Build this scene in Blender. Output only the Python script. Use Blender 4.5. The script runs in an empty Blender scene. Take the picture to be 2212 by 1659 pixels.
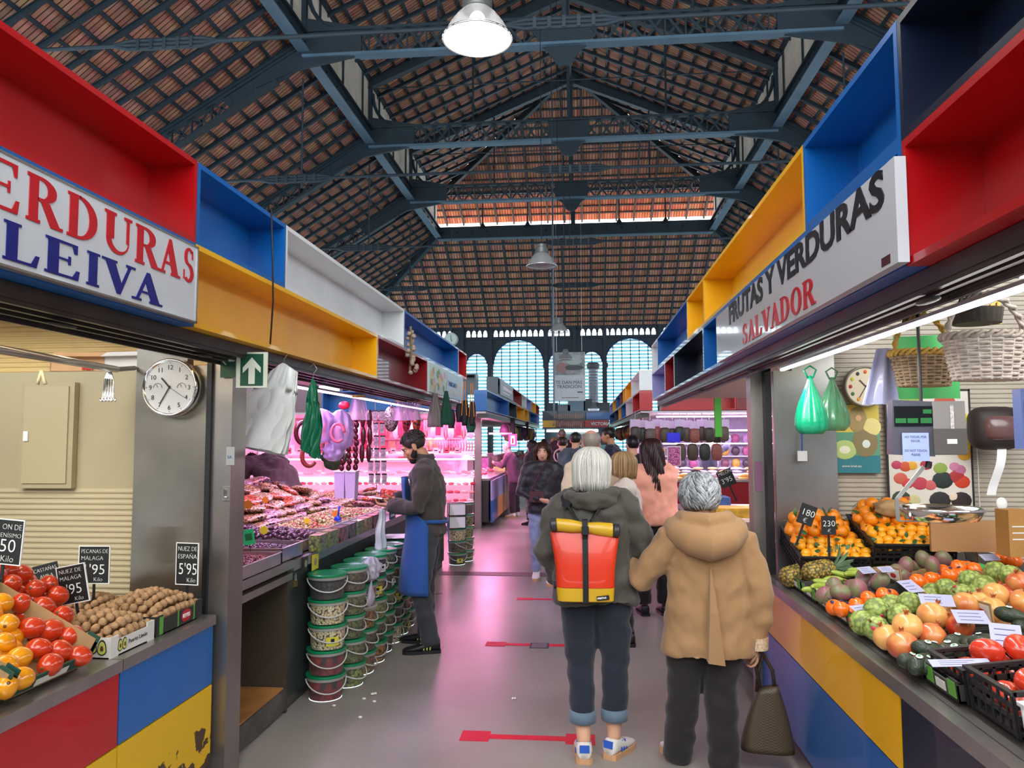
import bpy, math, random
import numpy as np
from mathutils import Vector, Matrix, Euler, noise as mnoise
PI=math.pi; R=math.radians
SC=bpy.context.scene; COL=SC.collection
random.seed(7)
# ---------------------------------------------------------------- camera
F=1640.; YAW,PIT,ROL=R(5.3),R(4.05),R(-.2)
fw=Vector((-math.sin(YAW)*math.cos(PIT),math.cos(YAW)*math.cos(PIT),math.sin(PIT)))
rt=Vector((math.cos(YAW),math.sin(YAW),0)); up=rt.cross(fw)
rt,up=math.cos(ROL)*rt+math.sin(ROL)*up, -math.sin(ROL)*rt+math.cos(ROL)*up
EYE=Vector((0,0,1.65))
cam=bpy.data.cameras.new('camera'); camo=bpy.data.objects.new('camera',cam); COL.objects.link(camo)
cam.sensor_width=36; cam.lens=F/2212*36; cam.clip_start=.05; cam.clip_end=400
mw=Matrix((rt,up,-fw)).transposed().to_4x4(); mw.translation=EYE; camo.matrix_world=mw
SC.camera=camo
# ---------------------------------------------------------------- world and exposure
SC.view_settings.view_transform='Standard'; SC.view_settings.look='None'
SC.view_settings.gamma=1; SC.view_settings.exposure=0.45
SC.view_settings.use_curve_mapping=False
W=bpy.data.worlds.new('sky'); SC.world=W; W.use_nodes=True
wn=W.node_tree; bg=wn.nodes['Background']
tc=wn.nodes.new('ShaderNodeTexCoord'); sx=wn.nodes.new('ShaderNodeSeparateXYZ'); cr=wn.nodes.new('ShaderNodeValToRGB')
wn.links.new(tc.outputs['Generated'],sx.inputs[0]); wn.links.new(sx.outputs['Z'],cr.inputs[0]); wn.links.new(cr.outputs[0],bg.inputs[0])
cr.color_ramp.elements[0].color=(.62,.76,.86,1); cr.color_ramp.elements[0].position=.0
cr.color_ramp.elements[1].color=(.92,.97,1,1); cr.color_ramp.elements[1].position=.35
bg.inputs[1].default_value=4.2
def area(name,loc,size,power,color=(1,1,1),rot=(0,0,0)):
    l=bpy.data.lights.new(name,'AREA'); l.shape='RECTANGLE'; l.size,l.size_y=size; l.energy=power; l.color=color
    o=bpy.data.objects.new(name,l); COL.objects.link(o); o.location=loc; o.rotation_euler=rot; return o
sun=bpy.data.lights.new('sun','SUN'); sun.energy=9.0; sun.angle=R(3); sun.color=(1,.95,.86)
suno=bpy.data.objects.new('sun',sun); COL.objects.link(suno); suno.rotation_euler=(R(-38),R(12),0)
LT=dict(butcher=(1,.30,.62),white=(1,.97,.93),warm=(1,.86,.62),cool=(.86,.93,1),lilac=(.86,.55,1))
# strip lights inside the stalls (their tubes are modelled with the stalls), plus one added warm fill
area('olive_stall_light',(-2.25,6.6,2.06),(.12,4.4),55,LT['lilac'])
area('butcher_light',(-3.6,12.2,2.0),(3.2,.6),70,LT['butcher'])
area('butcher_front_light',(-3.9,14.6,2.0),(3.6,.8),150,LT['butcher'])
area('fruit_stall_strip_light',(1.02,2.9,1.98),(.04,2.4),12,LT['white'])
area('fruit_stall_inner_light',(2.0,3.0,2.25),(.6,1.6),7,LT['warm'])
area('left_stall_fill',(-2.3,2.5,2.10),(.3,1.4),6,LT['warm'])  # warm fill added here, no lamp shows in this stall
area('salt_fish_light',(1.9,7.0,2.12),(.8,2.4),30,(.95,.75,1))
area('salt_fish_second_light',(2.6,14.2,2.02),(2.8,.8),110,(.93,.72,1))
# ---------------------------------------------------------------- helpers
def ray(x,y): return rt*(x-1106)-up*(y-829.5)+fw*F
def aty(x,y,Y): r=ray(x,y); return EYE+r*(Y/r.y)
def atx(x,y,X): r=ray(x,y); return EYE+r*(X/r.x)
def atz(x,y,z): r=ray(x,y); return EYE+r*((z-1.65)/r.z)
def sr(*c):
    if len(c)==1 and isinstance(c[0],str):
        h=c[0]; c=[int(h[i:i+2],16) for i in (0,2,4)]
    return tuple(((v/255)/12.92 if v/255<=.04045 else ((v/255+.055)/1.055)**2.4) for v in c)
_M={}; V=Vector
def mat(name,col=None,rough=.5,metal=0,var=0,vs=8,bump=0,bs=40,em=None,es=0,alpha=1,trans=0,ior=1.45,coat=0,spec=None,sheen=0,sss=0):
    """principled material with optional noise variation of the colour and bump"""
    if name in _M: return _M[name]
    m=bpy.data.materials.new(name); m.use_nodes=True; nt=m.node_tree; b=nt.nodes['Principled BSDF']
    if isinstance(col,str): col=sr(col)
    b.inputs['Base Color'].default_value=(*col,1); b.inputs['Roughness'].default_value=rough; b.inputs['Metallic'].default_value=metal
    if coat: b.inputs['Coat Weight'].default_value=coat
    if sheen: b.inputs['Sheen Weight'].default_value=sheen
    if spec is not None: b.inputs['Specular IOR Level'].default_value=spec
    if sss: b.inputs['Subsurface Weight'].default_value=sss; b.inputs['Subsurface Scale'].default_value=.01; b.inputs['Subsurface Radius'].default_value=(1,.4,.2)
    if trans: b.inputs['Transmission Weight'].default_value=trans; b.inputs['IOR'].default_value=ior
    if em is not None: b.inputs['Emission Color'].default_value=(*em,1); b.inputs['Emission Strength'].default_value=es
    if alpha<1: b.inputs['Alpha'].default_value=alpha
    if var or bump:
        t=nt.nodes.new('ShaderNodeTexCoord')
    if var:
        n=nt.nodes.new('ShaderNodeTexNoise'); n.inputs['Scale'].default_value=vs; n.inputs['Detail'].default_value=5
        nt.links.new(t.outputs['Object'],n.inputs['Vector'])
        r=nt.nodes.new('ShaderNodeValToRGB'); e=r.color_ramp.elements
        e[0].position=.3; e[1].position=.7
        e[0].color=(*[max(0,c*(1-var)) for c in col],1); e[1].color=(*[min(1,c*(1+var)) for c in col],1)
        nt.links.new(n.outputs['Fac'],r.inputs[0]); nt.links.new(r.outputs[0],b.inputs['Base Color'])
    if bump:
        n2=nt.nodes.new('ShaderNodeTexNoise'); n2.inputs['Scale'].default_value=bs; n2.inputs['Detail'].default_value=4
        nt.links.new(t.outputs['Object'],n2.inputs['Vector'])
        bp=nt.nodes.new('ShaderNodeBump'); bp.inputs['Strength'].default_value=bump; bp.inputs['Distance'].default_value=.01
        nt.links.new(n2.outputs['Fac'],bp.inputs['Height']); nt.links.new(bp.outputs[0],b.inputs['Normal'])
    _M[name]=m; return m
def frame_axis(d):
    d=Vector(d).normalized(); a=Vector((0,0,1)) if abs(d.z)<.9 else Vector((1,0,0))
    u=d.cross(a).normalized(); return u,d.cross(u).normalized(),d
class MB:
    def __init__(s,T=None): s.v=[]; s.f=[]; s.mi=[]; s.T=T; s.uv=None; s.cur=0
    def add(s,vs,fs,mi=None):
        b=len(s.v); mi=s.cur if mi is None else mi
        if s.T is not None: vs=[s.T@Vector(v) for v in vs]
        s.v.extend([tuple(v) for v in vs]); s.f.extend([tuple(i+b for i in f) for f in fs]); s.mi.extend([mi]*len(fs)); return s
    def box(s,c,d,rot=None,mi=None,taper=1):
        hx,hy,hz=d[0]/2,d[1]/2,d[2]/2; vs=[]
        for z in (-1,1):
            k=taper if z<0 else 1
            for x,y in ((-1,-1),(1,-1),(1,1),(-1,1)): vs.append(Vector((x*hx*k,y*hy*k,z*hz)))
        if rot is not None:
            m=rot if isinstance(rot,Matrix) else Euler(rot).to_matrix(); vs=[m@v for v in vs]
        c=Vector(c); vs=[v+c for v in vs]
        return s.add(vs,[(3,2,1,0),(4,5,6,7),(0,1,5,4),(1,2,6,5),(2,3,7,6),(3,0,4,7)],mi)
    def bx(s,x0,x1,y0,y1,z0,z1,mi=None): return s.box(((x0+x1)/2,(y0+y1)/2,(z0+z1)/2),(abs(x1-x0),abs(y1-y0),abs(z1-z0)),None,mi)
    def loft(s,rings,mi=None,cap=True,closed=False):
        n=len(rings[0]); vs=[p for r in rings for p in r]; fs=[]; m=len(rings)
        for j in range(m-1 if not closed else m):
            a=j*n; b=((j+1)%m)*n
            for i in range(n): k=(i+1)%n; fs.append((a+i,a+k,b+k,b+i))
        if cap and not closed: fs.append(tuple(range(n-1,-1,-1))); fs.append(tuple(range((m-1)*n,m*n)))
        return s.add(vs,fs,mi)
    def tube(s,pts,r,n=8,mi=None,cap=True,closed=False,flat=None):
        """tube along points; r scalar or list of radii; flat=(ku,kv) squashes"""
        pts=[Vector(p) for p in pts]; m=len(pts); rs=r if isinstance(r,(list,tuple)) else [r]*m
        rings=[]; u=None
        for i,p in enumerate(pts):
            d=(pts[(i+1)%m]-pts[i-1]) if closed else (pts[min(i+1,m-1)]-pts[max(i-1,0)])
            if d.length<1e-9: d=Vector((0,0,1))
            d.normalize()
            if u is None: u,_,_=frame_axis(d)
            u=(u-d*u.dot(d)); 
            if u.length<1e-6: u,_,_=frame_axis(d)
            u.normalize(); w=d.cross(u)
            ku,kv=flat or (1,1)
            rings.append([p+(u*math.cos(2*PI*k/n)*ku+w*math.sin(2*PI*k/n)*kv)*rs[i] for k in range(n)])
        return s.loft(rings,mi,cap,closed)
    def bar(s,a,b,w,h=None,mi=None,upv=(0,0,1)):
        """rectangular bar from a to b, w across, h along upv"""
        a,b=Vector(a),Vector(b); d=(b-a).normalized(); h=h or w; U=Vector(upv)
        if abs(d.dot(U))>.98: U=Vector((0,1,0))
        x=d.cross(U).normalized(); z=x.cross(d)
        r=[[p+x*sx*w/2+z*sz*h/2 for sx,sz in ((-1,-1),(1,-1),(1,1),(-1,1))] for p in (a,b)]
        return s.loft(r,mi)
    def lathe(s,prof,c=(0,0,0),axis=(0,0,1),n=24,mi=None,cap=True):
        u,w,d=frame_axis(axis); c=Vector(c); 
        rings=[[c+d*z+(u*math.cos(2*PI*k/n)+w*math.sin(2*PI*k/n))*max(r,1e-4) for k in range(n)] for r,z in prof]
        return s.loft(rings,mi,cap)
    def ell(s,c,r,n=12,m=8,rot=None,mi=None,fn=None):
        if not isinstance(r,(list,tuple)): r=(r,r,r)
        c=Vector(c); M=None
        if rot is not None: M=rot if isinstance(rot,Matrix) else Euler(rot).to_matrix()
        vs=[];
        def P(th,ph):
            p=Vector((math.sin(th)*math.cos(ph),math.sin(th)*math.sin(ph),math.cos(th)))
            if fn: p=fn(p)
            p=Vector((p.x*r[0],p.y*r[1],p.z*r[2])); 
            if M is not None: p=M@p
            return c+p
        vs.append(P(0,0))
        for j in range(1,m):
            for i in range(n): vs.append(P(PI*j/m,2*PI*i/n))
        vs.append(P(PI,0)); fs=[]
        for i in range(n): k=(i+1)%n; fs.append((0,1+i,1+k))
        for j in range(m-2):
            a=1+j*n; b=a+n
            for i in range(n): k=(i+1)%n; fs.append((a+i,b+i,b+k,a+k))
        a=1+(m-2)*n; L=len(vs)-1
        for i in range(n): k=(i+1)%n; fs.append((a+i,L,a+k))
        return s.add(vs,fs,mi)
    def prism(s,poly,o,ux,uy,th,mi=None):
        """polygon in the plane (o,ux,uy) given thickness th along ux x uy"""
        o,ux,uy=Vector(o),Vector(ux),Vector(uy); nn=ux.cross(uy).normalized()
        a=[o+ux*p[0]+uy*p[1] for p in poly]; b=[p+nn*th for p in a]; n=len(a)
        return s.add(a+b,[tuple(range(n-1,-1,-1)),tuple(range(n,2*n))]+[(i,(i+1)%n,(i+1)%n+n,i+n) for i in range(n)],mi)
    def sheet(s,fn,nu,nv,th=0,mi=None):
        vs=[fn(i/nu,j/nv) for j in range(nv+1) for i in range(nu+1)]
        fs=[(j*(nu+1)+i,j*(nu+1)+i+1,(j+1)*(nu+1)+i+1,(j+1)*(nu+1)+i) for j in range(nv) for i in range(nu)]
        return s.add(vs,fs,mi)
    def build(s,name,mats,parent=None,smooth=False,**kw):
        me=bpy.data.meshes.new(name); me.from_pydata(s.v,[],s.f)
        mats=mats if isinstance(mats,(list,tuple)) else [mats]
        for m in mats: me.materials.append(m)
        if max(s.mi,default=0)>0: me.polygons.foreach_set('material_index',s.mi)
        if smooth: me.polygons.foreach_set('use_smooth',[True]*len(s.f))
        me.update()
        if smooth=='auto': me.set_sharp_from_angle(angle=R(40))
        o=bpy.data.objects.new(name,me); COL.objects.link(o)
        if parent is not None: o.parent=parent
        tag(o,**kw); return o
def tag(o,label=None,cat=None,group=None,kind=None):
    if label: o['label']=label
    if cat: o['category']=cat
    if group: o['group']=group
    if kind: o['kind']=kind
    return o
def empty(name,loc=(0,0,0),rz=0,label=None,cat=None,group=None,kind=None,rot=None):
    o=bpy.data.objects.new(name,None); COL.objects.link(o); o.location=loc; o.rotation_euler=rot or (0,0,rz); o.empty_display_size=.05
    return tag(o,label,cat,group,kind)
def kids(o): return KID.get(o.name,[]) 
def copy_tree(o,loc=None,rot=None,sc=None,label=None,group=None,parent=None,cat=None):
    c=o.copy(); COL.objects.link(c)
    if parent is not None: c.parent=parent
    if loc is not None: c.location=loc
    if rot is not None: c.rotation_euler=rot
    if sc is not None: c.scale=sc if isinstance(sc,(tuple,list)) else (sc,)*3
    if label: c['label']=label
    if group: c['group']=group
    if cat: c['category']=cat
    for ch in o.children: copy_tree(ch,parent=c)
    return c
def mods(o,*ms):
    """apply modifiers to object o: (type, {props})"""
    for t,pr in ms:
        m=o.modifiers.new(t,t)
        for k,v in pr.items(): setattr(m,k,v)
    dg=bpy.context.evaluated_depsgraph_get(); bpy.context.view_layer.update(); dg.update()
    me=bpy.data.meshes.new_from_object(o.evaluated_get(dg)); old=o.data; o.modifiers.clear(); o.data=me; bpy.data.meshes.remove(old); return o
def disp(me,amp,sc,seed=0,along=None):
    """displace vertices along normals by smooth noise"""
    n=len(me.vertices); co=np.empty(n*3,'f'); no=np.empty(n*3,'f'); me.vertices.foreach_get('co',co); me.vertices.foreach_get('normal',no); co=co.reshape(-1,3); no=no.reshape(-1,3)
    k=np.array(sc if isinstance(sc,tuple) else (sc,)*3,'f'); q=co*k+np.array((seed,seed*1.7,0),'f')
    d=np.array([mnoise.noise(Vector(a)) for a in q],'f'); me.vertices.foreach_set('co',(co+no*(amp*d)[:,None]).ravel()); me.update()
def text(s,size,loc,ux,uy,material,parent,name='lettering',th=.002,bold=0,align='LEFT',sp=1.0,shear=0,stretch=1):
    cu=bpy.data.curves.new(name,'FONT'); cu.body=s; cu.size=size; cu.extrude=th; cu.offset=bold; cu.align_x=align; cu.space_character=sp; cu.shear=shear; cu.space_line=.85
    cu.resolution_u=3; cu.materials.append(material)
    o=bpy.data.objects.new(name,cu); COL.objects.link(o)
    ux=Vector(ux).normalized(); uy=Vector(uy).normalized(); n=ux.cross(uy).normalized(); uy=n.cross(ux)
    m=Matrix((ux*stretch,uy,n)).transposed().to_4x4(); m.translation=Vector(loc)
    o.parent=parent
    if parent is not None and parent.type=='EMPTY':
        bpy.context.view_layer.update(); m=parent.matrix_world.inverted()@m
    elif parent is not None:
        bpy.context.view_layer.update(); m=parent.matrix_world.inverted()@m
    o.matrix_local=m; TX.append(o); return o
TX=[]
C=dict(red='B4070F',blue='0960AC',yellow='F2B400',white='DDDDDD',navy='101A30',dred='8E0512',steelblue='1F5FA8',lav='A6A4D6',orange='E8932A')
def paint(k): return mat('painted_'+k,sr(C[k]),.32,var=.06,vs=3,bump=.03,bs=15,coat=.25)
STEEL=mat('brushed_steel',(.42,.40,.38),.32,.85,var=.12,vs=5,bump=.05,bs=30)
DSTEEL=mat('dark_steel',(.10,.09,.085),.4,.6,var=.2,vs=6)
IRON=mat('iron_blue',sr('28363F'),.55,.1,var=.15,vs=2)
IRONL=mat('iron_blue_light',sr('5C7688'),.5,.1,var=.15,vs=2)
BLACK=mat('black_plastic',(.012,.012,.014),.45)
WHITEP=mat('white_plastic',(.78,.78,.77),.4)
PAPER=mat('paper',(.80,.80,.80),.7)
CHALK=mat('chalk_white',(.85,.86,.84),.8)
CHROME=mat('chrome',(.75,.75,.76),.12,1)
GLASS=mat('clear_glass',(.95,.97,.97),.05,alpha=.18)
# ---------------------------------------------------------------- floor
def floor_mat():
    m=bpy.data.materials.new('resin_floor'); m.use_nodes=True; nt=m.node_tree; b=nt.nodes['Principled BSDF']; L=nt.links.new
    t=nt.nodes.new('ShaderNodeTexCoord'); n=nt.nodes.new('ShaderNodeTexNoise'); n.inputs['Scale'].default_value=.9; n.inputs['Detail'].default_value=6
    L(t.outputs['Object'],n.inputs['Vector']); r=nt.nodes.new('ShaderNodeValToRGB'); L(n.outputs['Fac'],r.inputs[0])
    r.color_ramp.elements[0].position=.3; r.color_ramp.elements[0].color=(*sr('85807A'),1); r.color_ramp.elements[1].position=.7; r.color_ramp.elements[1].color=(*sr('A09A92'),1)
    n2=nt.nodes.new('ShaderNodeTexNoise'); n2.inputs['Scale'].default_value=180; n2.inputs['Detail'].default_value=2; L(t.outputs['Object'],n2.inputs['Vector'])
    mx=nt.nodes.new('ShaderNodeMix'); mx.data_type='RGBA'; mx.blend_type='OVERLAY'; mx.inputs[0].default_value=.35; L(r.outputs[0],mx.inputs[6]); L(n2.outputs['Color'],mx.inputs[7]); L(mx.outputs[2],b.inputs['Base Color'])
    r3=nt.nodes.new('ShaderNodeMapRange'); L(n.outputs['Fac'],r3.inputs[0]); r3.inputs[3].default_value=.22; r3.inputs[4].default_value=.4; L(r3.outputs[0],b.inputs['Roughness'])
    return m
f=MB(); f.add([(-12,-3,0),(12,-3,0),(12,36,0),(-12,36,0)],[(0,1,2,3)]); f.build('floor',floor_mat(),kind='structure')
sm=MB(); sm.bx(-1.75,.98,9.18,9.42,-.002,.004); sm.build('trim_1',mat('floor_seam',sr('4A4440'),.5,var=.2),kind='structure')
TAPE=mat('red_tape',sr('D81E36'),.5,var=.12,vs=9)
def tape(y,x0,x1,lab,k=.14):
    t=MB(); t.bx(x0,x1,y-.03,y+.03,0,.003); t.bx(x0-.07,x0+.09,y-k/2,y+k/2,0,.0032); t.bx(x1-.09,x1+.07,y-k/2,y+k/2,0,.0032)
    t.build('floor_tape',TAPE,label=lab,cat='floor tape')
tape(4.3,-.62,-.02,'red I-shaped distance tape on the floor, the big one nearest the camera')
tape(6.18,-.72,.0,'worn red distance tape on the floor, second one up the aisle, beside the drain cover',.12)
tape(7.9,-.62,-.05,'faint red distance tape on the floor, third one up the aisle',.1)
dc=empty('drain_cover',(-.36,6.16,0),label='small square steel drain cover set in the aisle floor',cat='drain cover')
MB().bx(-.075,.075,-.075,.075,0,.0045).build('frame',DSTEEL,dc); MB().bx(-.06,.06,-.06,.06,.001,.006).build('lid',STEEL,dc)
# ---------------------------------------------------------------- roof
XC,HB=-.3,5.48; ZB=10.1; ZE=6.8; YB=30.; YE=35.5; RUN=5.5; ZU=11.62; ZR=14.0; YR=24.7; OV=1.72; Y0=-4
def tile_mat(name,c1,c2,dark):
    m=bpy.data.materials.new(name); m.use_nodes=True; nt=m.node_tree; b=nt.nodes['Principled BSDF']; L=nt.links.new
    uv=nt.nodes.new('ShaderNodeUVMap'); br=nt.nodes.new('ShaderNodeTexBrick'); L(uv.outputs[0],br.inputs['Vector'])
    br.offset=0; br.inputs['Scale'].default_value=1; br.inputs['Brick Width'].default_value=.11; br.inputs['Row Height'].default_value=.43; br.inputs['Mortar Size'].default_value=.012
    br.inputs['Color1'].default_value=(*c1,1); br.inputs['Color2'].default_value=(*c2,1); br.inputs['Mortar'].default_value=(*dark,1); br.inputs['Mortar Smooth'].default_value=.4
    n=nt.nodes.new('ShaderNodeTexNoise'); n.inputs['Scale'].default_value=3; n.inputs['Detail'].default_value=6; L(uv.outputs[0],n.inputs['Vector'])
    mx=nt.nodes.new('ShaderNodeMix'); mx.data_type='RGBA'; mx.blend_type='OVERLAY'; mx.inputs[0].default_value=.55; L(br.outputs['Color'],mx.inputs[6]); L(n.outputs['Color'],mx.inputs[7]); L(mx.outputs[2],b.inputs['Base Color'])
    b.inputs['Roughness'].default_value=.85
    bp=nt.nodes.new('ShaderNodeBump'); bp.inputs['Strength'].default_value=.8; bp.inputs['Distance'].default_value=.03; bp.invert=True; L(br.outputs['Fac'],bp.inputs['Height']); L(bp.outputs[0],b.inputs['Normal'])
    return m
TILE=tile_mat('roof_tiles',sr('DCA082'),sr('AE7862'),sr('4A342C'))
NC=[0]
def slope(A,B,Cc,D,rstep=.714,rw=.07,rh=.085,roff=0):
    """roof plane: A-B the top edge, D-C the lower edge (A above D); stepped tile courses, battens and rafters"""
    A,B,Cc,D=map(Vector,(A,B,Cc,D)); u=(B-A).normalized() if (B-A).length>.01 else (Cc-D).normalized()
    n=u.cross(D-A if (D-A).length else Cc-B).normalized()
    if n.z>0: n=-n      # n points down, into the room
    v=n.cross(u); 
    if v.z>0: v=-v
    Lv=(D-A).dot(v); o=A; du0,du1=0,(B-A).dot(u); e0,e1=(D-A).dot(u),(Cc-A).dot(u)
    nc=max(1,round(Lv/.43)); st=Lv/nc; m=MB(); uvs=[]
    for j in range(nc):
        t0,t1=j/nc,(j+1)/nc; a0=du0+(e0-du0)*t0; a1=du1+(e1-du1)*t0; b0=du0+(e0-du0)*t1; b1=du1+(e1-du1)*t1
        p=[o+u*a0+v*(t0*Lv)-n*.05,o+u*a1+v*(t0*Lv)-n*.05,o+u*b1+v*(t1*Lv)+n*.012,o+u*b0+v*(t1*Lv)+n*.012]
        q=[p[3],p[2],o+u*b1+v*(t1*Lv)-n*.05,o+u*b0+v*(t1*Lv)-n*.05]
        m.add(p,[(0,1,2,3)]); m.add(q,[(0,1,2,3)])
        uvs+=[(a0,j*.43),(a1,j*.43),(b1,j*.43+.429),(b0,j*.43+.429)]+[(b0,j*.43+.3)]*4
    NC[0]+=1
    ob=m.build('ceiling' ,TILE,kind='structure'); uvl=ob.data.uv_layers.new(name='UVMap')
    uvl.data.foreach_set('uv',[c for q in uvs for c in q])
    k=MB()
    for j in range(1,nc):
        t=j/nc; a=o+u*(du0+(e0-du0)*t)+v*(t*Lv-.02); b=o+u*(du1+(e1-du1)*t)+v*(t*Lv-.02)
        if (b-a).length>.1: k.bar(a+n*.03,b+n*.03,.07,.04,upv=n)
    w=max(du1,e1)-min(du0,e0); lo=min(du0,e0); i=0; x=lo+rstep*(.5+roff)
    while x<lo+w:
        # clip rafter to trapezoid
        ts=[0.,1.]
        def inside(t): return du0+(e0-du0)*t<=x<=du1+(e1-du1)*t
        T=[t/200 for t in range(201) if inside(t/200)]
        if T and T[-1]-T[0]>.05:
            a=o+u*x+v*(T[0]*Lv)+n*.1; b=o+u*x+v*(T[-1]*Lv)+n*.1
            k.bar(a,b,.02,rh,upv=n); k.bar(a+n*rh*.5,b+n*rh*.5,rw,.016,upv=n); k.bar(a-n*rh*.4,b-n*rh*.4,rw,.016,upv=n)
        x+=rstep
    k.build('ceiling_beam',IRON,kind='structure')
xl,xr=XC-HB,XC+HB
slope((xl,Y0,ZB),(xl,YB,ZB),(xl-RUN,YE,ZE),(xl-RUN,Y0,ZE))
slope((xr,Y0,ZB),(xr,YB,ZB),(xr+RUN,YE,ZE),(xr+RUN,Y0,ZE))
slope((xl,YB,ZB),(xr,YB,ZB),(xr+RUN,YE,ZE),(xl-RUN,YE,ZE),rstep=.6)
so=(ZR-ZU)/HB*OV; se=(ZR-ZU)/(YB-YR)*OV
slope((XC,Y0,ZR),(XC,YR,ZR),(xl-OV,YB+OV,ZU-so),(xl-OV,Y0,ZU-so),roff=.3)
slope((XC,Y0,ZR),(XC,YR,ZR),(xr+OV,YB+OV,ZU-so),(xr+OV,Y0,ZU-so),roff=.3)
slope((XC,YR,ZR),(XC+.01,YR,ZR),(xr+OV,YB+OV,ZU-se),(xl-OV,YB+OV,ZU-se),rstep=.72)
# hip rafters, ridge and break beams (part of the shell)
h=MB()
for s_ in (-1,1):
    xb=XC+s_*HB; xe=XC+s_*(HB+RUN)
    h.bar((xb,YB,ZB-.2),(xe,YE,ZE-.2),.16,.3); h.bar((XC,YR,ZR-.15),(xb+s_*OV,YB+OV,ZU-so-.15),.13,.26)
    h.bar((xb,Y0,ZB-.12),(xb,YB,ZB-.12),.07,.34); h.bar((xb,Y0,ZB+.06),(xb,YB,ZB+.06),.22,.05); h.bar((xb,Y0,ZB-.3),(xb,YB,ZB-.3),.2,.035)
    h.bar((xb,Y0,ZU-.05),(xb,YB,ZU-.05),.1,.12)
h.bar((xl,YB,ZB-.15),(xr,YB,ZB-.15),.08,.5); h.bar((xl,YB,ZB-.38),(xr,YB,ZB-.38),.26,.05); h.bar((xl,YB,ZU-.05),(xr,YB,ZU-.05),.1,.12)
h.bar((XC,Y0,ZR-.15),(XC,YR,ZR-.15),.1,.25)
h.build('trim_2',IRON,kind='structure')
hl=MB()
for s_ in (-1,1): hl.bar((XC+s_*(HB-.02),Y0,ZB-.33),(XC+s_*(HB-.02),YB,ZB-.33),.26,.03)
hl.bar((xl,YB,ZB-.42),(xr,YB,ZB-.42),.3,.03); hl.build('trim_3',IRONL,kind='structure')
# clerestory panels along both sides of the raised roof: weathered pale boards
CLER=mat('weathered_pale_board',sr('E0D2C0'),.8,var=.25,vs=1.2,bump=.2,bs=6)
for s_,nm in ((-1,'wall_left'),(1,'wall_right')):
    c=MB(); x=XC+s_*(HB+.06); c.bx(x-.02,x+.02,Y0,YB-.1,ZB+.08,ZU-.02); c.build(nm,CLER,kind='structure')
    d=MB(); y=Y0+2.5+.0
    yy=Y0
    while yy<YB: d.bx(x-s_*.05-.02,x-s_*.05+.02,yy-.02,yy+.02,ZB,ZU); yy+=1.6667
    d.build('trim_4' if s_<0 else 'trim_5',IRON,kind='structure')
d=MB()
for x in (-3.65,-1.83,1.83,3.65): d.bx(XC+x-.025,XC+x+.025,YB-.03,YB+.03,ZB,ZU); d.lathe([(.16,0),(.03,.25)],(XC+x,YB-.03,ZB),n=8)
d.bx(XC-.09,XC+.09,YB-.06,YB+.06,ZB,ZU); d.build('trim_6',IRON,kind='structure')
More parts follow.
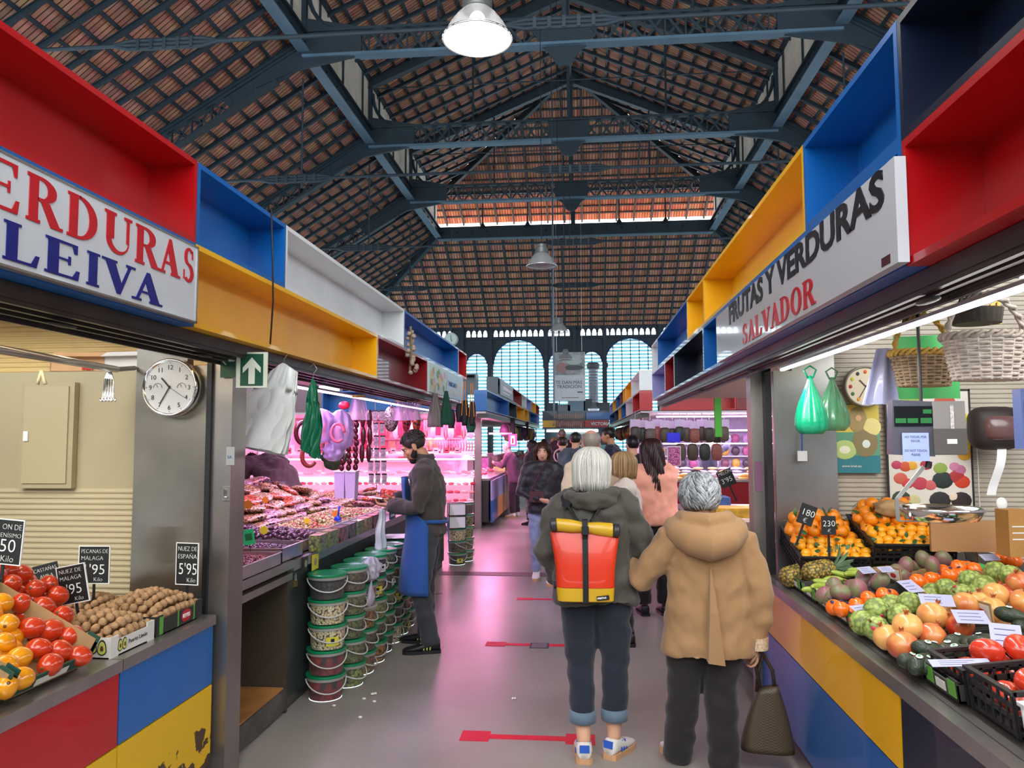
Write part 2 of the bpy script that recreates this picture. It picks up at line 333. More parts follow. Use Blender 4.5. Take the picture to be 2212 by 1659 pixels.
# ---------------------------------------------------------------- trusses
ORD=['nearest','second','third','fourth','farthest']
def truss(Y,i):
    near=['nearest, behind the big lamp','second one up the hall','third one, under the meeting hips','farthest, above the bright opening'][i]
    t=empty('roof_truss',(0,Y,0),label='dark blue iron lattice truss, '+near,cat='roof truss',group='iron trusses carrying the raised roof')
    zt,zb=ZB+.1,ZB-.45
    c=MB(); c.bar((xl,0,zt),(xr,0,zt),.16,.06); c.build('top_chord',IRON,t)
    c=MB(); c.bar((xl,0,zb),(xr,0,zb),.2,.06); c.bar((xl+1.2,-.02,zb-.04),(xr-1.2,-.02,zb-.04),.26,.025); c.build('bottom_chord',IRONL,t)
    w=MB(); n=22; a=xl+1.; L=(xr-xl-2.)
    for k in range(n):
        x0=a+L*k/n; x1=a+L*(k+1)/n
        if abs((x0+x1)/2-XC)<.5: continue
        w.bar((x0,0,zt),(x1,0,zb),.03,.05); w.bar((x0,.03,zb),(x1,.03,zt),.03,.05); w.bar((x0,0,zt),(x0,0,zb),.03,.04)
    w.bx(XC-.55,XC+.55,-.03,.03,zb,zt); w.build('lattice',IRON,t)
    g=MB(); g.prism([(-.5,0),(.5,0),(.32,-.12),(.18,-.35),(.08,-.42),(-.08,-.42),(-.18,-.35),(-.32,-.12)],(XC,.03,zb-.02),(1,0,0),(0,0,1),.06); g.build('centre_gusset',IRON,t)
    for s_ in (-1,1):
        xb=XC+s_*HB; g=MB()
        pl=[(0,.35),(-s_*1.25,.1),(-s_*1.25,-.5),(-s_*.7,-.62),(-s_*.2,-.7),(s_*.15,-.78),(s_*1.0,-1.12),(s_*.95,-.58),(s_*.15,-.1)]
        if s_>0: pl=pl[::-1]
        g.prism(pl,(xb,.04,ZB+.05),(1,0,0),(0,0,1),.08); g.build('gusset',IRON,t)
        # lower principal rafter: a lattice girder following the slope
        r=MB(); d=Vector((s_*RUN,0,ZE-ZB)); p0=Vector((xb,0,ZB-.2)); q0=p0+Vector((0,0,-.42)); r.bar(p0+d*.02,p0+d,.14,.06); r.bar(q0+d*.1,q0+d,.2,.05)
        for k in range(11):
            t0,t1=.12+.08*k,.12+.08*(k+1); r.bar(p0+d*t0,q0+d*t1,.03,.04); r.bar(q0+d*t0,p0+d*t1,.03,.04); r.bar(p0+d*t0,q0+d*t0,.03,.05)
        r.bar(p0+d*.02+Vector((0,0,-.2)),p0+d*.3+Vector((0,0,-.2)),.04,.4)
        r.build('rafter_girder',IRON,t)
        # upper principal rafter, post and bracket
        r=MB(); r.bar((xb+s_*.3,0,ZU-.22),(XC,0,ZR-.2),.1,.34); r.bar((xb+s_*.3,0,ZU-.4),(XC,0,ZR-.38),.2,.03); r.build('upper_rafter',IRON,t)
        pb=MB(); pb.bar((xb,0,ZB),(xb,0,ZU),.12,.12)
        arc=[(xb-s_*(.08+.75*(1-math.sin(a_))),0,ZB+.12+.95*(1-math.cos(a_))*1) for a_ in [k*PI/2/8 for k in range(9)]]
        pb.tube(arc,.05,6); pb.build('post',IRON,t)
        if i<4:
            hg=MB(); hg.tube([(xb-s_*.0,0,ZB-.9),(xb,0,6.85)],.022,6); hg.build('hanger_rod',IRON,t)
    tr=MB(); tr.tube([(xl+.1,0,ZU-.3),(xr-.1,0,ZU-.3)],.018,6); tr.build('upper_tie_rod',IRON,t)
    if i>=0:
        kp=MB(); kp.bar((XC,0,ZB),(XC,0,ZR-.3),.16,.12) if i==2 else kp.bar((XC,0,ZB),(XC,0,ZR-.3),.08,.08); kp.build('king_post',IRON,t)
        st=MB()
        for s_ in (-1,1):
            MB().tube([(XC+s_*2.6,0,ZB+.1),(XC+s_*2.6,0,ZR-1.35)],.03,6).build('strut',IRON,t)
for i,Y in enumerate((15,20,25)): truss(Y,i)
# tie rods at eaves level with turnbuckles
def tie(Y,z,lab):
    t=empty('tie_rod',(0,Y,z),label=lab,cat='tie rod',group='iron tie rods across the hall')
    hl_=(ZB-z)/.6+HB-.75; m=MB(); m.tube([(XC-hl_,0,0),(XC+hl_,0,0)],.03,6); m.build('rod',IRON,t)
    for x in (-5.9,-.2,5.5):
        b=MB(); b.tube([(x-.8,0,0),(x-.55,0,.06),(x+.55,0,.06),(x+.8,0,0)],.03,6); b.tube([(x-.8,0,0),(x-.55,0,-.06),(x+.55,0,-.06),(x+.8,0,0)],.03,6)
        for k in range(5): b.box((x-.4+k*.2,0,0),(.05,.07,.16))
        b.build('turnbuckle',IRON,t)
tie(10,7.3,'dark iron tie rod with turnbuckles, the nearest, crossing above the big lamp')
tie(15,7.05,'dark iron tie rod with turnbuckles, second one up the hall')
tie(20,6.85,'dark iron tie rod with turnbuckles, third one up the hall, below the end opening')
tie(25,6.7,'dark iron tie rod with turnbuckles, farthest, in front of the lower hip roof')
# ---------------------------------------------------------------- end wall with arched louvred windows
ew=MB()
def arch(cx,w,zt,z0,n=24):
    r=w/2; return [(cx-r,z0)]+[(cx-r*math.cos(PI*k/n),zt-r+r*math.sin(PI*k/n)) for k in range(n+1)]+[(cx+r,z0)]
XW=XC-.05
holes=[]
for cxx,w,zt in [(-2.63,2.42,6.28),(2.6,2.42,6.28),(-.72,.98,5.68),(.8,.98,5.68),(-4.62,1.02,5.65),(4.62,1.02,5.65),(-7.0,2.42,6.28),(7.0,2.42,6.28)]: holes.append((XW+cxx,w,zt))
import mathutils.geometry as mg
def wall_with_holes(x0,x1,z0,z1,polys,Y,th):
    """vertical wall facing -Y with holes, triangulated once, then extruded"""
    loops=[[(x0,z0),(x1,z0),(x1,z1),(x0,z1)]]+polys
    vl=[[Vector((a,b,0)) for a,b in l] for l in loops]; flat=[v for l in vl for v in l]
    tris=mg.tessellate_polygon(vl); m=MB(); n=len(flat)
    m.add([(v.x,Y,v.y) for v in flat]+[(v.x,Y+th,v.y) for v in flat],[tuple(t) for t in tris]+[tuple(i+n for i in t) for t in tris])
    b=0; fs=[]
    for l in vl:
        k=len(l); fs+=[(b+i,b+(i+1)%k,n+b+(i+1)%k,n+b+i) for i in range(k)]; b+=k
    m.f.extend(fs); m.mi.extend([0]*len(fs)); return m
polys=[arch(c,w,zt,.6) for c,w,zt in holes]
# frieze of little bell-shaped openings
def bell(cx,z,w=.17,h=.36):
    return [(cx-w/2,z),(cx+w/2,z),(cx+w/2,z+h*.45),(cx+w*.42,z+h*.5),(cx+w*.42,z+h*.72),(cx+w*.2,z+h*.95),(cx,z+h),(cx-w*.2,z+h*.95),(cx-w*.42,z+h*.72),(cx-w*.42,z+h*.5),(cx-w/2,z+h*.45)]
fr=[]
def fseg(c,n): fr.extend([c+(k-(n-1)/2)*.27 for k in range(n)])
for c,n in ((XW,0),(XW-2.63,9),(XW+2.6,9),(XW-.72,4),(XW+.8,4),(XW-4.62,4),(XW+4.62,4),(XW-7,9),(XW+7,9)): fseg(c,n)
polys+=[bell(x,6.42,.2,.32) for x in fr]
NAVY=mat('dark_blue_ironwork',sr('1E2C3A'),.5,.1,var=.2,vs=1)
w=wall_with_holes(-11.3,10.8,0,ZE+.15,polys,YE,.12); w.build('wall_back',NAVY,kind='structure')
LOUV=mat('louvre_glass',sr('86DCE2'),.25,alpha=.8,spec=.6)
for i,(c,w_,zt) in enumerate(holes):
    m=MB(); r=w_/2; z=.7
    while z<zt-.05:
        hw=r if z<zt-r else math.sqrt(max(0,r*r-(z-zt+r)**2))
        if hw>.08: m.box((c,YE+.07,z+.03),(2*hw,.006,.125),(R(-28),0,0))
        z+=.165
    k=MB(); nb=max(2,round(w_/.42)); 
    for q in range(1,nb):
        x=c-r+w_*q/nb; hh=math.sqrt(max(0,r*r-(x-c)**2)); k.bx(x-.02,x+.02,YE+.0,YE+.03,.6,zt-r+hh)
    k.bx(c-r,c+r,YE,YE+.03,.6,.65)
    rim=[(c+(r-.02)*math.cos(PI*q/20),YE+.0,zt-r+(r-.02)*math.sin(PI*q/20)) for q in range(21)]; k.tube(rim,.03,6)
    k.build('window_%d'%(i+1),mat('window_bar_blue',sr('1C4A80'),.5),kind='structure')
    m.build('window_%d_pane'%(i+1),LOUV,kind='structure')
pl=MB()
for x in (-.72-.62,-.72+.62+.1,.8+.62,-4.62+.62+.05,4.62-.62-.05,-5.3,5.3): pl.box((XW+x,YE-.08,3.4),(.16,.14,6.8)); pl.box((XW+x,YE-.1,5.0),(.26,.2,.2))
pl.bx(-11.2,10.7,YE-.12,YE,6.78,6.95); pl.bx(-11.2,10.7,YE-.1,YE,6.28,6.34); pl.build('trim_7',NAVY,kind='structure')
bs=MB(); bs.bx(-11.3,10.8,YE-.2,YE,0,.9); bs.build('baseboard_back',NAVY,kind='structure')
# ---------------------------------------------------------------- hand-made serif letters
def bowl(cx,cy,rx,ry,ix,iy,a0,a1,n=12,dx=0):
    """ring segment polygon: outer radii rx,ry and inner radii ix,iy"""
    o=[(cx+rx*math.cos(a0+(a1-a0)*k/n),cy+ry*math.sin(a0+(a1-a0)*k/n)) for k in range(n+1)]
    i=[(cx+dx+ix*math.cos(a0+(a1-a0)*k/n),cy+iy*math.sin(a0+(a1-a0)*k/n)) for k in range(n+1)]
    return [[o[k],o[k+1],i[k+1],i[k]] for k in range(n)]
def rc(x0,y0,x1,y1): return [(x0,y0),(x1,y0),(x1,y1),(x0,y1)]
def glyph(ch):
    T,t,s=.22,.07,.06; G=[]; w=.8
    st=lambda x: [rc(x,0,x+T,1),rc(x-s,0,x+T+s,t),rc(x-s,1-t,x+T+s,1)]
    if ch=='E': G=st(.1)+[rc(.1,1-t,.72,1),rc(.1,0,.75,t),rc(.1,.47,.58,.53),[(.66,.74),(.72,.74),(.72,1),(.6,1)],[(.6,0),(.75,0),(.78,.27),(.71,.27)],rc(.53,.38,.58,.62)]; w=.82
    elif ch=='L': G=st(.1)+[rc(.1,0,.72,t),[(.58,0),(.72,0),(.78,.32),(.7,.32)]]; w=.8
    elif ch=='I': G=st(.12); w=.46
    elif ch=='D': G=st(.1)+bowl(.35,.5,.52,.5,.3,.43,-PI/2,PI/2); w=.93
    elif ch=='R': G=st(.1)+bowl(.4,.74,.38,.26,.16,.19,-PI/2,PI/2)+[rc(.3,.93,.42,1),rc(.3,.48,.42,.55),[(.38,.5),(.6,.5),(.92,0),(.66,0)],rc(.66,0,.97,t)]; w=.95
    elif ch=='U': G=[rc(.1,.35,.1+T,1),rc(.04,.93,.1+T+s,1),rc(.7,.35,.78,1),rc(.62,.93,.86,1)]+bowl(.44,.36,.34,.36,.26,.27,PI,2*PI,dx=.06) ; w=.9
    elif ch=='A': G=[[(.1,0),(.18,0),(.47,.85),(.43,1)],[(.43,1),(.52,1),(.86,0),(.6,0),(.38,.72)],rc(.25,.28,.65,.35),rc(0,0,.28,t),rc(.53,0,.94,t)]; w=.93
    elif ch=='V': G=[[(.86,1),(.78,1),(.5,.15),(.54,0)],[(.54,0),(.44,0),(.08,1),(.34,1),(.58,.28)],rc(.0,.93,.42,1),rc(.68,.93,.96,1)]; w=.93
    elif ch=='O': G=bowl(.48,.5,.44,.52,.22,.44,0,2*PI,20); w=.96
    elif ch=='S': G=bowl(.36,.74,.28,.27,.13,.19,R(40),R(270),12,.02)+bowl(.36,.27,.3,.28,.13,.19,R(-140),R(90),12,-.02)+[rc(.54,.7,.6,.95),rc(.05,.06,.11,.33)]; w=.72
    return G,w
def serif(word,o,ux,uy,h,material,parent,name='lettering',xs=None,kx=1.0,shear=0,bold=0):
    m=MB(); x=0; ux=Vector(ux); uy=Vector(uy); o=Vector(o); nn=ux.cross(uy).normalized()
    for k,ch in enumerate(word):
        G,w=glyph(ch); X=x; sc=h*kx
        if xs: X=xs[k][0]; sc=(xs[k][1]-xs[k][0])/w
        for i,p in enumerate(G): m.prism([(X+a*sc+shear*b*h,b*h) for a,b in p],o+nn*(.0012+.0002*(i%4)),ux,uy,.0025)
        x+=(w+.04)*sc if not xs else 0
    return m.build(name,material,parent)
# ---------------------------------------------------------------- fascia boxes
FB={'l':-1.59,'r':.88}
def cell(side,Y0,Y1,z0,z1,col,label,depth=.22,X=None,inner=None):
    s=-1 if side=='l' else 1; X=FB[side] if X is None else X; b=.022; xb=X+s*depth
    m=MB(); m.bx(X,xb,Y0,Y1,z0,z0+b); m.bx(X,xb,Y0,Y1,z1-b,z1); m.bx(X,xb,Y0,Y0+b,z0+b,z1-b); m.bx(X,xb,Y1-b,Y1,z0+b,z1-b)
    m.bx(xb,xb-s*.02,Y0+b,Y1-b,z0+b,z1-b)
    g=.0015; m2=MB(); 
    return m.build('fascia_box',paint(col),label=label,cat='display box',group='painted open boxes above the stalls')
G1,G2,G3=2.11,2.458,2.806
cell('l',-1.0,2.965,G2,G3,'red','long red open box above the serif greengrocer sign, upper left')
cell('l',-1.0,2.965,G1,G2,'blue','blue open box behind the serif greengrocer sign')
cell('l',2.97,3.915,G2,G3,'blue','blue open box next to the long red one, above the yellow one')
cell('l',3.92,6.66,G2,G3,'white','long white open box above the yellow one, left side')
cell('l',2.97,5.775,G1,G2,'yellow','long yellow open box above the exit arrow sign')
cell('l',5.78,7.69,G1,G2,'dred','dark red open box behind the hanging garlic string')
cell('l',6.665,9.65,G2,G3,'blue','long blue open box behind the garlic string, upper row on the left')
cell('l',9.655,10.35,G2,G3,'red','short red open box at the far end of the first left block',)
cell('l',7.695,10.0,G1,G2,'white','white box carrying the pale market posters')
cell('r',-1.0,2.125,G2,G3,'navy','navy open box at the top right corner of the picture')
cell('r',-1.0,2.125,G1,G2,'red','red open box at the right edge beside the black lettered sign')
cell('r',2.13,3.03,G2,G3,'blue','blue open box above the end of the black lettered sign')
cell('r',2.13,4.87,G1,G2,'blue','blue open box behind the black lettered sign')
cell('r',3.035,5.54,G2,G3,'yellow','long yellow open box above the black lettered sign')
cell('r',5.545,6.42,G2,G3,'yellow','short yellow open box beyond the long yellow one')
cell('r',4.875,5.6,G1,G2,'blue','narrow blue open box just beyond the black lettered sign')
cell('r',5.605,7.38,G1,G2,'navy','navy open box in the lower row on the right, between blue and red')
cell('r',7.385,8.2,G1,G2,'dred','narrow dark red open box in the lower row on the right')
cell('r',6.425,8.95,G2,G3,'blue','blue open box beyond the short yellow one, upper row on the right')
cell('r',8.205,9.7,G1,G2,'lav','pale lilac open box at the end of the right lower row')
cell('r',8.955,9.7,G2,G3,'white','white box at the far end of the first right block')
# shutter housings under the boxes
for s,X,ya,yb in ((-1,-1.63,1.0,10.3),(1,.92,1.0,9.7)):
    m=MB(); x1=X+s*(.17 if s<0 else .085); m.bx(X+s*.02,x1,ya,yb,2.06,2.108)
    for k in range(3): xx=X+s*(.025+(.05 if s<0 else .025)*k); m.bx(xx,xx+s*.018,ya,yb,2.045-.006*k,2.06)
    m.bx(x1,x1+s*.012,ya,yb,2.02,2.10); m.build('shutter_housing',mat('shutter_brown',(.055,.045,.04),.35,.5,var=.3,vs=4),label='dark slatted shutter housing under the %s boxes'%('left' if s<0 else 'right'),cat='shutter housing')
    for k,y in enumerate(([2.35,3.3,4.9,6.1,7.6] if s<0 else [2.2,4.45,6.3])):
        c=MB(); c.ell((X+s*(.085 if s<0 else .045),y,2.028),(.022,.07,.008),12,6); c.build('shutter_catch',BLACK,smooth=True,label='small black oval catch under the shutter housing',cat='catch',group='shutter catches')
m=MB(); m.bx(-11,11,-4.1,-4.0,0,3.4); m.build('wall_unseen_screen',mat('dark_screen',sr('5A5450'),.7,var=.4,vs=.5),kind='structure')  # unseen low dark wall, added so the steel partitions reflect dark
# ---------------------------------------------------------------- signboards
SG=mat('sign_white',sr('D9DDE2'),.12,coat=.6,spec=.6)
REDL=mat('sign_letter_red',sr('C41220'),.3); BLUL=mat('sign_letter_blue',sr('12187A'),.3); BLKL=mat('sign_letter_black',sr('15171C'),.3)
s1=empty('signboard',(-1.56,1.9,2.28),label='white greengrocer signboard with red and navy serif letters, on the left boxes',cat='shop sign')
s1l=lambda x,y,z:(x+1.57,y-1.9,z-2.28)
MB().bx(-.025,0,-.85,1.02,-.155,.145).build('board',SG,s1)
fr_=MB(); fr_.bx(-.026,.004,-.86,1.03,.145,.152); fr_.bx(-.026,.004,-.86,1.03,-.162,-.155); fr_.bx(-.026,.004,1.02,1.028,-.16,.15); fr_.build('frame',STEEL,s1)
serif('VERDURAS',s1l(-1.57,0,2.272),(0,1,0),(0,0,1),.137,REDL,s1,xs=[(a,b) for a,b in ((1.645,1.79),(1.805,1.945),(1.96,2.115),(2.13,2.29),(2.31,2.475),(2.485,2.645),(2.64,2.79),(2.81,2.90))])
serif('LEIVA',s1l(-1.57,0,2.14),(0,1,0),(0,0,1),.108,BLUL,s1,xs=[(1.88,2.03),(2.04,2.21),(2.225,2.31),(2.31,2.49),(2.48,2.67)],shear=0)
s2=empty('signboard',(.845,3.5,2.25),label='white greengrocer signboard with black letters over red ones, on the right boxes',cat='shop sign')
MB().bx(0,.03,-1.41,1.35,-.135,.155).build('board',SG,s2)
text('FRUTAS Y VERDURAS',.152,(.8435,4.43,2.295),(0,-1,0),(0,0,1),BLKL,s2,bold=.0045,stretch=1.56)
serif('SALVADOR',(0,.57,-.118),(0,-1,0),(0,0,1),.105,REDL,s2,kx=1.62)
text('tel',.03,(.8435,2.2,2.135),(0,-1,0),(0,0,1),BLKL,s2,name='printer_mark') if False else MB().bx(-.0015,0,-1.36,-1.30,-.125,-.1).build('printer_mark',mat('mark_maroon',sr('4A1A1E'),.5),s2)
def poster_sign(name,Y0,Y1,z0,z1,cols,label,X=-1.575,side=-1,words=None):
    e=empty(name,(X,(Y0+Y1)/2,(z0+z1)/2),label=label,cat='shop sign'); h=(Y1-Y0)/2; v=(z1-z0)/2
    MB().bx(0,side*.015,-h,h,-v,v).build('panel',mat('sign_'+cols[0],sr(cols[0]),.4),e)
    rr=random.Random(int(Y0*100)); m=MB()
    for k,c in enumerate(cols[1:]):
        m=MB()
        for q in range(7): m.ell((-side*.001,rr.uniform(-h*.8,h*.8),rr.uniform(-v*.6,v*.6)),(.002,h*.12,v*.25),8,6)
        m.build('picture',mat('sign_'+c,sr(c),.5),e)
    if words: text(words[0],v*.5,(X-side*.003,(Y0+Y1)/2-side*h*.8*(-1)*(1 if side>0 else -1) if False else (Y0+.1 if side<0 else Y1-.1),(z0+z1)/2-v*.1),(0,1 if side<0 else -1,0),(0,0,1),mat('sign_'+words[1],sr(words[1]),.5),e,stretch=1.5)
    return e
poster_sign('poster_sign',7.72,8.72,G1+.02,G2-.02,['BFD3C9','D9A8B8','7EA66A','E8D27A'],'pastel vegetable picture sign hanging above the grey aprons')
poster_sign('poster_sign',8.76,9.95,G1+.02,G2-.02,['BBD3DF','E2D9C6'],'pale blue market sign above the shoe bags',words=('MERCADO','3D6FA8'))
# ---------------------------------------------------------------- counters, first blocks
def panel(side,X,Y0,Y1,z0,z1,col,label,worn=False):
    m=MB(); s=-1 if side=='l' else 1; m.bx(X,X+s*.03,Y0+.004,Y1-.004,z0+.003,z1-.003)
    return m.build('counter_panel',mat('worn_yellow',None) if worn else paint(col),label=label,cat='counter panel')
def worn_mat():
    m=bpy.data.materials.new('worn_yellow'); m.use_nodes=True; nt=m.node_tree; b=nt.nodes['Principled BSDF']; L=nt.links.new
    t=nt.nodes.new('ShaderNodeTexCoord'); s=nt.nodes.new('ShaderNodeSeparateXYZ'); n=nt.nodes.new('ShaderNodeTexNoise'); n.inputs['Scale'].default_value=9; n.inputs['Detail'].default_value=6
    L(t.outputs['Object'],n.inputs['Vector']); L(t.outputs['Object'],s.inputs[0])
    mr=nt.nodes.new('ShaderNodeMapRange'); mr.inputs[1].default_value=.10; mr.inputs[2].default_value=.42; mr.inputs[3].default_value=.0; mr.inputs[4].default_value=.34; L(s.outputs['Z'],mr.inputs[0])
    a=nt.nodes.new('ShaderNodeMath'); a.operation='ADD'; L(n.outputs['Fac'],a.inputs[0]); L(mr.outputs[0],a.inputs[1])
    r=nt.nodes.new('ShaderNodeValToRGB'); e=r.color_ramp.elements; e[0].position=.575; e[0].color=(*sr('4A3524'),1); e[1].position=.59; e[1].color=(*sr('E0B414'),1)
    L(a.outputs[0],r.inputs[0]); L(r.outputs[0],b.inputs['Base Color']); b.inputs['Roughness'].default_value=.4; _M['worn_yellow']=m
worn_mat()
def counter(side,X,Y0,Y1,zt,depth,label,strip=.045,body='charcoal',z0=.1):
    s=-1 if side=='l' else 1; e=empty('stall_counter',(X,(Y0+Y1)/2,0),label=label,cat='counter'); h=(Y1-Y0)/2
    MB().bx(-s*.012,s*depth,-h,h,zt-strip,zt).build('worktop',STEEL,e)
    MB().bx(s*.035,s*depth,-h,h,z0,zt-strip-.002).build('body',mat('counter_body_dark',(.03,.03,.03),.6),e)
    MB().bx(s*.06,s*(depth-.05),-h,h,0,z0).build('plinth',DSTEEL,e); return e
counter('l',-1.79,1.0,2.85,.80,.95,'steel-topped counter under the tomatoes, near left')
counter('l',-1.79,2.855,3.60,.80,.95,'steel-topped counter under the walnut boxes, beside the steel pillar')
panel('l',-1.79,1.0,2.85,.475,.755,'red','red counter panel under the tomatoes')
panel('l',-1.79,1.0,2.85,.1,.475,'yellow','yellow counter panel below the red one',True)
panel('l',-1.79,2.85,3.60,.475,.755,'blue','blue counter panel under the walnut boxes')
panel('l',-1.79,2.85,3.60,.1,.475,'yellow','chipped yellow counter panel below the blue one',True)
counter('r',1.06,1.0,4.80,.83,1.2,'long steel-topped fruit counter on the right',.05)
panel('r',1.06,1.0,2.745,.1,.78,'navy','navy counter panel at the bottom right corner')
panel('r',1.06,2.75,4.8,.52,.78,'yellow','long yellow counter panel under the fruit')
panel('r',1.06,2.75,4.8,.1,.52,'steelblue','blue counter panel below the long yellow one')
# ---------------------------------------------------------------- first left stall, inside
CORR=mat('corrugated_beige',sr('B9AA88'),.5,.1,var=.06,vs=2); FLATB=mat('flat_beige',sr('A89A78'),.5,var=.08,vs=2)
def corr(x0,x1,y,z0,z1,pitch=.028,amp=.006,axis='x'):
    """corrugated sheet: horizontal ribs; axis x faces -Y, axis y faces +/-X"""
    m=MB(); n=int((z1-z0)/pitch*4); prof=[(z0+(z1-z0)*k/n,(0,amp,amp,0)[k%4]) for k in range(n+1)]
    if axis=='x': return m.add([(x,y-a,z) for z,a in prof for x in (x0,x1)],[(2*k,2*k+1,2*k+3,2*k+2) for k in range(n)])
    return m.add([(y+a*(1 if axis=='y+' else -1),x,z) for z,a in prof for x in (x0,x1)],[(2*k,2*k+1,2*k+3,2*k+2) for k in range(n)])
corr(-4.4,-2.26,3.70,.5,1.40).build('wall_1',CORR,kind='structure')
m=MB(); m.bx(-3.3,-2.27,3.70,3.74,1.40,2.0); m.build('wall_2',FLATB,kind='structure')
corr(-4.4,-3.3,3.70,1.40,2.0).build('wall_3',CORR,kind='structure')
corr(-4.4,-1.99,4.15,1.9,2.6).build('wall_4',mat('corrugated_warm_lit',sr('D9B878'),.5,var=.06),kind='structure')  # warm light on the alcove wall is put into its colour
m=MB(); m.bx(-4.4,-1.99,3.72,4.12,1.97,2.0); m.build('trim_8',STEEL,kind='structure')
m=MB(); m.bx(-2.26,-1.86,3.66,3.72,.80,2.02); m.bx(-2.26,-1.99,3.66,3.72,2.02,2.3); m.build('wall_5',mat('steel_partition',(.36,.32,.27),.3,.9,var=.3,vs=1.5,bump=.05,bs=8),kind='structure')
m=MB(); m.bx(-1.865,-1.84,3.62,3.75,0,2.05); m.build('trim_9',BLACK,kind='structure')
m=MB(); m.bx(-1.84,-1.74,3.64,3.80,0,2.06); m.build('column_left',mat('steel_post',(.34,.31,.29),.35,.85,var=.15,vs=3),kind='structure')
corr(1.0,3.7,-4.4,.5,2.6,axis='y+').build('wall_6',CORR,kind='structure')
# first right stall, inside
CORG=mat('corrugated_grey',sr('B4A898'),.5,.1,var=.05)
corr(1.52,4.2,4.80,.5,2.6).build('wall_7',CORG,kind='structure')
m=MB(); m.bx(1.16,1.52,4.74,4.80,.83,2.05); m.bx(1.27,1.52,4.74,4.80,2.05,2.5); m.build('wall_8',mat('steel_partition_cool',(.42,.41,.40),.3,.9,var=.35,vs=1.5,bump=.05,bs=8),kind='structure')
m=MB(); m.bx(1.10,1.135,4.70,4.82,0,2.12); m.build('trim_10',BLACK,kind='structure')
m=MB(); m.bx(1.03,1.10,4.78,4.90,0,2.12); m.build('column_right',mat('steel_post',(.34,.31,.29),.35,.85),kind='structure')
m=MB(); m.bx(1.045,1.085,4.774,4.78,1.32,1.5); m.build('trim_11',mat('pink_sticker',sr('8A5A78'),.4),kind='structure')
m=MB(); m.add([(-1.83,1.0,2.04),(-1.83,3.64,2.04),(-2.2,3.64,2.13),(-2.2,1.0,2.13)],[(0,3,2,1)]); m.build('ceiling_soffit_left',mat('soffit_steel',(.6,.52,.42),.25,.9,var=.1,vs=2),kind='structure')
# steel soffit and LED strip, right stall
m=MB(); m.add([(1.05,1.0,2.02),(1.05,4.72,2.02),(1.60,4.72,2.22),(1.60,1.0,2.22)],[(0,1,2,3)]); m.add([(1.05,1.0,2.05),(1.05,4.72,2.05),(1.60,4.72,2.25),(1.60,1.0,2.25)],[(3,2,1,0)]); m.build('ceiling_soffit',mat('soffit_steel',(.6,.52,.42),.25,.9,var=.1,vs=2),kind='structure')
LED=mat('led_tube',(1,1,1),.4,em=(1,.98,.95),es=14)
e=empty('led_strip',(1.035,2.9,2.0),label='long white LED strip lighting the fruit stall',cat='strip light')
MB().bx(-.008,.008,-1.5,1.15,-.008,.002).build('light_strip',LED,e); MB().bx(-.014,.012,-1.52,1.17,.002,.012).build('channel',STEEL,e)
e=empty('led_strip',(-1.88,2.5,2.05),label='added warm glowing strip hidden behind the left shutter housing',cat='strip light'); MB().bx(-.006,.006,-1.1,1.1,-.006,.0).build('light_strip',mat('hidden_fill_warm',(1,1,1),.4,em=(1,.8,.5),es=6),e); MB().bx(-.008,.008,-1.12,1.12,.0,.006).build('channel',STEEL,e)  # glowing strip added as hidden fill, out of view
# ---------------------------------------------------------------- olive and dried fruit stall (second on the left)
GREEN=mat('counter_dark_green',(.030,.042,.040),.45,var=.2)
oc=empty('stall_counter',(-1.80,6.9,0),label='long dark green olive counter behind the bucket stacks',cat='counter')
MB().bx(0,-.03,-2.32,2.9,.08,.84).build('front_panel',GREEN,oc); MB().bx(-.05,-1.0,-2.32,2.9,.1,.84).build('body',mat('counter_body_dark',(.03,.03,.03),.6),oc)
MB().bx(.03,-1.0,-2.32,2.9,.84,.90).build('worktop',mat('steel_mauve',(.40,.36,.38),.35,.8),oc); MB().bx(-.02,-.06,-2.32,2.9,0,.09).build('plinth',DSTEEL,oc)
cu_=empty('open_cupboard',(-1.80,4.18,0),label='open under-counter cupboard with a wooden floor, right of the steel pillar',cat='cupboard')
MB().bx(.0,-.8,-.40,.37,.02,.145).build('base',mat('grimy_steel',(.12,.11,.10),.5,.5,var=.4,vs=6),cu_)
MB().bx(-.01,-.8,-.40,.36,.147,.155).build('floor_board',mat('worn_plywood',sr('A9743E'),.55,var=.3,vs=5),cu_)
MB().bx(-.8,-.82,-.40,.40,.15,.86).build('back_panel',mat('cupboard_back',sr('5A4E40'),.6),cu_)
MB().bx(.0,-.8,.37,.40,.0,.86).build('side_panel',mat('cupboard_side',sr('50463A'),.5,.3),cu_)
MB().bx(.0,-.8,-.40,-.385,.15,.86).build('side_panel',mat('cupboard_side',sr('50463A'),.5,.3),cu_)
MB().bx(.02,-.02,-.40,.40,.79,.83).build('rail',STEEL,cu_); MB().bx(.03,-.9,-.40,.40,.86,.905).build('worktop',STEEL,cu_)
pd=empty('padlock',(-1.795,4.66,.76),label='small brass padlock hanging below the olive counter edge',cat='padlock')
MB().bx(-.004,.012,-.014,.014,-.03,.01).build('body',mat('brass',(.7,.55,.2),.3,1),pd); MB().tube([(.004,-.01,.01),(.004,-.01,.04),(.004,0,.052),(.004,.01,.04),(.004,.01,.01)],.003,6).build('shackle',STEEL,pd)
m=MB(); m.bx(-4.6,-4.55,3.8,9.8,.0,2.6); m.build('wall_9',mat('pale_stall_wall',sr('C9BFC4'),.6),kind='structure')
m=MB(); m.bx(-4.6,-1.97,3.8,9.8,2.35,2.40); m.build('ceiling_panel',mat('pale_stall_ceiling',sr('D0C4CC'),.6),kind='structure')
tl=mat('lilac_tube',(1,1,1),.4,em=(.9,.5,1),es=9)
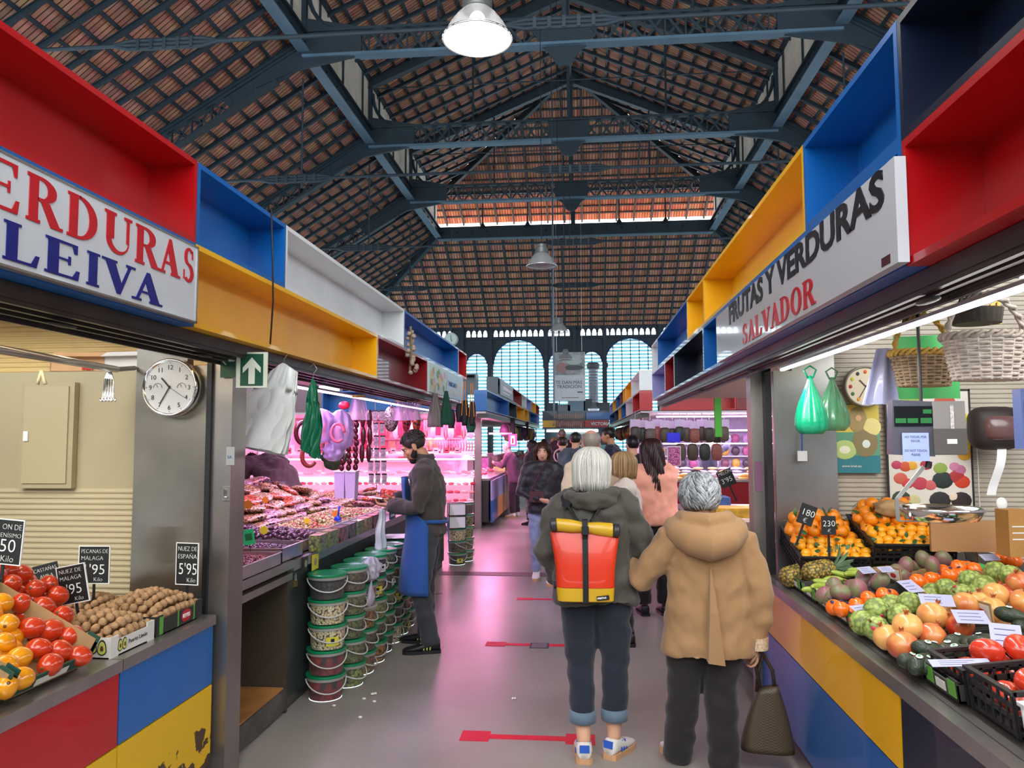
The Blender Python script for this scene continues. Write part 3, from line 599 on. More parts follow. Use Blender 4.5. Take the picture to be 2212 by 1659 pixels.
e=empty('led_strip',(-2.02,6.8,2.02),label='long lilac-pink tube light under the left shutter housing',cat='strip light'); MB().bx(-.015,.015,-2.9,3.1,-.012,.0).build('light_strip',tl,e); MB().bx(-.025,.025,-2.92,3.12,.0,.014).build('channel',STEEL,e)
# ---------------------------------------------------------------- second blocks
BC=['white','red','blue','yellow','navy','dred','lav','orange']
def row(side,X,z0,z1,ys,cols,nm,depth=.22):
    for k,(a,b,c) in enumerate(zip(ys,ys[1:],cols)):
        cell(side,a+.004,b-.004,z0,z1,c,'%s open box, %s in the %s of the far %s stalls'%({'lav':'lilac','dred':'dark red'}.get(c,c),['first','second','third','fourth','fifth','sixth','seventh','eighth'][k],nm,'left' if side=='l' else 'right'),depth=depth,X=X)
row('l',-1.62,G2+.02,G3+.02,[14.5,17.6,20.3,22.0,24.3,26.5,28.5],['navy','dred','white','lav','yellow','dred'],'upper row')
row('l',-1.62,G1,G2+.01,[12.8,16.7,18.7,21.3,23.0,26.9,28.5],['blue','navy','yellow','yellow','blue','lav'],'lower row')
row('r',.98,G2,G3,[13.2,15.4,17.6,18.6,20.0,22.4,25.0,28.0],['white','yellow','yellow','dred','blue','yellow','lav'],'upper row')
row('r',.98,G1,G2-.005,[13.2,15.0,17.4,19.5,21.0,23.5,28.0],['red','white','blue','yellow','navy','blue'],'lower row')
def fcell(x0,x1,Y,z0,z1,col,label,depth=.36):
    b=.022; m=MB(); m.bx(x0,x1,Y,Y+depth,z0,z0+b); m.bx(x0,x1,Y,Y+depth,z1-b,z1); m.bx(x0,x0+b,Y,Y+depth,z0+b,z1-b); m.bx(x1-b,x1,Y,Y+depth,z0+b,z1-b); m.bx(x0+b,x1-b,Y+depth-.02,Y+depth,z0+b,z1-b)
    m.build('fascia_box',paint(col),label=label,cat='display box',group='painted open boxes above the stalls')
fcell(-2.6,-1.99,14.1,G2+.03,G3+.05,'navy','black box facing the cross aisle, above the butcher stall corner')
fcell(-4.5,-2.0,12.8,G1,G2+.01,'blue','wide blue box facing the cross aisle, over the butcher stall')
fcell(1.35,2.6,13.2,G1,G2-.005,'red','wide red box facing the cross aisle, over the salt fish stall')
fcell(2.605,4.3,13.2,G1,G2-.005,'dred','dark red box facing the cross aisle, over the salt fish stall')
fcell(1.35,4.3,13.2,G2,G3,'white','white box facing the cross aisle, above the red ones')
m=MB(); m.bx(-6,-1.64,12.82,28.5,2.065,2.10); m.build('ceiling_left_stalls',mat('stall_ceiling_pale',sr('C8BCC4'),.6),kind='structure')
m=MB(); m.bx(1.0,4.3,13.22,28,2.07,2.10); m.build('ceiling_right_stalls',mat('stall_ceiling_pale',sr('C8BCC4'),.6),kind='structure')
m=MB(); m.bx(1.2,4.3,4.9,9.7,2.14,2.18); m.build('ceiling_right_block',mat('stall_ceiling_beige',sr('C9B89A'),.6),kind='structure')
m=MB(); m.bx(4.25,4.3,1,9.7,0,2.8); m.bx(4.25,4.3,13.3,28,0,2.8); m.build('wall_10',mat('pale_stall_wall',sr('C9BFC4'),.6),kind='structure')
m=MB(); m.bx(-6,-5.95,13,28.5,0,2.8); m.build('wall_11',mat('pink_stall_wall',sr('D8B4C0'),.6),kind='structure')
m=MB(); m.bx(-1.98,-1.86,13.85,13.97,0,2.05); m.build('column_corner',mat('steel_post',(.34,.31,.29),.35,.85),kind='structure')
for x in (3.0,1.9):
    e=empty('ceiling_panel_light',(x,7.2 if x>2 else 6.3,2.13),label='square white ceiling light in the second right stall, %s one'%('deeper' if x>2 else 'nearer the aisle'),cat='ceiling light'); MB().bx(-.3,.3,-.3,.3,-.012,0).build('diffuser',mat('panel_light',(1,1,1),.5,em=(1,.97,.9),es=5),e); MB().bx(-.32,.32,-.32,.32,0,.012).build('frame',WHITEP,e)
e=empty('poster_sign',(-1.60,16.2,2.65),label='grey sign panel on the far left stalls, next to the dark corner box',cat='shop sign'); MB().bx(-.02,0,-1.4,1.3,-.15,.15).build('panel',mat('sign_grey',sr('6A6E78'),.4),e); MB().bx(0,.003,-.9,.9,-.02,.05).bx(0,.003,-.9,.4,-.09,-.06).build('print',mat('chalk_white',(0,0,0)),e)
# side walls of the hall with tall openings
def side_wall(X,nm):
    vs=wall_with_holes(-4,YE,0,ZE+.1,[arch(y,3.2,5.9,2.6) for y in (-1.5,3.5,8.5,13.5,18.5,23.5,28.5,33)],0,.15)
    vs.v=[(X+(b if X<0 else -b)*-1,a,c) for a,b,c in vs.v]; vs.build(nm,NAVY,kind='structure')
side_wall(XC-HB-RUN+.1,'wall_hall_left'); side_wall(XC+HB+RUN-.1,'wall_hall_right')
# kiosk at the end of the aisle
kx0,kx1,KY=-1.62,1.12,30.6
e=empty('kiosk_stall',((kx0+kx1)/2,KY,0),label='stall closing the far end of the aisle, with sign letters and bright cases',cat='market stall'); hw=(kx1-kx0)/2
MB().bx(-hw,hw,0,2,2.0,2.06).bx(-hw,hw,0,2,2.66,2.72).bx(-hw,hw,1.9,2,0,2.7).bx(-hw,hw,.0,.1,2.34,2.38).build('frame',paint('navy'),e)
MB().bx(-hw+.1,hw-.1,.3,1,0,.95).build('counter_body',mat('kiosk_counter',sr('8A98A0'),.4),e)
MB().bx(-hw+.2,hw-.2,.25,.9,.95,1.35).build('display_case',mat('case_glass_teal',sr('9FD6D2'),.2,alpha=.5),e)
MB().bx(-hw+.15,hw-.5,.4,.5,1.88,1.97).build('light_tube',mat('cool_tube',(1,1,1),.5,em=(.6,1,.95),es=8),e)
for a,b,z0,z1,c in ((-hw,-hw+.55,2.06,2.34,'yellow'),(-hw+.55,-hw+1.7,2.06,2.34,'dred'),(-hw+1.7,hw-.1,2.06,2.34,'red'),(-hw,-hw+1.75,2.38,2.66,'navy'),(-hw+1.75,hw,2.38,2.66,'steelblue')):
    MB().bx(a+.01,b-.01,.02,.05,z0,z1).build('fascia_panel',paint(c),e)
text('VICTORIA',.17,(kx0+1.95,KY+.012,2.14),(1,0,0),(0,0,1),CHALK,e,th=.004,bold=.004)
gg=MB(); rr=random.Random(5)
for k in range(14): gg.box((-hw+.45+k*.085,-.0,2.2+rr.uniform(-.03,.03)),(.05,.05,.16+rr.uniform(0,.05)))
for k in range(14): gg.box((-hw+.5+k*.085,-.0,2.5),(.05,.05,.14+rr.uniform(0,.05)))
gg.build('goods',mat('kiosk_goods',sr('B08A78'),.6,var=.4,vs=9),e)
m=MB(); rr=random.Random(2)
area('kiosk_fill',((kx0+kx1)/2,KY+.4,1.9),(1.6,.2),30,(.7,1,.95),(R(60),0,0))  # fill lamp added to brighten the kiosk
# ---------------------------------------------------------------- produce prototypes
PR={}
def cellm(n,c1,c2,sc,rough=.55,dark='4E4424'):
    m=mat(n,sr(c1),rough,var=.1); nt=m.node_tree; b=nt.nodes['Principled BSDF']; L=nt.links.new; v=nt.nodes.new('ShaderNodeTexVoronoi'); v.inputs['Scale'].default_value=sc; L([x for x in nt.nodes if x.type=='TEX_COORD'][0].outputs['Object'],v.inputs['Vector'])
    r=[x for x in nt.nodes if x.type=='VALTORGB'][0]; L(v.outputs['Distance'],r.inputs[0]); e=r.color_ramp.elements; e[0].position=.25; e[0].color=(*sr(c1),1); e[1].position=.7; e[1].color=(*sr(dark),1); k=e.new(.5); k.color=(*sr(c2),1); return m
FOOD=dict(rough=.35,coat=.25)
def fm(n,c,**k):
    d=dict(rough=.38,coat=.2,var=.10,vs=25); d.update(k); return mat(n,sr(c),**d)
def proto(name,builder,cat):
    """prototype thing; the first placed copy uses it, later ones copy it"""
    PR[name]=dict(build=builder,root=None,cat=cat)
def place(name,loc,rot=(0,0,0),sc=1.0,label=None,group=None):
    p=PR[name]
    if p['root'] is None: o=p['build'](); p['root']=o
    else: o=copy_tree(p['root'])
    o.location=loc; o.rotation_euler=rot; o.scale=(sc,)*3 if not isinstance(sc,tuple) else sc; o['label']=label; o['category']=p['cat']
    if group: o['group']=group
    return o
LEAF=fm('citrus_leaf','2E5A26',rough=.45); STEMG=fm('stem_green','4A5A28'); STEMB=fm('stem_brown','6A4A2A')
def leaf_mb(L,w,bend=.3,base=(0,0,0),az=0,el=.4,fold=.15):
    m=MB(); b=Vector(base)
    def fn(u,v):
        x=v*L; ww=w*math.sin(PI*min(1,v*.97+.03))**.8*(u-.5)*2; z=-bend*L*v*v+abs(u-.5)*fold*w
        p=Vector((x*math.cos(el)-z*0,ww,x*math.sin(el)+z)); c,s=math.cos(az),math.sin(az); return b+Vector((p.x*c-p.y*s,p.x*s+p.y*c,p.z))
    m.sheet(fn,4,6); return m
def b_orange():
    def fn(p): p=p.copy(); p.z-= .05*math.exp(-((p.x**2+p.y**2)*30)); return p
    o=MB().ell((0,0,0),(.039,.039,.037),16,12,fn=fn).build('orange',fm('orange_peel','F08A0C',bump=.25,bs=220),smooth=True)
    MB().ell((0,0,.034),.004,6,4).build('stem',STEMG,o); 
    m=leaf_mb(.055,.013,.3,(0,0,.035),.5,.5); m.build('leaf',LEAF,o); return o
def b_mandarin():
    o=MB().ell((0,0,0),(.029,.029,.026),14,10,fn=lambda p:Vector((p.x,p.y,p.z-.12*math.exp(-((p.x**2+p.y**2)*20))*(1 if p.z>0 else -1)))).build('mandarin',fm('mandarin_peel','EFA012',bump=.2,bs=200),smooth=True)
    MB().ell((0,0,.021),.003,6,4).build('stem',STEMG,o); leaf_mb(.04,.010,.3,(0,0,.022),2.1,.6).build('leaf',LEAF,o); return o
def b_tomato_oval(name='tomato',col='CC3A16'):
    def f():
        o=MB().ell((0,0,0),(.037,.037,.046),18,12,fn=lambda p:Vector((p.x*(1+.025*math.cos(4*math.atan2(p.y,p.x))),p.y*(1+.025*math.cos(4*math.atan2(p.y,p.x))),p.z*(1 if p.z<0 else .93)))).build(name,fm(name+'_skin',col,rough=.2,coat=.7,var=.12,vs=15),smooth=True)
        MB().ell((0,0,.042),(.006,.006,.003),8,4).build('stem_scar',STEMB,o); return o
    return f
def b_tomato_big():
    o=MB().ell((0,0,0),(.047,.047,.036),24,12,fn=lambda p:Vector((p.x*(1+.05*abs(math.cos(3.5*math.atan2(p.y,p.x)))*abs(p.z)),p.y*(1+.05*abs(math.cos(3.5*math.atan2(p.y,p.x)))*abs(p.z)),p.z-.18*math.exp(-((p.x**2+p.y**2)*14))*(1 if p.z>0 else 0)))).build('tomato',fm('ribbed_tomato_skin','CC3A22',rough=.25,coat=.6,var=.2,vs=12),smooth=True)
    m=MB()
    for k in range(5): m.add([(math.cos(a)*r_,math.sin(a)*r_,z) for a,r_,z in ((k*1.257,.0,.030),(k*1.257-.25,.008,.030),(k*1.257,.02,.034),(k*1.257+.25,.008,.030))],[(0,1,2,3)])
    m.build('calyx',STEMG,o); return o
def b_pome():
    o=MB().ell((0,0,0),(.052,.052,.047),20,12,fn=lambda p:Vector((p.x*(1+.03*math.cos(6*math.atan2(p.y,p.x))),p.y*(1+.03*math.cos(6*math.atan2(p.y,p.x))),p.z))).build('pomegranate',None or pome_mat(),smooth=True)
    m=MB(); m.lathe([(.010,.042),(.006,.049),(.009,.057)],n=12,cap=False)
    for k in range(6): a=k*PI/3; m.add([(math.cos(a-.4)*.009,math.sin(a-.4)*.009,.055),(math.cos(a+.4)*.009,math.sin(a+.4)*.009,.055),(math.cos(a)*.014,math.sin(a)*.014,.064)],[(0,1,2)])
    m.build('crown',fm('pome_crown','A8552A'),o); return o
def pome_mat():
    if 'pome_skin' in _M: return _M['pome_skin']
    m=mat('pome_skin',sr('DB9448'),.3,coat=.35,var=.1); nt=m.node_tree; b=nt.nodes['Principled BSDF']
    n=[x for x in nt.nodes if x.type=='TEX_NOISE'][0]; n.inputs['Scale'].default_value=12; r=[x for x in nt.nodes if x.type=='VALTORGB'][0]; oi=nt.nodes.new('ShaderNodeObjectInfo')
    a=nt.nodes.new('ShaderNodeMath'); a.operation='MULTIPLY_ADD'; a.inputs[1].default_value=.55; a.inputs[2].default_value=-.25; nt.links.new(oi.outputs['Random'],a.inputs[0])
    a2=nt.nodes.new('ShaderNodeMath'); a2.operation='ADD'; nt.links.new(n.outputs['Fac'],a2.inputs[0]); nt.links.new(a.outputs[0],a2.inputs[1]); nt.links.new(a2.outputs[0],r.inputs[0])
    e=r.color_ramp.elements; e[0].position=.35; e[0].color=(*sr('E0A45C'),1); e[1].position=.78; e[1].color=(*sr('C23A22'),1); return m
def b_cheri():
    m=MB(); vs=[]; n,k=26,18
    def fn(p):
        a=math.atan2(p.y,p.x); t=math.acos(max(-1,min(1,p.z))); q=math.cos(a*8+(int(t*5.5)%2)*PI)*math.sin(t); w=1+.05*q*abs(math.sin(t*5.5)); return Vector((p.x*w,p.y*w,p.z*w*(1.05 if p.z<0 else .95)))
    o=m.ell((0,0,0),(.05,.05,.053),40,26,fn=fn).build('custard_apple',cellm('cherimoya_cells','A4B45E','8C9E50',58,.5,'66783A'),smooth=True)
    MB().lathe([(.006,.04),(.005,.06)],n=8).build('stem',STEMB,o); MB().ell((.02,-.02,.040),(.010,.010,.004),8,4,rot=(.5,.5,0)).build('sticker',mat('sticker_red',sr('C03048'),.4),o); return o
def b_mango():
    o=MB().ell((0,0,0),(.05,.040,.037),18,12,fn=lambda p:Vector((p.x,p.y+.12*p.x*p.x,p.z))).build('mango',mango_mat(),smooth=True)
    MB().ell((.047,.004,.006),.005,6,4).build('stem',STEMB,o); return o
def mango_mat():
    if 'mango_skin' in _M: return _M['mango_skin']
    m=mat('mango_skin',sr('7A6A5E'),.45,coat=.1,var=.1); nt=m.node_tree; n=[x for x in nt.nodes if x.type=='TEX_NOISE'][0]; n.inputs['Scale'].default_value=14
    e=[x for x in nt.nodes if x.type=='VALTORGB'][0].color_ramp.elements; e[0].position=.38; e[0].color=(*sr('6E7A50'),1); e[1].position=.62; e[1].color=(*sr('8A5560'),1); return m
def b_persim():
    o=MB().ell((0,0,0),(.036,.036,.034),16,10,fn=lambda p:Vector((p.x*(1+.03*math.cos(4*math.atan2(p.y,p.x))),p.y*(1+.03*math.cos(4*math.atan2(p.y,p.x))),p.z))).build('persimmon',fm('persimmon_skin','F06A12',rough=.25,coat=.5),smooth=True)
    m=MB(); m.ell((.012,-.012,.0315),(.011,.008,.003),8,4,rot=(.4,.3,0)); m.build('sticker',mat('sticker_navy',sr('2A2A5A'),.4),o); return o
def b_avocado():
    o=MB().ell((0,0,0),(.056,.034,.033),18,12,fn=lambda p:Vector((p.x,p.y*(1-.28*(p.x+1)/2),p.z*(1-.28*(p.x+1)/2)))).build('avocado',fm('avocado_skin','2A3524',rough=.5,coat=.15,var=.35,vs=30,bump=.4,bs=150),smooth=True)
    MB().ell((-.008,-.006,.0305),(.011,.011,.003),10,4,rot=(.15,0,0)).build('sticker',mat('sticker_white',sr('DCE6E0'),.4),o); MB().ell((-.008,-.006,.0322),(.006,.006,.002),8,4,rot=(.15,0,0)).build('sticker_mark',mat('sticker_green',sr('2E8A50'),.4),o); return o
def b_apple():
    return MB().ell((0,0,0),(.036,.036,.033),14,10,fn=lambda p:Vector((p.x,p.y,p.z-.2*math.exp(-((p.x**2+p.y**2)*14))*(1 if p.z>0 else 0)))).build('apple',fm('red_apple','A8283A',var=.4,vs=22,rough=.3,coat=.4),smooth=True)
def b_banana():
    pts=[(math.sin(a)*.075,0,-math.cos(a)*.075+.075) for a in [(-.75+1.5*k/9) for k in range(10)]]
    o=MB().tube(pts,[.005,.012,.0155,.0165,.017,.017,.0165,.0155,.012,.006],6).build('banana',fm('banana_green_yellow','9DB040',var=.2,vs=10),smooth=True)
    MB().tube([pts[-1],(pts[-1][0]+.012,0,pts[-1][2]+.012)],[.006,.005],6).build('tip',STEMB,o); return o
def pineskin():
    return cellm('pineapple_cells','C09A3C','7E7034',75)
def b_pine():
    m=MB()
    def fn(p):
        a=math.atan2(p.y,p.x); z=p.z; u=(a/(2*PI)*9+z*4.2)%1; v=(-a/(2*PI)*9+z*4.2)%1; q=(1-abs(2*u-1))*(1-abs(2*v-1)); w=1+.10*q; k=(1-abs(p.z)**4)**.5/max(.05,math.sqrt(1-p.z*p.z)) if abs(p.z)<.995 else 1
        return Vector((p.x*w*min(k,2.2),p.y*w*min(k,2.2),p.z))
    o=m.ell((0,0,0),(.055,.055,.095),54,40,fn=fn).build('pineapple',pineskin(),smooth=False)
    l=MB(); r=random.Random(3)
    for k in range(34):
        t=k/34; a=k*2.4; L=.07+.08*(1-t)+r.uniform(-.01,.02); b=leaf_mb(L,.011,.35*(1-t)+.05,(math.cos(a)*.012,math.sin(a)*.012,.09),a,PI/2*(.35+.6*t),.4); l.add(b.v,b.f)
    l.build('leaf_crown',fm('pineapple_leaf','5E7A5A',rough=.6,coat=0,var=.25),o); return o
def b_walnut():
    return MB().ell((0,0,0),(.020,.017,.017),10,8,fn=lambda p:p*(1+.05*math.sin(7*p.x)*math.sin(9*p.y+1)+.05*math.exp(-(p.y*6)**2))).build('walnut',fm('walnut_shell','B08A62',rough=.7,coat=0,var=.25,vs=60,bump=.5,bs=120),smooth=True)
def b_mush():
    o=MB().ell((0,0,0),(.028,.028,.02),12,8).build('potato',fm('small_potato','C8A078',rough=.7,coat=0,var=.2),smooth=True); return o
for n,b,c in (('orange',b_orange,'orange'),('mandarin',b_mandarin,'mandarin'),('tomato_oval',b_tomato_oval(),'tomato'),('persimmon_yellow',b_tomato_oval('yellow_tomato','EE9A10'),'tomato'),('tomato_big',b_tomato_big,'tomato'),('pome',b_pome,'pomegranate'),('cheri',b_cheri,'custard apple'),('mango',b_mango,'mango'),('persim',b_persim,'persimmon'),('avocado',b_avocado,'avocado'),('apple',b_apple,'apple'),('banana',b_banana,'banana'),('pine',b_pine,'pineapple'),('walnut',b_walnut,'walnut'),('potato',b_mush,'potato')): proto(n,b,c)
RR=random.Random(11)
def atplane(x,y,p0,n):
    r=ray(x,y); n=Vector(n); return EYE+r*((Vector(p0)-EYE).dot(n)/r.dot(n))
def rrot(tilt=PI): return (RR.uniform(-tilt,tilt),RR.uniform(-tilt,tilt),RR.uniform(0,2*PI))
# ---------------------------------------------------------------- right display deck (gently rising shelf)
DS=.12
def dz(X): return .845+DS*(X-1.1)
def dk(cx,cy,h=.03):
    """crop point on the fruit display -> place on the deck, h above it"""
    return atplane(1560+cx/2.724,1050+cy/2.724,(1.1,0,.845+h),(-DS,0,1))
CARD=mat('cardboard',sr('A8865C'),.8,var=.1,vs=6); CARDD=mat('cardboard_printed',sr('3A3A36'),.6,var=.3,vs=12); GP=mat('green_print',sr('5AA03A'),.5); LW=mat('label_white_print',sr('DAD6CC'),.6); LR=mat('label_red_print',sr('B8242E'),.5)
def deckbox(x0,x1,y0,y1,h,wall,mats,name='fruit_tray',label=None,base=0,plastic=False,pm=None,grp=None):
    """open tray lying on the sloping deck, with front edge facing the aisle"""
    e=empty(name,(x0,y0,dz(x0)+base),rot=(0,-math.atan(DS),0),label=label,cat='tray' if not plastic else 'crate',group=grp); L=(x1-x0)*math.sqrt(1+DS*DS); Wd=y1-y0; t=.006
    m=MB(); m.bx(0,L,0,Wd,0,.005); m.build('base',pm or mats,e)
    if not plastic:
        m=MB(); m.bx(0,t,0,Wd,0,h*.75); m.bx(L-t,L,0,Wd,0,h); m.bx(0,L,0,t,0,h*.8); m.bx(0,L,Wd-t,Wd,0,h*.8)
        for yy in (0,Wd-.05): m.bx(0,t,yy,yy+.05,0,h)
        m.build('sides',mats,e)
        g=MB(); g.bx(-.0015,0,.01,.06,.01,h*.9); g.bx(-.0015,0,Wd-.06,Wd-.01,.01,h*.9); g.build('print',GP,e); 
        q=MB(); q.bx(-.0018,-.0003,Wd*.35,Wd*.65,.012,h*.6); q.build('print',LW,e)
    else:
        m=MB()
        for z in (0.0,h*.36,h*.62,h*.9): 
            for a in ((0,t,0,Wd),(L-t,L,0,Wd),(0,L,0,t),(0,L,Wd-t,Wd)): m.bx(a[0],a[1],a[2],a[3],z,z+h*.13)
        n=max(3,int(Wd/.035))
        for k in range(n+1):
            yy=Wd*k/n; m.bx(0,t,yy-.004,yy+.004,0,h); m.bx(L-t,L,yy-.004,yy+.004,0,h)
        n=max(3,int(L/.035))
        for k in range(n+1):
            xx=L*k/n; m.bx(xx-.004,xx+.004,0,t,0,h); m.bx(xx-.004,xx+.004,Wd-t,Wd,0,h)
        r=MB(); 
        for a in ((-.008,.008,-.008,Wd+.008),(L-.008,L+.008,-.008,Wd+.008),(0,L,-.008,.008),(0,L,Wd-.008,Wd+.008)): r.bx(a[0],a[1],a[2],a[3],h-.006,h+.004)
        m.build('sides',pm or BLACK,e); r.build('rim',pm or BLACK,e)
    return e
m=MB(); vs=[(1.1,1.0,.832),(1.1,4.74,.832),(2.3,4.74,dz(2.3)-.004),(2.3,1.0,dz(2.3)-.004)]
m.prism([(0,.0),(1.2,DS*1.2+.012),(1.2,0)],(1.1,4.72,.832),(1,0,0),(0,0,1),3.6); m.build('display_ramp',mat('ramp_dark',(.05,.045,.04),.6),label='sloping display shelf under the fruit trays on the right',cat='display shelf')
ys=[(4.30,4.42),(3.98,4.28),(3.68,3.96),(3.36,3.66),(3.02,3.34),(2.74,3.0)]
names=['pineapples','green bananas','mangoes','orange persimmons','custard apples','pomegranates']
tr_=[(3.62,3.84,'the mangoes'),(3.35,3.60,'the orange persimmons'),(3.02,3.33,'the custard apples'),(2.70,3.0,'the pomegranates'),(3.86,4.10,'the green bananas'),(4.12,4.30,'the pineapples'),(2.46,2.68,'the avocados nearest the tomatoes')]
for y0,y1,nm in tr_:
    for k,(a,b) in enumerate(((1.12,1.50),(1.51,1.90))):
        deckbox(a,b,y0,y1,.065,0,CARDD if k==0 else CARD,label='printed cardboard fruit tray under %s, %s'%(nm,'front row by the steel edge' if k==0 else 'back row'),grp='cardboard fruit trays on the right counter')
def many(kind,pts,h,label,group,sc=1.0,flat=None):
    for p in pts:
        q=dk(p[0],p[1],p[2] if len(p)>2 else h); place(kind,q,rrot() if flat is None else flat(),sc*RR.uniform(.93,1.07),label,group)
g='fruit on the right hand counter'
many('apple',[(750,300),(800,310),(840,320),(715,290),(1000,265),(1050,250),(1100,245),(1150,240),(960,270),(650,395),(620,400),(690,385),(500,440),(470,450),(1185,235),(1020,235)],.06,'small red apple between the black crates and the pineapples','red apples by the pineapples')
many('banana',[(1110,405,.08),(1060,400,.07),(1000,420,.06),(960,440,.06),(1140,390,.07),(760,515,.08),(700,520,.07),(650,545,.07),(600,565,.06),(560,590,.06),(800,500,.08),(530,610,.05),(700,560,.05),(1010,445,.05),(900,465,.05)],.06,'short green-yellow banana beside the pineapples','green bananas by the pineapples',flat=lambda:(RR.uniform(-.4,.4)+PI/2,RR.uniform(-.2,.2),RR.uniform(-.5,.5)))
many('mango',[(1200,440),(1235,465,.09),(1110,480),(1180,430,.09),(1030,500),(930,560,.08),(835,545,.08),(700,630,.08),(610,640),(800,610,.09),(770,600),(660,600,.08),(870,580,.05),(1080,470,.08),(1300,430,.08),(980,540,.05),(640,670,.04),(730,655,.04),(1250,430,.06),(1060,520,.04)],.06,'grey-purple mango in the middle of the right display','mangoes on the right counter')
many('persim',[(1390,475,.08),(1440,480),(1480,490,.06),(1340,525,.08),(1300,500),(1270,555),(1230,545,.07),(1180,575),(1150,560,.07),(950,640,.08),(990,650,.06),(860,660,.07),(790,700),(700,725,.07),(660,715,.04),(740,740,.04),(1680,430,.06),(1720,440,.06),(1640,425,.06),(1320,560,.04),(1400,520,.05),(900,680,.04),(1210,590,.03)],.05,'bright orange persimmon with a small sticker','persimmons on the right counter',flat=lambda:(RR.uniform(-.5,.5),RR.uniform(-.5,.5),RR.uniform(0,6)))
many('cheri',[(1460,560,.09),(1540,595,.08),(1610,510,.08),(1700,530,.08),(1315,605,.07),(1410,640,.07),(1100,690,.10),(910,730,.09),(1045,770,.08),(825,805,.05),(905,835,.05),(1000,710,.06),(1180,710,.05),(1500,640,.05),(1240,640,.04)],.07,'knobbly pale green custard apple in the right display','custard apples on the right counter',sc=.96)
many('pome',[(1750,570,.10),(1610,640,.10),(1430,700,.10),(1240,765,.11),(1090,825,.11),(1400,825,.08),(1235,885,.07),(1065,940,.07),(970,890,.07),(1590,725,.07),(1780,680,.08),(1520,690,.07),(1320,760,.05),(1170,840,.04),(1690,640,.05),(1850,640,.08),(1900,560,.1)],.08,'glossy pomegranate between the custard apples and avocados','pomegranates on the right counter',flat=lambda:(RR.uniform(-.6,.6),RR.uniform(-.6,.6),RR.uniform(0,6)))
many('avocado',[(1700,760,.12),(1760,830,.08),(1820,800,.06),(1540,915,.08),(1390,915,.06),(1340,965,.06),(1400,985,.07),(1500,1000,.06),(1600,965,.06),(1215,965,.07),(1280,1015,.05),(1165,1045,.05),(1115,1035,.04),(1215,1055,.04),(1250,975,.06),(1480,930,.06),(1560,980,.04),(1440,1020,.04),(1330,1020,.03),(1680,930,.05),(1740,900,.05)],.06,'dark green avocado with a round white sticker','avocados on the right counter',flat=lambda:(RR.uniform(-.3,.3),RR.uniform(-.3,.3),RR.uniform(-.6,.9)))
for (cx,cy,h,rz,lab) in ((570,500,.08,.35,'pineapple lying in the front tray, its crown toward the wall'),(900,370,.12,.35,'bigger pineapple lying behind, highest in the fruit display'),(430,525,.05,.5,'pineapple at the corner of the display, seen end-on')):
    q=dk(cx,cy,h); place('pine',q,(0,PI/2-.12,rz),1.0,lab)
# oranges: two tilted black crates against the steel partition
def orange_crate(x0,x1,y0,y1,z0,tilt,label):
    e=empty('plastic_crate',(x0,y0,z0),rot=(tilt,0,0),label=label,cat='crate'); L,Wd,h=x1-x0,y1-y0,.11; t=.006; m=MB(); m.bx(0,L,0,Wd,0,.006).build('base',BLACK,e); m=MB()
    for z in (0,.035,.06,.085):
        for a in ((0,t,0,Wd),(L-t,L,0,Wd),(0,L,0,t),(0,L,Wd-t,Wd)): m.bx(*a,z,z+.014)
    for k in range(13):
        xx=L*k/12; m.bx(xx-.004,xx+.004,0,t,0,h); m.bx(xx-.004,xx+.004,Wd-t,Wd,0,h); yy=Wd*k/12; m.bx(0,t,yy-.004,yy+.004,0,h); m.bx(L-t,L,yy-.004,yy+.004,0,h)
    m.build('sides',BLACK,e); r=MB()
    for a in ((-.008,.008,-.008,Wd+.008),(L-.008,L+.008,-.008,Wd+.008),(0,L,-.008,.008),(0,L,Wd-.008,Wd+.008)): r.bx(*a,h-.006,h+.004)
    r.build('rim',BLACK,e); return e
TL=.28
orange_crate(1.16,1.52,4.28,4.70,.90,TL,'black plastic crate heaped with oranges, nearest the steel wall'); orange_crate(1.54,1.96,4.28,4.70,.97,TL,'black plastic crate of oranges behind the first, beside the hanging scale')
ct,st=math.cos(TL),math.sin(TL)
def incr(x0,z0,u,v,w): return Vector((x0+u,4.28+v*ct-w*st,z0+v*st+w*ct))
for (x0,z0,lab,grp) in ((1.16,.90,'orange in the crate by the steel wall','oranges in the first crate'),(1.54,.97,'orange in the crate beside the scale','oranges in the second crate')):
    r0=.039
    for j in range(4):
        for i in range(5):
            v=.20+j*.064; u=.035+i*.072+(j%2)*.02
            if u<.36: place('orange',incr(x0,z0,u,v,.10+.012*j+RR.uniform(-.008,.01)),rrot(1.2),RR.uniform(.92,1.1),lab,grp)
    for j in range(3):
        for i in range(4): place('orange',incr(x0,z0,.07+i*.07+RR.uniform(-.01,.01),.25+j*.062,.155+.014*j),rrot(1.2),RR.uniform(.92,1.1),lab,grp)
    for i in range(3): place('orange',incr(x0,z0,.10+i*.08,.33,.215),rrot(1.2),1,lab,grp)
    for j in range(4):
        for i in range(7): 
            if x0+.03+i*.052<x0+.36: place('mandarin',incr(x0,z0,.03+i*.052+(j%2)*.015,.03+j*.047,.09+.01*j+RR.uniform(-.005,.012)),rrot(1.2),RR.uniform(.9,1.1),'small mandarin in the %s'%('first orange crate' if x0<1.5 else 'second orange crate'),'mandarins in the %s crate'%('first' if x0<1.5 else 'second'))
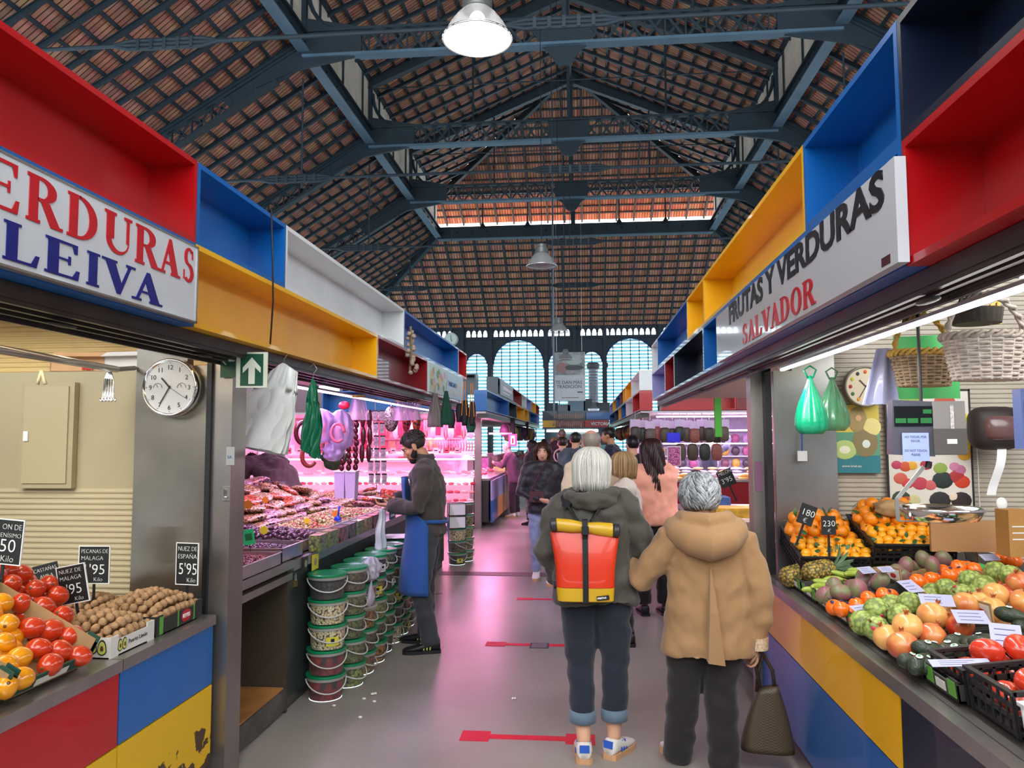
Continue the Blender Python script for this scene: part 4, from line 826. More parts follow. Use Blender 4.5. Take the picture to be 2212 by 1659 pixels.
# tomatoes in black crates
c1=deckbox(1.14,1.62,2.44,2.66,.10,0,BLACK,'plastic_crate','black plastic crate of big tomatoes beside the avocados',plastic=True,base=.0)
c2=deckbox(1.14,1.62,2.18,2.42,.12,0,BLACK,'plastic_crate','black plastic crate of tomatoes at the right edge, in front of another',plastic=True,base=.0)
c3=deckbox(1.15,1.62,1.93,2.16,.10,0,WHITEP,'plastic_crate','white plastic crate of small potatoes at the right edge',plastic=True,pm=WHITEP)
def fillb(x0,x1,y0,y1,h,kind,dx,label,grp,sc=1,lay=2,flat=None):
    n=int((x1-x0-.02)/dx); k=int((y1-y0-.02)/dx)
    for l in range(lay):
        for i in range(n-(l>0)):
            for j in range(k-(l>0)):
                X=x0+.012+dx*(i+.5+l*.5)+RR.uniform(-.004,.004); place(kind,(X,y0+.012+(y1-y0-.024)*(j+.5+l*.5*1)/k,dz(X)+h+l*dx*.62+RR.uniform(-.004,.006)),rrot(.8) if flat is None else flat(),sc*RR.uniform(.94,1.06),label,grp)
fillb(1.14,1.62,2.44,2.66,.055,'tomato_big',.098,'big ribbed tomato in the black crate beside the avocados','tomatoes in the far black crate',lay=2)
fillb(1.14,1.62,2.18,2.42,.05,'tomato_big',.092,'ribbed tomato in the black crate at the right edge','tomatoes in the near black crate',.92,lay=2)
fillb(1.15,1.62,1.93,2.16,.03,'potato',.055,'small potato in the white crate','potatoes in the white crate',lay=2)
# price slips and dividers
rs=random.Random(4)
def slip(cx,cy,h,w,d,rz,label,tilt=.5,lines=True,col=None):
    q=dk(cx,cy,h); e=empty('price_slip',q,rot=(tilt,0,rz),label=label,cat='price slip',group='paper price slips on the fruit')
    MB().bx(-w/2,w/2,-d/2,d/2,0,.0012).build('paper',col or mat('slip_paper',sr('A8AAC8'),.7),e)
    m=MB()
    for k in range(3): m.bx(-w*.35,w*rs.uniform(.1,.35),-d*.27+k*d*.25,-d*.235+k*d*.25,.0013,.0016)
    m.build('writing',mat('slip_ink',sr('3A3A78'),.6),e)
for a in ((720,355,.10,.08,.07,.6,'paper slip standing by the red apples'),(850,495,.13,.09,.05,.5,'slip lying over the front mangoes'),(965,490,.14,.08,.04,.4,'slip lying above the second mango tray'),(1110,590,.12,.09,.08,.5,'slip sticking up between mangoes and persimmons'),(1262,672,.13,.12,.07,-.2,'wide slip lying on the custard apples'),(1462,770,.13,.11,.07,-.1,'wide blank slip lying on the pomegranates'),(820,730,.09,.08,.06,.5,'slip at the front edge beside the persimmons'),(1670,880,.12,.09,.11,-.4,'white patterned slip above the avocados'),(1400,1040,.11,.19,.03,.15,'long narrow price strip on the tomato crate'),(1575,420,.10,.09,.05,.2,'slip at the back by the orange persimmons')): slip(a[0],a[1],a[2],a[3],a[4],a[5],a[6])
def divider(cx,cy,rz,lab):
    q=dk(cx,cy,.0); e=empty('carton_end',q,0,lab,'cardboard divider',rot=(0,-.15,rz),group='cardboard tray ends standing among the fruit')
    MB().bx(-.005,.0,-.05,.05,0,.12).build('flap',CARD,e); MB().bx(-.0065,-.0051,-.042,.042,.02,.11).build('print',LW,e); MB().ell((-.0072,0,.08),(.001,.022,.012),10,6).build('print',LR,e)
for a in ((1190,390,.3,'tray end standing behind the bananas'),(1330,410,.3,'tray end standing at the top of the mangoes'),(1480,460,.2,'tray end standing behind the persimmons'),(810,510,.3,'tray end standing between bananas and mangoes'),(1030,620,.3,'tray end standing in front of the first mangoes'),(1560,860,.2,'tray end standing by the avocados')): divider(*a)
def gtray(cx,cy,lab):
    q=dk(cx,cy,.07); MB().box((0,0,0),(.09,.06,.02),None).build('plastic_wrap',mat('green_film',sr('2FB45A'),.3,coat=.4),label=lab,cat='plastic film').location=q
for a in ((1200,365,'bright green plastic film behind the bananas'),(1100,365,'green plastic film beside the pineapple crown'),(1480,470,'green plastic film behind the persimmons'),(1700,945,'green plastic film in the avocado tray')): gtray(*a)
# ---------------------------------------------------------------- left display
def lp(cx,cy,h=0):   # crop point on the steep heap plane
    return atplane(cx/2.8646,1080+cy/2.8646,(-1.86,0,.86+h),(.62,0,1))
tg='red tomatoes in the left crate'
for (cx,cy) in [(70,520),(135,455),(220,550),(360,590),(130,640),(270,665),(390,715),(195,790),(315,805),(440,840),(235,920),(370,935),(490,965),(310,1020),(30,430),(300,520),(-20,470),(60,440)]:
    place('tomato_oval',lp(cx,cy,.015),(RR.uniform(.9,1.6),RR.uniform(-.3,.3),RR.uniform(-1,1)),RR.uniform(.95,1.08),'glossy red tomato in the steep pile on the left counter',tg)
for (cx,cy) in [(100,580),(200,620),(320,640),(160,715),(260,740),(370,780),(250,860),(350,870),(430,900),(330,960),(60,500),(170,510),(280,590)]:
    place('tomato_oval',lp(cx,cy,-.04),(RR.uniform(.9,1.6),0,RR.uniform(-1,1)),1,'glossy red tomato in the steep pile on the left counter',tg)
for (cx,cy,h) in [(0,640,.02),(45,770,.015),(20,890,.015),(115,980,.015),(25,1030,.015),(125,1105,.015),(30,1160,.015),(-60,700,.01),(-60,850,.01),(-70,980,.01),(-70,1120,.01),(60,930,-.03),(70,1070,-.03),(0,960,-.03),(70,850,-.03)]:
    place('persimmon_yellow',lp(cx,cy,h),(RR.uniform(.9,1.6),RR.uniform(-.3,.3),RR.uniform(-1,1)),1.02,'orange-yellow tomato in the crate at the left edge','yellow tomatoes in the left crate')
DG=mat('dark_green_card',sr('1E4A3C'),.5)
def lcrate(c0,c1,label,Lx=.46,h=.11,y0=None,y1=None):
    e=empty('fruit_crate',(-1.85,y0,.815),rot=(0,math.atan(.52),0),label=label,cat='crate'); Wd=y1-y0; t=.006
    # local -x runs up the slope
    MB().bx(-Lx,0,0,Wd,0,.006).build('base',CARD,e); m=MB(); m.bx(-.006,0,0,Wd,0,h*.45); m.bx(-Lx,-Lx+t,0,Wd,0,h); m.bx(-Lx,0,0,t,0,h*.8); m.bx(-Lx,0,Wd-t,Wd,0,h*.8); m.bx(-.05,0,0,t,0,h); m.bx(-.05,0,Wd-t,Wd,0,h)
    m.build('sides',DG,e); MB().bx(-Lx+.01,-.01,t,t+.004,.01,h*.9).build('lining',CARD,e); MB().bx(-Lx+.01,-.01,Wd-t-.004,Wd-t,.01,h*.9).build('lining',CARD,e); MB().bx(.0002,.0015,Wd*.3,Wd*.7,.008,h*.3).build('print',LW,e); return e
lcrate(0,0,'dark green cardboard crate of red tomatoes, tilted toward the aisle',y0=2.33,y1=2.74); lcrate(0,0,'dark green cardboard crate of orange-yellow tomatoes at the left edge',y0=1.86,y1=2.31)
m=MB(); m.prism([(0,0),(-.42,0),(-.42,.20)],(-1.87,2.72,.80),(1,0,0),(0,0,1),.84); m.build('crate_support',mat('ramp_dark',(.05,.045,.04),.6),label='wedge propping up the two tilted tomato crates',cat='support')
# walnut boxes
def nutbox(x0,x1,y0,y1,h,matl,label,nlab,grp,hump=.05,deco=None,z=.80):
    e=empty('nut_box',(x0,y0,z),label=label,cat='box'); L,Wd=x0-x1,y1-y0; t=.005
    m=MB(); m.bx(-L,0,0,Wd,0,.005); m.bx(-t,0,0,Wd,0,h*.8); m.bx(-L,-L+t,0,Wd,0,h); m.bx(-L,0,0,t,0,h); m.bx(-L,0,Wd-t,Wd,0,h); m.bx(-t-.001,.0006,-.0006,.05,0,h+.001); m.bx(-t-.001,.0006,Wd-.05,Wd+.0006,0,h+.001); m.build('carton',matl,e)
    nx,ny=int(L/.040),int(Wd/.041)
    for l in range(2 if x0>-2 else 1):
        for i in range(nx-l):
            for j in range(ny-l):
                u=(i+.5+l*.5)/nx; v=(j+.5+l*.5)/ny; hz=h*.82+hump*math.sin(PI*u)*math.sin(PI*v)+l*.024
                place('walnut',(x0-L*u+RR.uniform(-.004,.004),y0+Wd*v+RR.uniform(-.004,.004),z+hz),rrot(),RR.uniform(.9,1.1),nlab,grp)
    f=MB(); f.bx(-L+.01,-.01,.01,Wd-.01,.005,h*.8); f.build('filling',fm('nut_filling','8A6A48',rough=.8),e)
    return e
WC=mat('white_carton',sr('D8D6D0'),.6,var=.04); BC_=mat('black_green_carton',sr('2A2C2A'),.5,var=.2)
nb=nutbox(-1.83,-2.14,2.85,3.15,.08,WC,'white carton of walnuts printed with halved avocados','walnut in the white avocado-printed carton','walnuts in the white carton')
def avo(x,y,z,face,k=1,par=None):
    ux,uy=face
    for rr_,c,th in ((.026,'2E2A1C',.0012),(.021,'C9CF6A',.0018),(.009,'6A3A1A',.0026)):
        pts=[(rr_*k*math.cos(a)*(.85 if math.sin(a)<0 else .7),rr_*k*math.sin(a)*(1 if math.sin(a)<0 else 1.35)) for a in [2*PI*q/14 for q in range(14)]]
        MB().prism(pts,(x,y,z),ux,uy,th).build('avocado_print',mat('print_'+c,sr(c),.6),par)
avo(-.035,-.0005,.038,((1,0,0),(0,0,1)),1,nb); avo(-.075,-.0004,.042,((1,0,0),(0,0,1)),1,nb); avo(.0004,.06,.035,((0,1,0),(0,0,1)),.8,nb); avo(.0004,.09,.035,((0,1,0),(0,0,1)),.8,nb)
text('Puerto Limón',.024,(-1.8285,2.965,.83),(0,1,0),(0,0,1),BLKL,nb,th=.0004)
nb2=nutbox(-1.83,-2.14,3.17,3.56,.085,BC_,'black and green carton of walnuts beside the steel pillar','walnut in the black and green carton','walnuts in the black carton',hump=.06)
MB().bx(0,.0012,.02,.05,.005,.08).bx(0,.0012,.17,.18,.005,.075).bx(0,.0012,.31,.32,.005,.075).build('print',GP,nb2)
MB().ell((.001,.245,.04),(.0012,.045,.028),16,6).build('print',LR,nb2); text('REYES',.024,(-1.8275,3.38,.833),(0,1,0),(0,0,1),CHALK,nb2,th=.0004,bold=.0008)
nutbox(-2.16,-2.42,2.86,3.2,.09,CARD,'brown carton of pecans behind the avocado-printed one','small nut in the brown carton behind','nuts in the back carton')
nutbox(-2.16,-2.42,3.22,3.56,.09,CARD,'brown carton of nuts under the clock','nut in the brown carton under the clock','nuts under the clock')
# chalk price boards
def chalk(px,py,Y,w,h,lines,label,ry=0,rz=0,stick=.12,frame=True):
    p=aty(px,py,Y); e=empty('price_board',p,rot=(0,ry,rz),label=label,cat='price sign',group='chalk price boards')
    MB().bx(-w/2,w/2,0,.004,-h/2,h/2).build('board',mat('chalkboard',(.012,.012,.013),.6),e)
    if frame: b=.004; MB().bx(-w/2-b,w/2+b,-.001,.005,h/2,h/2+b).bx(-w/2-b,w/2+b,-.001,.005,-h/2-b,-h/2).bx(-w/2-b,-w/2,-.001,.005,-h/2,h/2).bx(w/2,w/2+b,-.001,.005,-h/2,h/2).build('frame',CHALK,e)
    MB().bx(-.006,.006,.004,.008,-h/2-stick,0).build('stick',BLACK,e)
    bpy.context.view_layer.update()
    for s_,sz,x,z in lines:
        o=text(s_,sz,(0,0,0),(1,0,0),(0,0,1),CHALK,e,th=.0006,bold=-.0006,stretch=.86); bpy.context.view_layer.update(); kx=min(1,(w-x-.007)*.86/max(.001,o.dimensions.x)); o.matrix_local=Matrix(((kx,0,0,x-w/2),(0,0,-1,-.0015),(0,1,0,z-h/2),(0,0,0,1)))
    return e
def LN(w,h,a,b,num,kilo): return [(a,h*.16,.06*w,h*.82),(b,h*.16,.06*w,h*.63)]+[(num,h*.40,.10*w,h*.24),(kilo,h*.16,.5*w,h*.05)]
chalk(404,1218,3.50,.115,.19,LN(.115,.19,'NUEZ DE','ESPAÑA','5\'95','Kilo'),'black price board NUEZ DE ESPAÑA 5\'95, in the carton by the pillar',rz=-.15)
chalk(203,1220,3.35,.14,.165,LN(.14,.165,'PECANAS DE','MÁLAGA','1\'95','Kilo'),'black price board PECANAS DE MÁLAGA, behind the NUEZ DE MÁLAGA one',rz=.05)
chalk(157,1262,3.0,.12,.15,LN(.12,.15,'NUEZ DE','MÁLAGA',' \'95','Kilo'),'black price board NUEZ DE MÁLAGA, beside the tomatoes',ry=-.2)
chalk(100,1243,3.2,.12,.10,[('CASTAÑAS',.024,.005,.07),('AVILA',.024,.03,.04)],'dark price board CASTAÑAS AVILA, mostly behind the tomatoes',ry=-.25,frame=False)
chalk(10,1170,2.75,.14,.165,[('ON DE',.030,.055,.13),('ENÍSIMO',.024,.05,.10),('50',.07,.05,.045),('Kilo',.034,.06,.008)],'black price board reading 50 Kilo at the left edge',ry=.08)
chalk(1743,1112,4.30,.085,.11,[('180',.05,.008,.05),('€',.035,.03,.012)],'tilted black price board 180 in the first orange crate',ry=.35,frame=False)
chalk(1790,1135,4.25,.075,.10,[('230',.045,.006,.045),('€',.03,.03,.01)],'black price board 230 between the two orange crates',frame=False)
# ---------------------------------------------------------------- buckets of olives in front of the counter
def cellmat(n,c1,c2,sc,rough=.35,dark='1A140E'):
    if n in _M: return _M[n]
    m=bpy.data.materials.new(n); m.use_nodes=True; nt=m.node_tree; b=nt.nodes['Principled BSDF']; L=nt.links.new
    t=nt.nodes.new('ShaderNodeTexCoord'); v=nt.nodes.new('ShaderNodeTexVoronoi'); v.inputs['Scale'].default_value=sc; L(t.outputs['Object'],v.inputs['Vector'])
    sp=nt.nodes.new('ShaderNodeSeparateColor'); L(v.outputs['Color'],sp.inputs[0]); r=nt.nodes.new('ShaderNodeValToRGB'); L(sp.outputs[0],r.inputs[0]); r.color_ramp.elements[0].color=(*sr(c1),1); r.color_ramp.elements[1].color=(*sr(c2),1)
    r2=nt.nodes.new('ShaderNodeValToRGB'); L(v.outputs['Distance'],r2.inputs[0]); r2.color_ramp.elements[0].position=.45; r2.color_ramp.elements[0].color=(1,1,1,1); r2.color_ramp.elements[1].position=.8; r2.color_ramp.elements[1].color=(*sr(dark),1)
    mx=nt.nodes.new('ShaderNodeMix'); mx.data_type='RGBA'; mx.blend_type='MULTIPLY'; mx.inputs[0].default_value=1; L(r.outputs[0],mx.inputs[6]); L(r2.outputs[0],mx.inputs[7]); L(mx.outputs[2],b.inputs['Base Color']); b.inputs['Roughness'].default_value=rough; b.inputs['Coat Weight'].default_value=.3
    bp=nt.nodes.new('ShaderNodeBump'); bp.invert=True; bp.inputs['Strength'].default_value=.6; bp.inputs['Distance'].default_value=.01; L(v.outputs['Distance'],bp.inputs['Height']); L(bp.outputs[0],b.inputs['Normal']); _M[n]=m; return m
CONT=dict(beans=('E6D6A8','CDB98A',75),red=('8E1218','6A0A10',26),olive=('6E7434','4E5224',60),brown=('6A5530','44361E',60),mixed=('A08A3A','6A3A22',55),black=('2E2620','1A1512',55),orange=('B07A2A','7A4A1A',50),green=('8A9040','5E6A2C',48))
MC={}
def shared(key,fn,name,mats,parent,smooth=False):
    """one mesh datablock shared by all copies"""
    if key not in MC: o=fn().build(name,mats,parent,smooth=smooth); MC[key]=o.data; return o
    o=bpy.data.objects.new(name,MC[key]); COL.objects.link(o); o.parent=parent; return o
LID=mat('lid_green',sr('0E8A56'),.3,coat=.3); LIDW=mat('lid_pale',sr('C8BEB8'),.4); TUB=mat('tub_plastic',(.85,.85,.84),.3,alpha=.06,coat=.1); HDL=mat('handle_white',sr('C8C8C4'),.4)
YLAB=mat('label_yellow',sr('D2CC38'),.5); WLAB=mat('label_white',sr('D8D8D8'),.5)
BH=.155
def bucket(x,y,z,kind,rz,label,grp,lid='g',sticker=0,drop=1,full=.86,r=.118):
    e=empty('bucket',(x,y,z),rz,label,'bucket',grp); c=CONT[kind]
    shared(('cont',kind,full),lambda:MB().lathe([(.102,.004),(.108,.06),(.112,BH*full)],n=28),'contents',cellmat('contents_'+kind,*c),e,'auto')
    shared('tub',lambda:MB().lathe([(.104,0),(.108,.002),(.1155,BH-.014),(.121,BH-.012),(.121,BH-.026),(.117,BH-.026)],n=28),'tub',TUB,e,'auto')
    shared('rim',lambda:MB().lathe([(.1165,BH-.034),(.121,BH-.032),(.122,BH-.014),(.117,BH-.014)],n=28,cap=False),'rim',mat('tub_rim',sr('B8BAB4'),.4,alpha=.6),e,'auto')
    shared('lid'+lid,lambda:MB().lathe([(.124,BH-.015),(.126,BH-.012),(.126,BH-.001),(.122,BH+.001),(.112,BH-.003),(.02,BH-.002)],n=32),'lid',LID if lid=='g' else LIDW,e,'auto')
    def hf():
        m=MB(); pts=[(.124*math.cos(a),.0-.04*math.sin(a)*drop-.09*math.sin(a)*.6,BH-.03-.085*math.sin(a)*drop) for a in [PI*k/14 for k in range(15)]]
        for i in range(14): pass
        pts=[Vector((.127*math.cos(a),-.127*math.sin(a)*math.cos(.0)*(1 if True else 1),BH-.028-.075*math.sin(a))) for a in [PI*k/14 for k in range(15)]]
        m.tube(pts,.0045,6); return m
    shared('handle',hf,'handle',HDL,e,True)
    if sticker:
        shared('stick%d'%sticker,lambda:MB().add([V((.1185*math.sin(a),-.1185*math.cos(a),zz)) for zz in (.03,.085) for a in [(-.35+.7*k/6) for k in range(7)]],[(k,k+1,k+8,k+7) for k in range(6)]),'label',YLAB if sticker==1 else WLAB,e)
        shared('mark',lambda:MB().add([V((.1192*math.sin(a),-.1192*math.cos(a),zz)) for zz in (.045,.075) for a in [(-.1+.2*k/3) for k in range(4)]],[(k,k+1,k+5,k+4) for k in range(3)]),'label_picture',BLACK,e)
    return e
NM=dict(beans='white beans',red='red peppers',olive='green olives',brown='brown olives',mixed='mixed pickles',black='dark olives',orange='orange pickles',green='pale green olives')
stacks=[(4.86,-1.655,['red','red','beans','beans','black'],0,.4),(5.13,-1.60,['green','olive','olive','olive','brown'],0,1.2),(5.40,-1.60,['mixed','brown','orange','orange','brown'],1,1.6),(5.67,-1.60,['orange','brown','green','mixed','black'],0,1.0),(5.94,-1.60,['brown','olive','olive','brown','olive'],0,1.4),
 (6.21,-1.60,['beans','brown','green','mixed','black'],0,1.2),(6.48,-1.61,['green','brown','brown','black','green'],0,1.4),(6.75,-1.61,['olive','red','black','olive','mixed'],0,1.1),(5.27,-1.60,None,0,0)]
ordn=['first','second','third','fourth','fifth','sixth','seventh','eighth']; lev=['at the bottom','second from the floor','in the middle','fourth from the floor','on top']
for si,(y,x,ks,lw,rz) in enumerate(stacks):
    if not ks: continue
    for j,kd in enumerate(ks):
        bucket(x+RR.uniform(-.008,.008),y,j*(BH+.002),kd,rz+RR.uniform(-.25,.25),'tub of %s, %s of the %s bucket stack'%(NM[kd],lev[j],ordn[si]),'lidded buckets in front of the olive counter','w' if (si in(2,) and j in (2,)) or (si==7 and j==1) else 'g',sticker=(1 if (si,j) in ((0,2),(3,3),(5,2),(6,0),(7,3)) else 2 if (si,j) in((4,3),(3,4)) else 0),full=.86 if kd!='black' else .7)
for (x,y,j,kd,lab) in ((-1.66,10.0,0,'black','dark bucket with yellow label at the floor beyond the bearded man'),(-1.66,10.0,1,'brown','brown bucket second from the floor beyond the bearded man'),(-1.66,10.0,2,'beans','pale bucket third from the floor beyond the bearded man'),(-1.60,10.3,0,'olive','bucket at the foot of the rear stack beyond the bearded man'),(-1.60,10.3,1,'olive','second bucket of the rear stack beyond the bearded man'),(-1.60,10.3,2,'green','third bucket of the rear stack beyond the bearded man'),(-1.60,10.3,3,'green','fourth bucket of the rear stack beyond the bearded man'),(-1.60,10.3,4,'brown','top bucket of the rear stack beyond the bearded man')):
    bucket(x,y,j*(BH+.002),kd,.5+j,lab,'buckets beyond the bearded man',sticker=1 if (j==0 and kd=='black') else 0)
for j,(dz_,lab) in enumerate(((.475,'lower'),(.64,'upper'))):
    e=empty('storage_tub',(-1.66,9.95,dz_),.3,'%s white square tub in a dark frame, on the buckets beyond the bearded man'%lab,'tub'); MB().box((0,0,.08),(.21,.17,.14)).build('tub',WHITEP,e)
    m=MB()
    for sx_ in (-1,1):
        for sy_ in (-1,1): m.box((sx_*.108,sy_*.088,.08),(.01,.01,.158))
    for zz in (.004,.156):
        for s_ in (-1,1): m.box((0,s_*.088,zz),(.22,.01,.008)); m.box((s_*.108,0,zz),(.01,.18,.008))
    m.build('frame',BLACK,e)
# crumpled film bag tied on a bucket
def crumple(name,loc,dims,matl,label,cat,seed=1,amp=.25,n=26,parent=None,neck=None,grp=None,par=True):
    m=MB(); rr=Vector((seed*3.1,seed,0))
    def fn(p): 
        w=1+amp*mnoise.noise(p*2.2+rr)+amp*.6*mnoise.noise(p*5+rr)
        if neck and p.z>neck: w*=max(.12,1-(p.z-neck)/(1-neck)*1.1)
        a=math.atan2(p.y,p.x); w*=1+(.10*math.sin(a*9+seed) if p.z>-.2 else .03*math.sin(a*7)); return Vector((p.x*w,p.y*w,p.z))
    m.ell((0,0,0),dims,n*2,n,fn=fn); o=m.build(name,matl,parent,smooth=True,label=label,cat=cat,group=grp); o.location=loc; return o
FILM=mat('clear_film',sr('CFC8DA'),.15,alpha=.55,coat=.5)
o=crumple('plastic_bag',(-1.49,5.30,.735),(.065,.085,.085),FILM,'tied clear plastic bag slung over the front of the bucket stacks','plastic bag',2,.35)
m=MB(); m.tube([(-1.475,5.26,.67),(-1.475,5.25,.62),(-1.47,5.24,.56),(-1.48,5.23,.50)],[.012,.02,.045,.05],14,flat=(1,.5)); o=m.build('plastic_bag',FILM,smooth=True,label='loose tail of the tied film bag hanging down the buckets',cat='plastic bag'); disp(o.data,.02,(20,20,8),3)
e=empty('paper_sheet',(-1.62,6.55,.80),.2,'white paper lying on the bucket lids under the vendor\'s bag','paper'); MB().bx(-.12,.12,-.15,.15,0,.002).build('sheet',PAPER,e)
# ---------------------------------------------------------------- olive counter goods
def heap(name,x0,x1,y0,y1,z,hump,rx,mats,n,label,cat,seed=1,flat=.8,slope=0):
    r=random.Random(seed); m=MB()
    for i in range(n):
        u,v=r.random(),r.random(); hz=hump*(math.sin(PI*min(.97,max(.03,u)))*math.sin(PI*min(.97,max(.03,v))))**.6; m.cur=r.randrange(len(mats))
        m.ell((x0+(x1-x0)*u,y0+(y1-y0)*v,z+hz+slope*u+r.uniform(-.004,.004)),(rx*r.uniform(.8,1.2),rx*flat*r.uniform(.8,1.2),rx*flat*.8),6,4,rot=(r.uniform(-.6,.6),r.uniform(-.6,.6),r.uniform(0,6)))
    return m.build(name,mats,smooth=True,label=label,cat=cat,kind='stuff')
PRU=[fm('prune_a','3A1E2E',rough=.35),fm('prune_b','522A3C',rough=.35)]; RAI=[fm('raisin_a','9A4A48'),fm('raisin_b','6A2A32')]
OLI=[fm('olive_a','A8964A'),fm('olive_b','8A6A2E'),fm('olive_c','B84A38'),fm('olive_d','D8C08A'),fm('olive_e','6E7434')]
def tray(x0,x1,y0,y1,z,h,matl,label,name='steel_tray',cat='tray'):
    e=empty(name,((x0+x1)/2,(y0+y1)/2,z),label=label,cat=cat); a,b=abs(x1-x0)/2,(y1-y0)/2; t=.004
    MB().bx(-a,a,-b,b,0,.004).build('base',matl,e); MB().bx(-a,a,-b,-b+t,0,h).bx(-a,a,b-t,b,0,h).bx(-a,-a+t,-b,b,0,h).bx(a-t,a,-b,b,0,h).build('sides',matl,e)
    MB().bx(-a-.01,a+.01,-b-.01,-b+t,h,h+.004).bx(-a-.01,a+.01,b-t,b+.01,h,h+.004).bx(-a-.01,-a+t,-b,b,h,h+.004).bx(a-t,a+.01,-b,b,h,h+.004).build('rim',matl,e); return e
TS=mat('tray_steel',(.62,.58,.56),.25,.9,var=.1)
tray(-2.35,-1.79,3.86,4.42,.905,.07,TS,'shallow steel tray of reddish raisins at the near end of the olive counter'); heap('raisins',-2.33,-1.81,3.88,4.40,.95,.03,.010,RAI,1100,'reddish raisins filling the nearest steel tray','raisins',1)
tray(-2.30,-1.80,4.46,4.80,.905,.085,TS,'deeper steel tray of small dark prunes, second on the olive counter'); heap('prunes',-2.28,-1.82,4.48,4.78,.955,.03,.013,PRU,450,'small dark prunes in the second steel tray','prunes',2)
tray(-3.2,-2.38,3.9,5.4,.905,.12,TS,'big tray under the heap of purple prunes'); heap('prunes',-3.15,-2.36,3.95,5.35,1.0,.16,.024,PRU,1500,'large heap of purple-black prunes and dates','prunes',3)
heap('prunes',-2.4,-1.86,4.84,5.25,.98,.06,.022,PRU,260,'purple dates spilling toward the olives','dates',8)
tray(-2.45,-1.84,4.83,5.3,.905,.07,TS,'low tray under the spilling dates')
tray(-4.0,-3.25,4.3,6.2,1.12,.10,mat('white_tray',sr('D8C4D0'),.4),'white compartment tray of candied fruit on a raised shelf')
MB().bx(-4.0,-3.22,4.28,6.22,.905,1.115).build('display_riser',mat('steel_riser',sr('6A5A58'),.35,.6),label='steel riser under the candied fruit trays',cat='riser')
for k,(c,nm) in enumerate((('A82A3A','dark red'),('E8803A','orange'),('D84A6A','pink'),('9AB048','green'),('F0A04A','amber'))):
    heap('candied_fruit',-3.95+.0,-3.30,4.34+k*.37,4.34+k*.37+.33,1.18,.05,.022,[fm('candy_%d'%k,c,rough=.25)],110,'%s candied fruit in the white tray'%nm,'candied fruit',20+k)
tray(-2.3,-1.84,5.32,6.95,.905,.10,mat('tray_mauve',sr('9A8A8E'),.4,.3),'long tray of mixed olives behind the clear tubs')
heap('olives',-2.28,-1.86,5.34,6.93,.99,.05,.016,OLI,1500,'mixed red, green and yellow olives along the counter','olives',5)
for k in range(8):
    y=5.0+k*.215; c=['green','green','red','black','green','mixed','red','orange'][k]
    e=empty('olive_tub',(-1.80+.035,y,.905),.0,'clear square tub of %s, %s along the counter edge'%(NM[c],ordn[k]),'tub','clear tubs along the counter edge')
    shared(('oc',c),lambda:MB().box((0,0,.055),(.075,.17,.105)),'contents',cellmat('contents_'+c,*CONT[c]),e); shared('octub',lambda:MB().box((0,0,.07),(.085,.185,.14),taper=.9),'tub',TUB,e)
PK=[cellmat('packet_%d'%i,a,b,s,.25) for i,(a,b,s) in enumerate((('C8A070','8A5A3A',60),('B87A6A','8A4A4A',55),('D8B890','A07A50',70),('9A6A4A','5A3A2A',50),('C89AA0','9A6068',60),('D86A3A','A8402A',60)))]
def pk_mesh(i):
    def f():
        m=MB(); r=Vector((i*7.3,0,0)); return m.ell((0,0,0),(.085,.12,.028),18,10,fn=lambda p:Vector((math.copysign(abs(p.x)**.7,p.x),math.copysign(abs(p.y)**.7,p.y),p.z*(1+.3*mnoise.noise(p*2+r)))))
    return f
rp=random.Random(9); k=0
for l in range(4):
    for iy in range(9-l):
        for ix in range(4-l//2):
            e=shared(('pk',k%6),pk_mesh(k%6),'snack_packet',PK[k%6],None,True); e.location=(-2.42-ix*.19-l*.06+rp.uniform(-.02,.02),5.5+iy*.21+l*.1+rp.uniform(-.03,.03),1.0+l*.058+ix*.045+rp.uniform(-.01,.01)); e.rotation_euler=(rp.uniform(-.25,.25),rp.uniform(-.1,.45),rp.uniform(-.6,.6))
            tag(e,'flat %s packet of dried fruit and nuts in the big pile'%['tan','rosy','pale tan','brown','pinkish','orange'][k%6],'packet','bagged dried fruit piled on the olive counter'); k+=1
MB().bx(-3.2,-2.33,5.42,7.4,.905,.965).build('packet_crate',mat('crate_lime',sr('A8B04A'),.45),label='lime green crate bed under the pile of packets',cat='crate')
def star(x,y,z,r,label,col='F2B41E',ry=0,rz=.2,g=True):
    m=MB(); pts=[(r*(1 if q%2 else .82)*math.cos(PI*q/10),r*(1 if q%2 else .82)*math.sin(PI*q/10)) for q in range(20)]; m.prism(pts,(0,0,0),(1,0,0),(0,0,1),.002)
    e=empty('price_star',(x,y,z),rz,label,'price tag','star price tags'); m.build('card',mat('star_'+col,sr(col),.6),e); MB().bx(-r*.5,r*.5,-.0008,0,-.003,.003).bx(-r*.4,r*.4,-.0008,0,-r*.4,-r*.33).build('writing',BLUL,e); MB().bx(-.002,.002,.002,.004,-r*2.1,-r*.5).build('stick',BLACK,e)
for px_,py_,Y,r,lab in ((536,1090,4.6,.03,'orange star tag standing in the prunes, nearest the pillar'),(570,1145,4.5,.028,'yellow star tag in front of the prune heap'),(573,1080,5.2,.026,'orange star tag under the candied fruit'),(508,1172,4.1,.026,'yellow star tag at the raisin tray'),(663,1125,5.5,.024,'small yellow star tag among the olives'),(725,1110,5.8,.03,'orange star tag beside the blue scoop')):
    p=aty(px_,py_,Y); star(p.x,p.y,p.z,r,lab,'F08A2A' if 'orange' in lab else 'F2D02A')
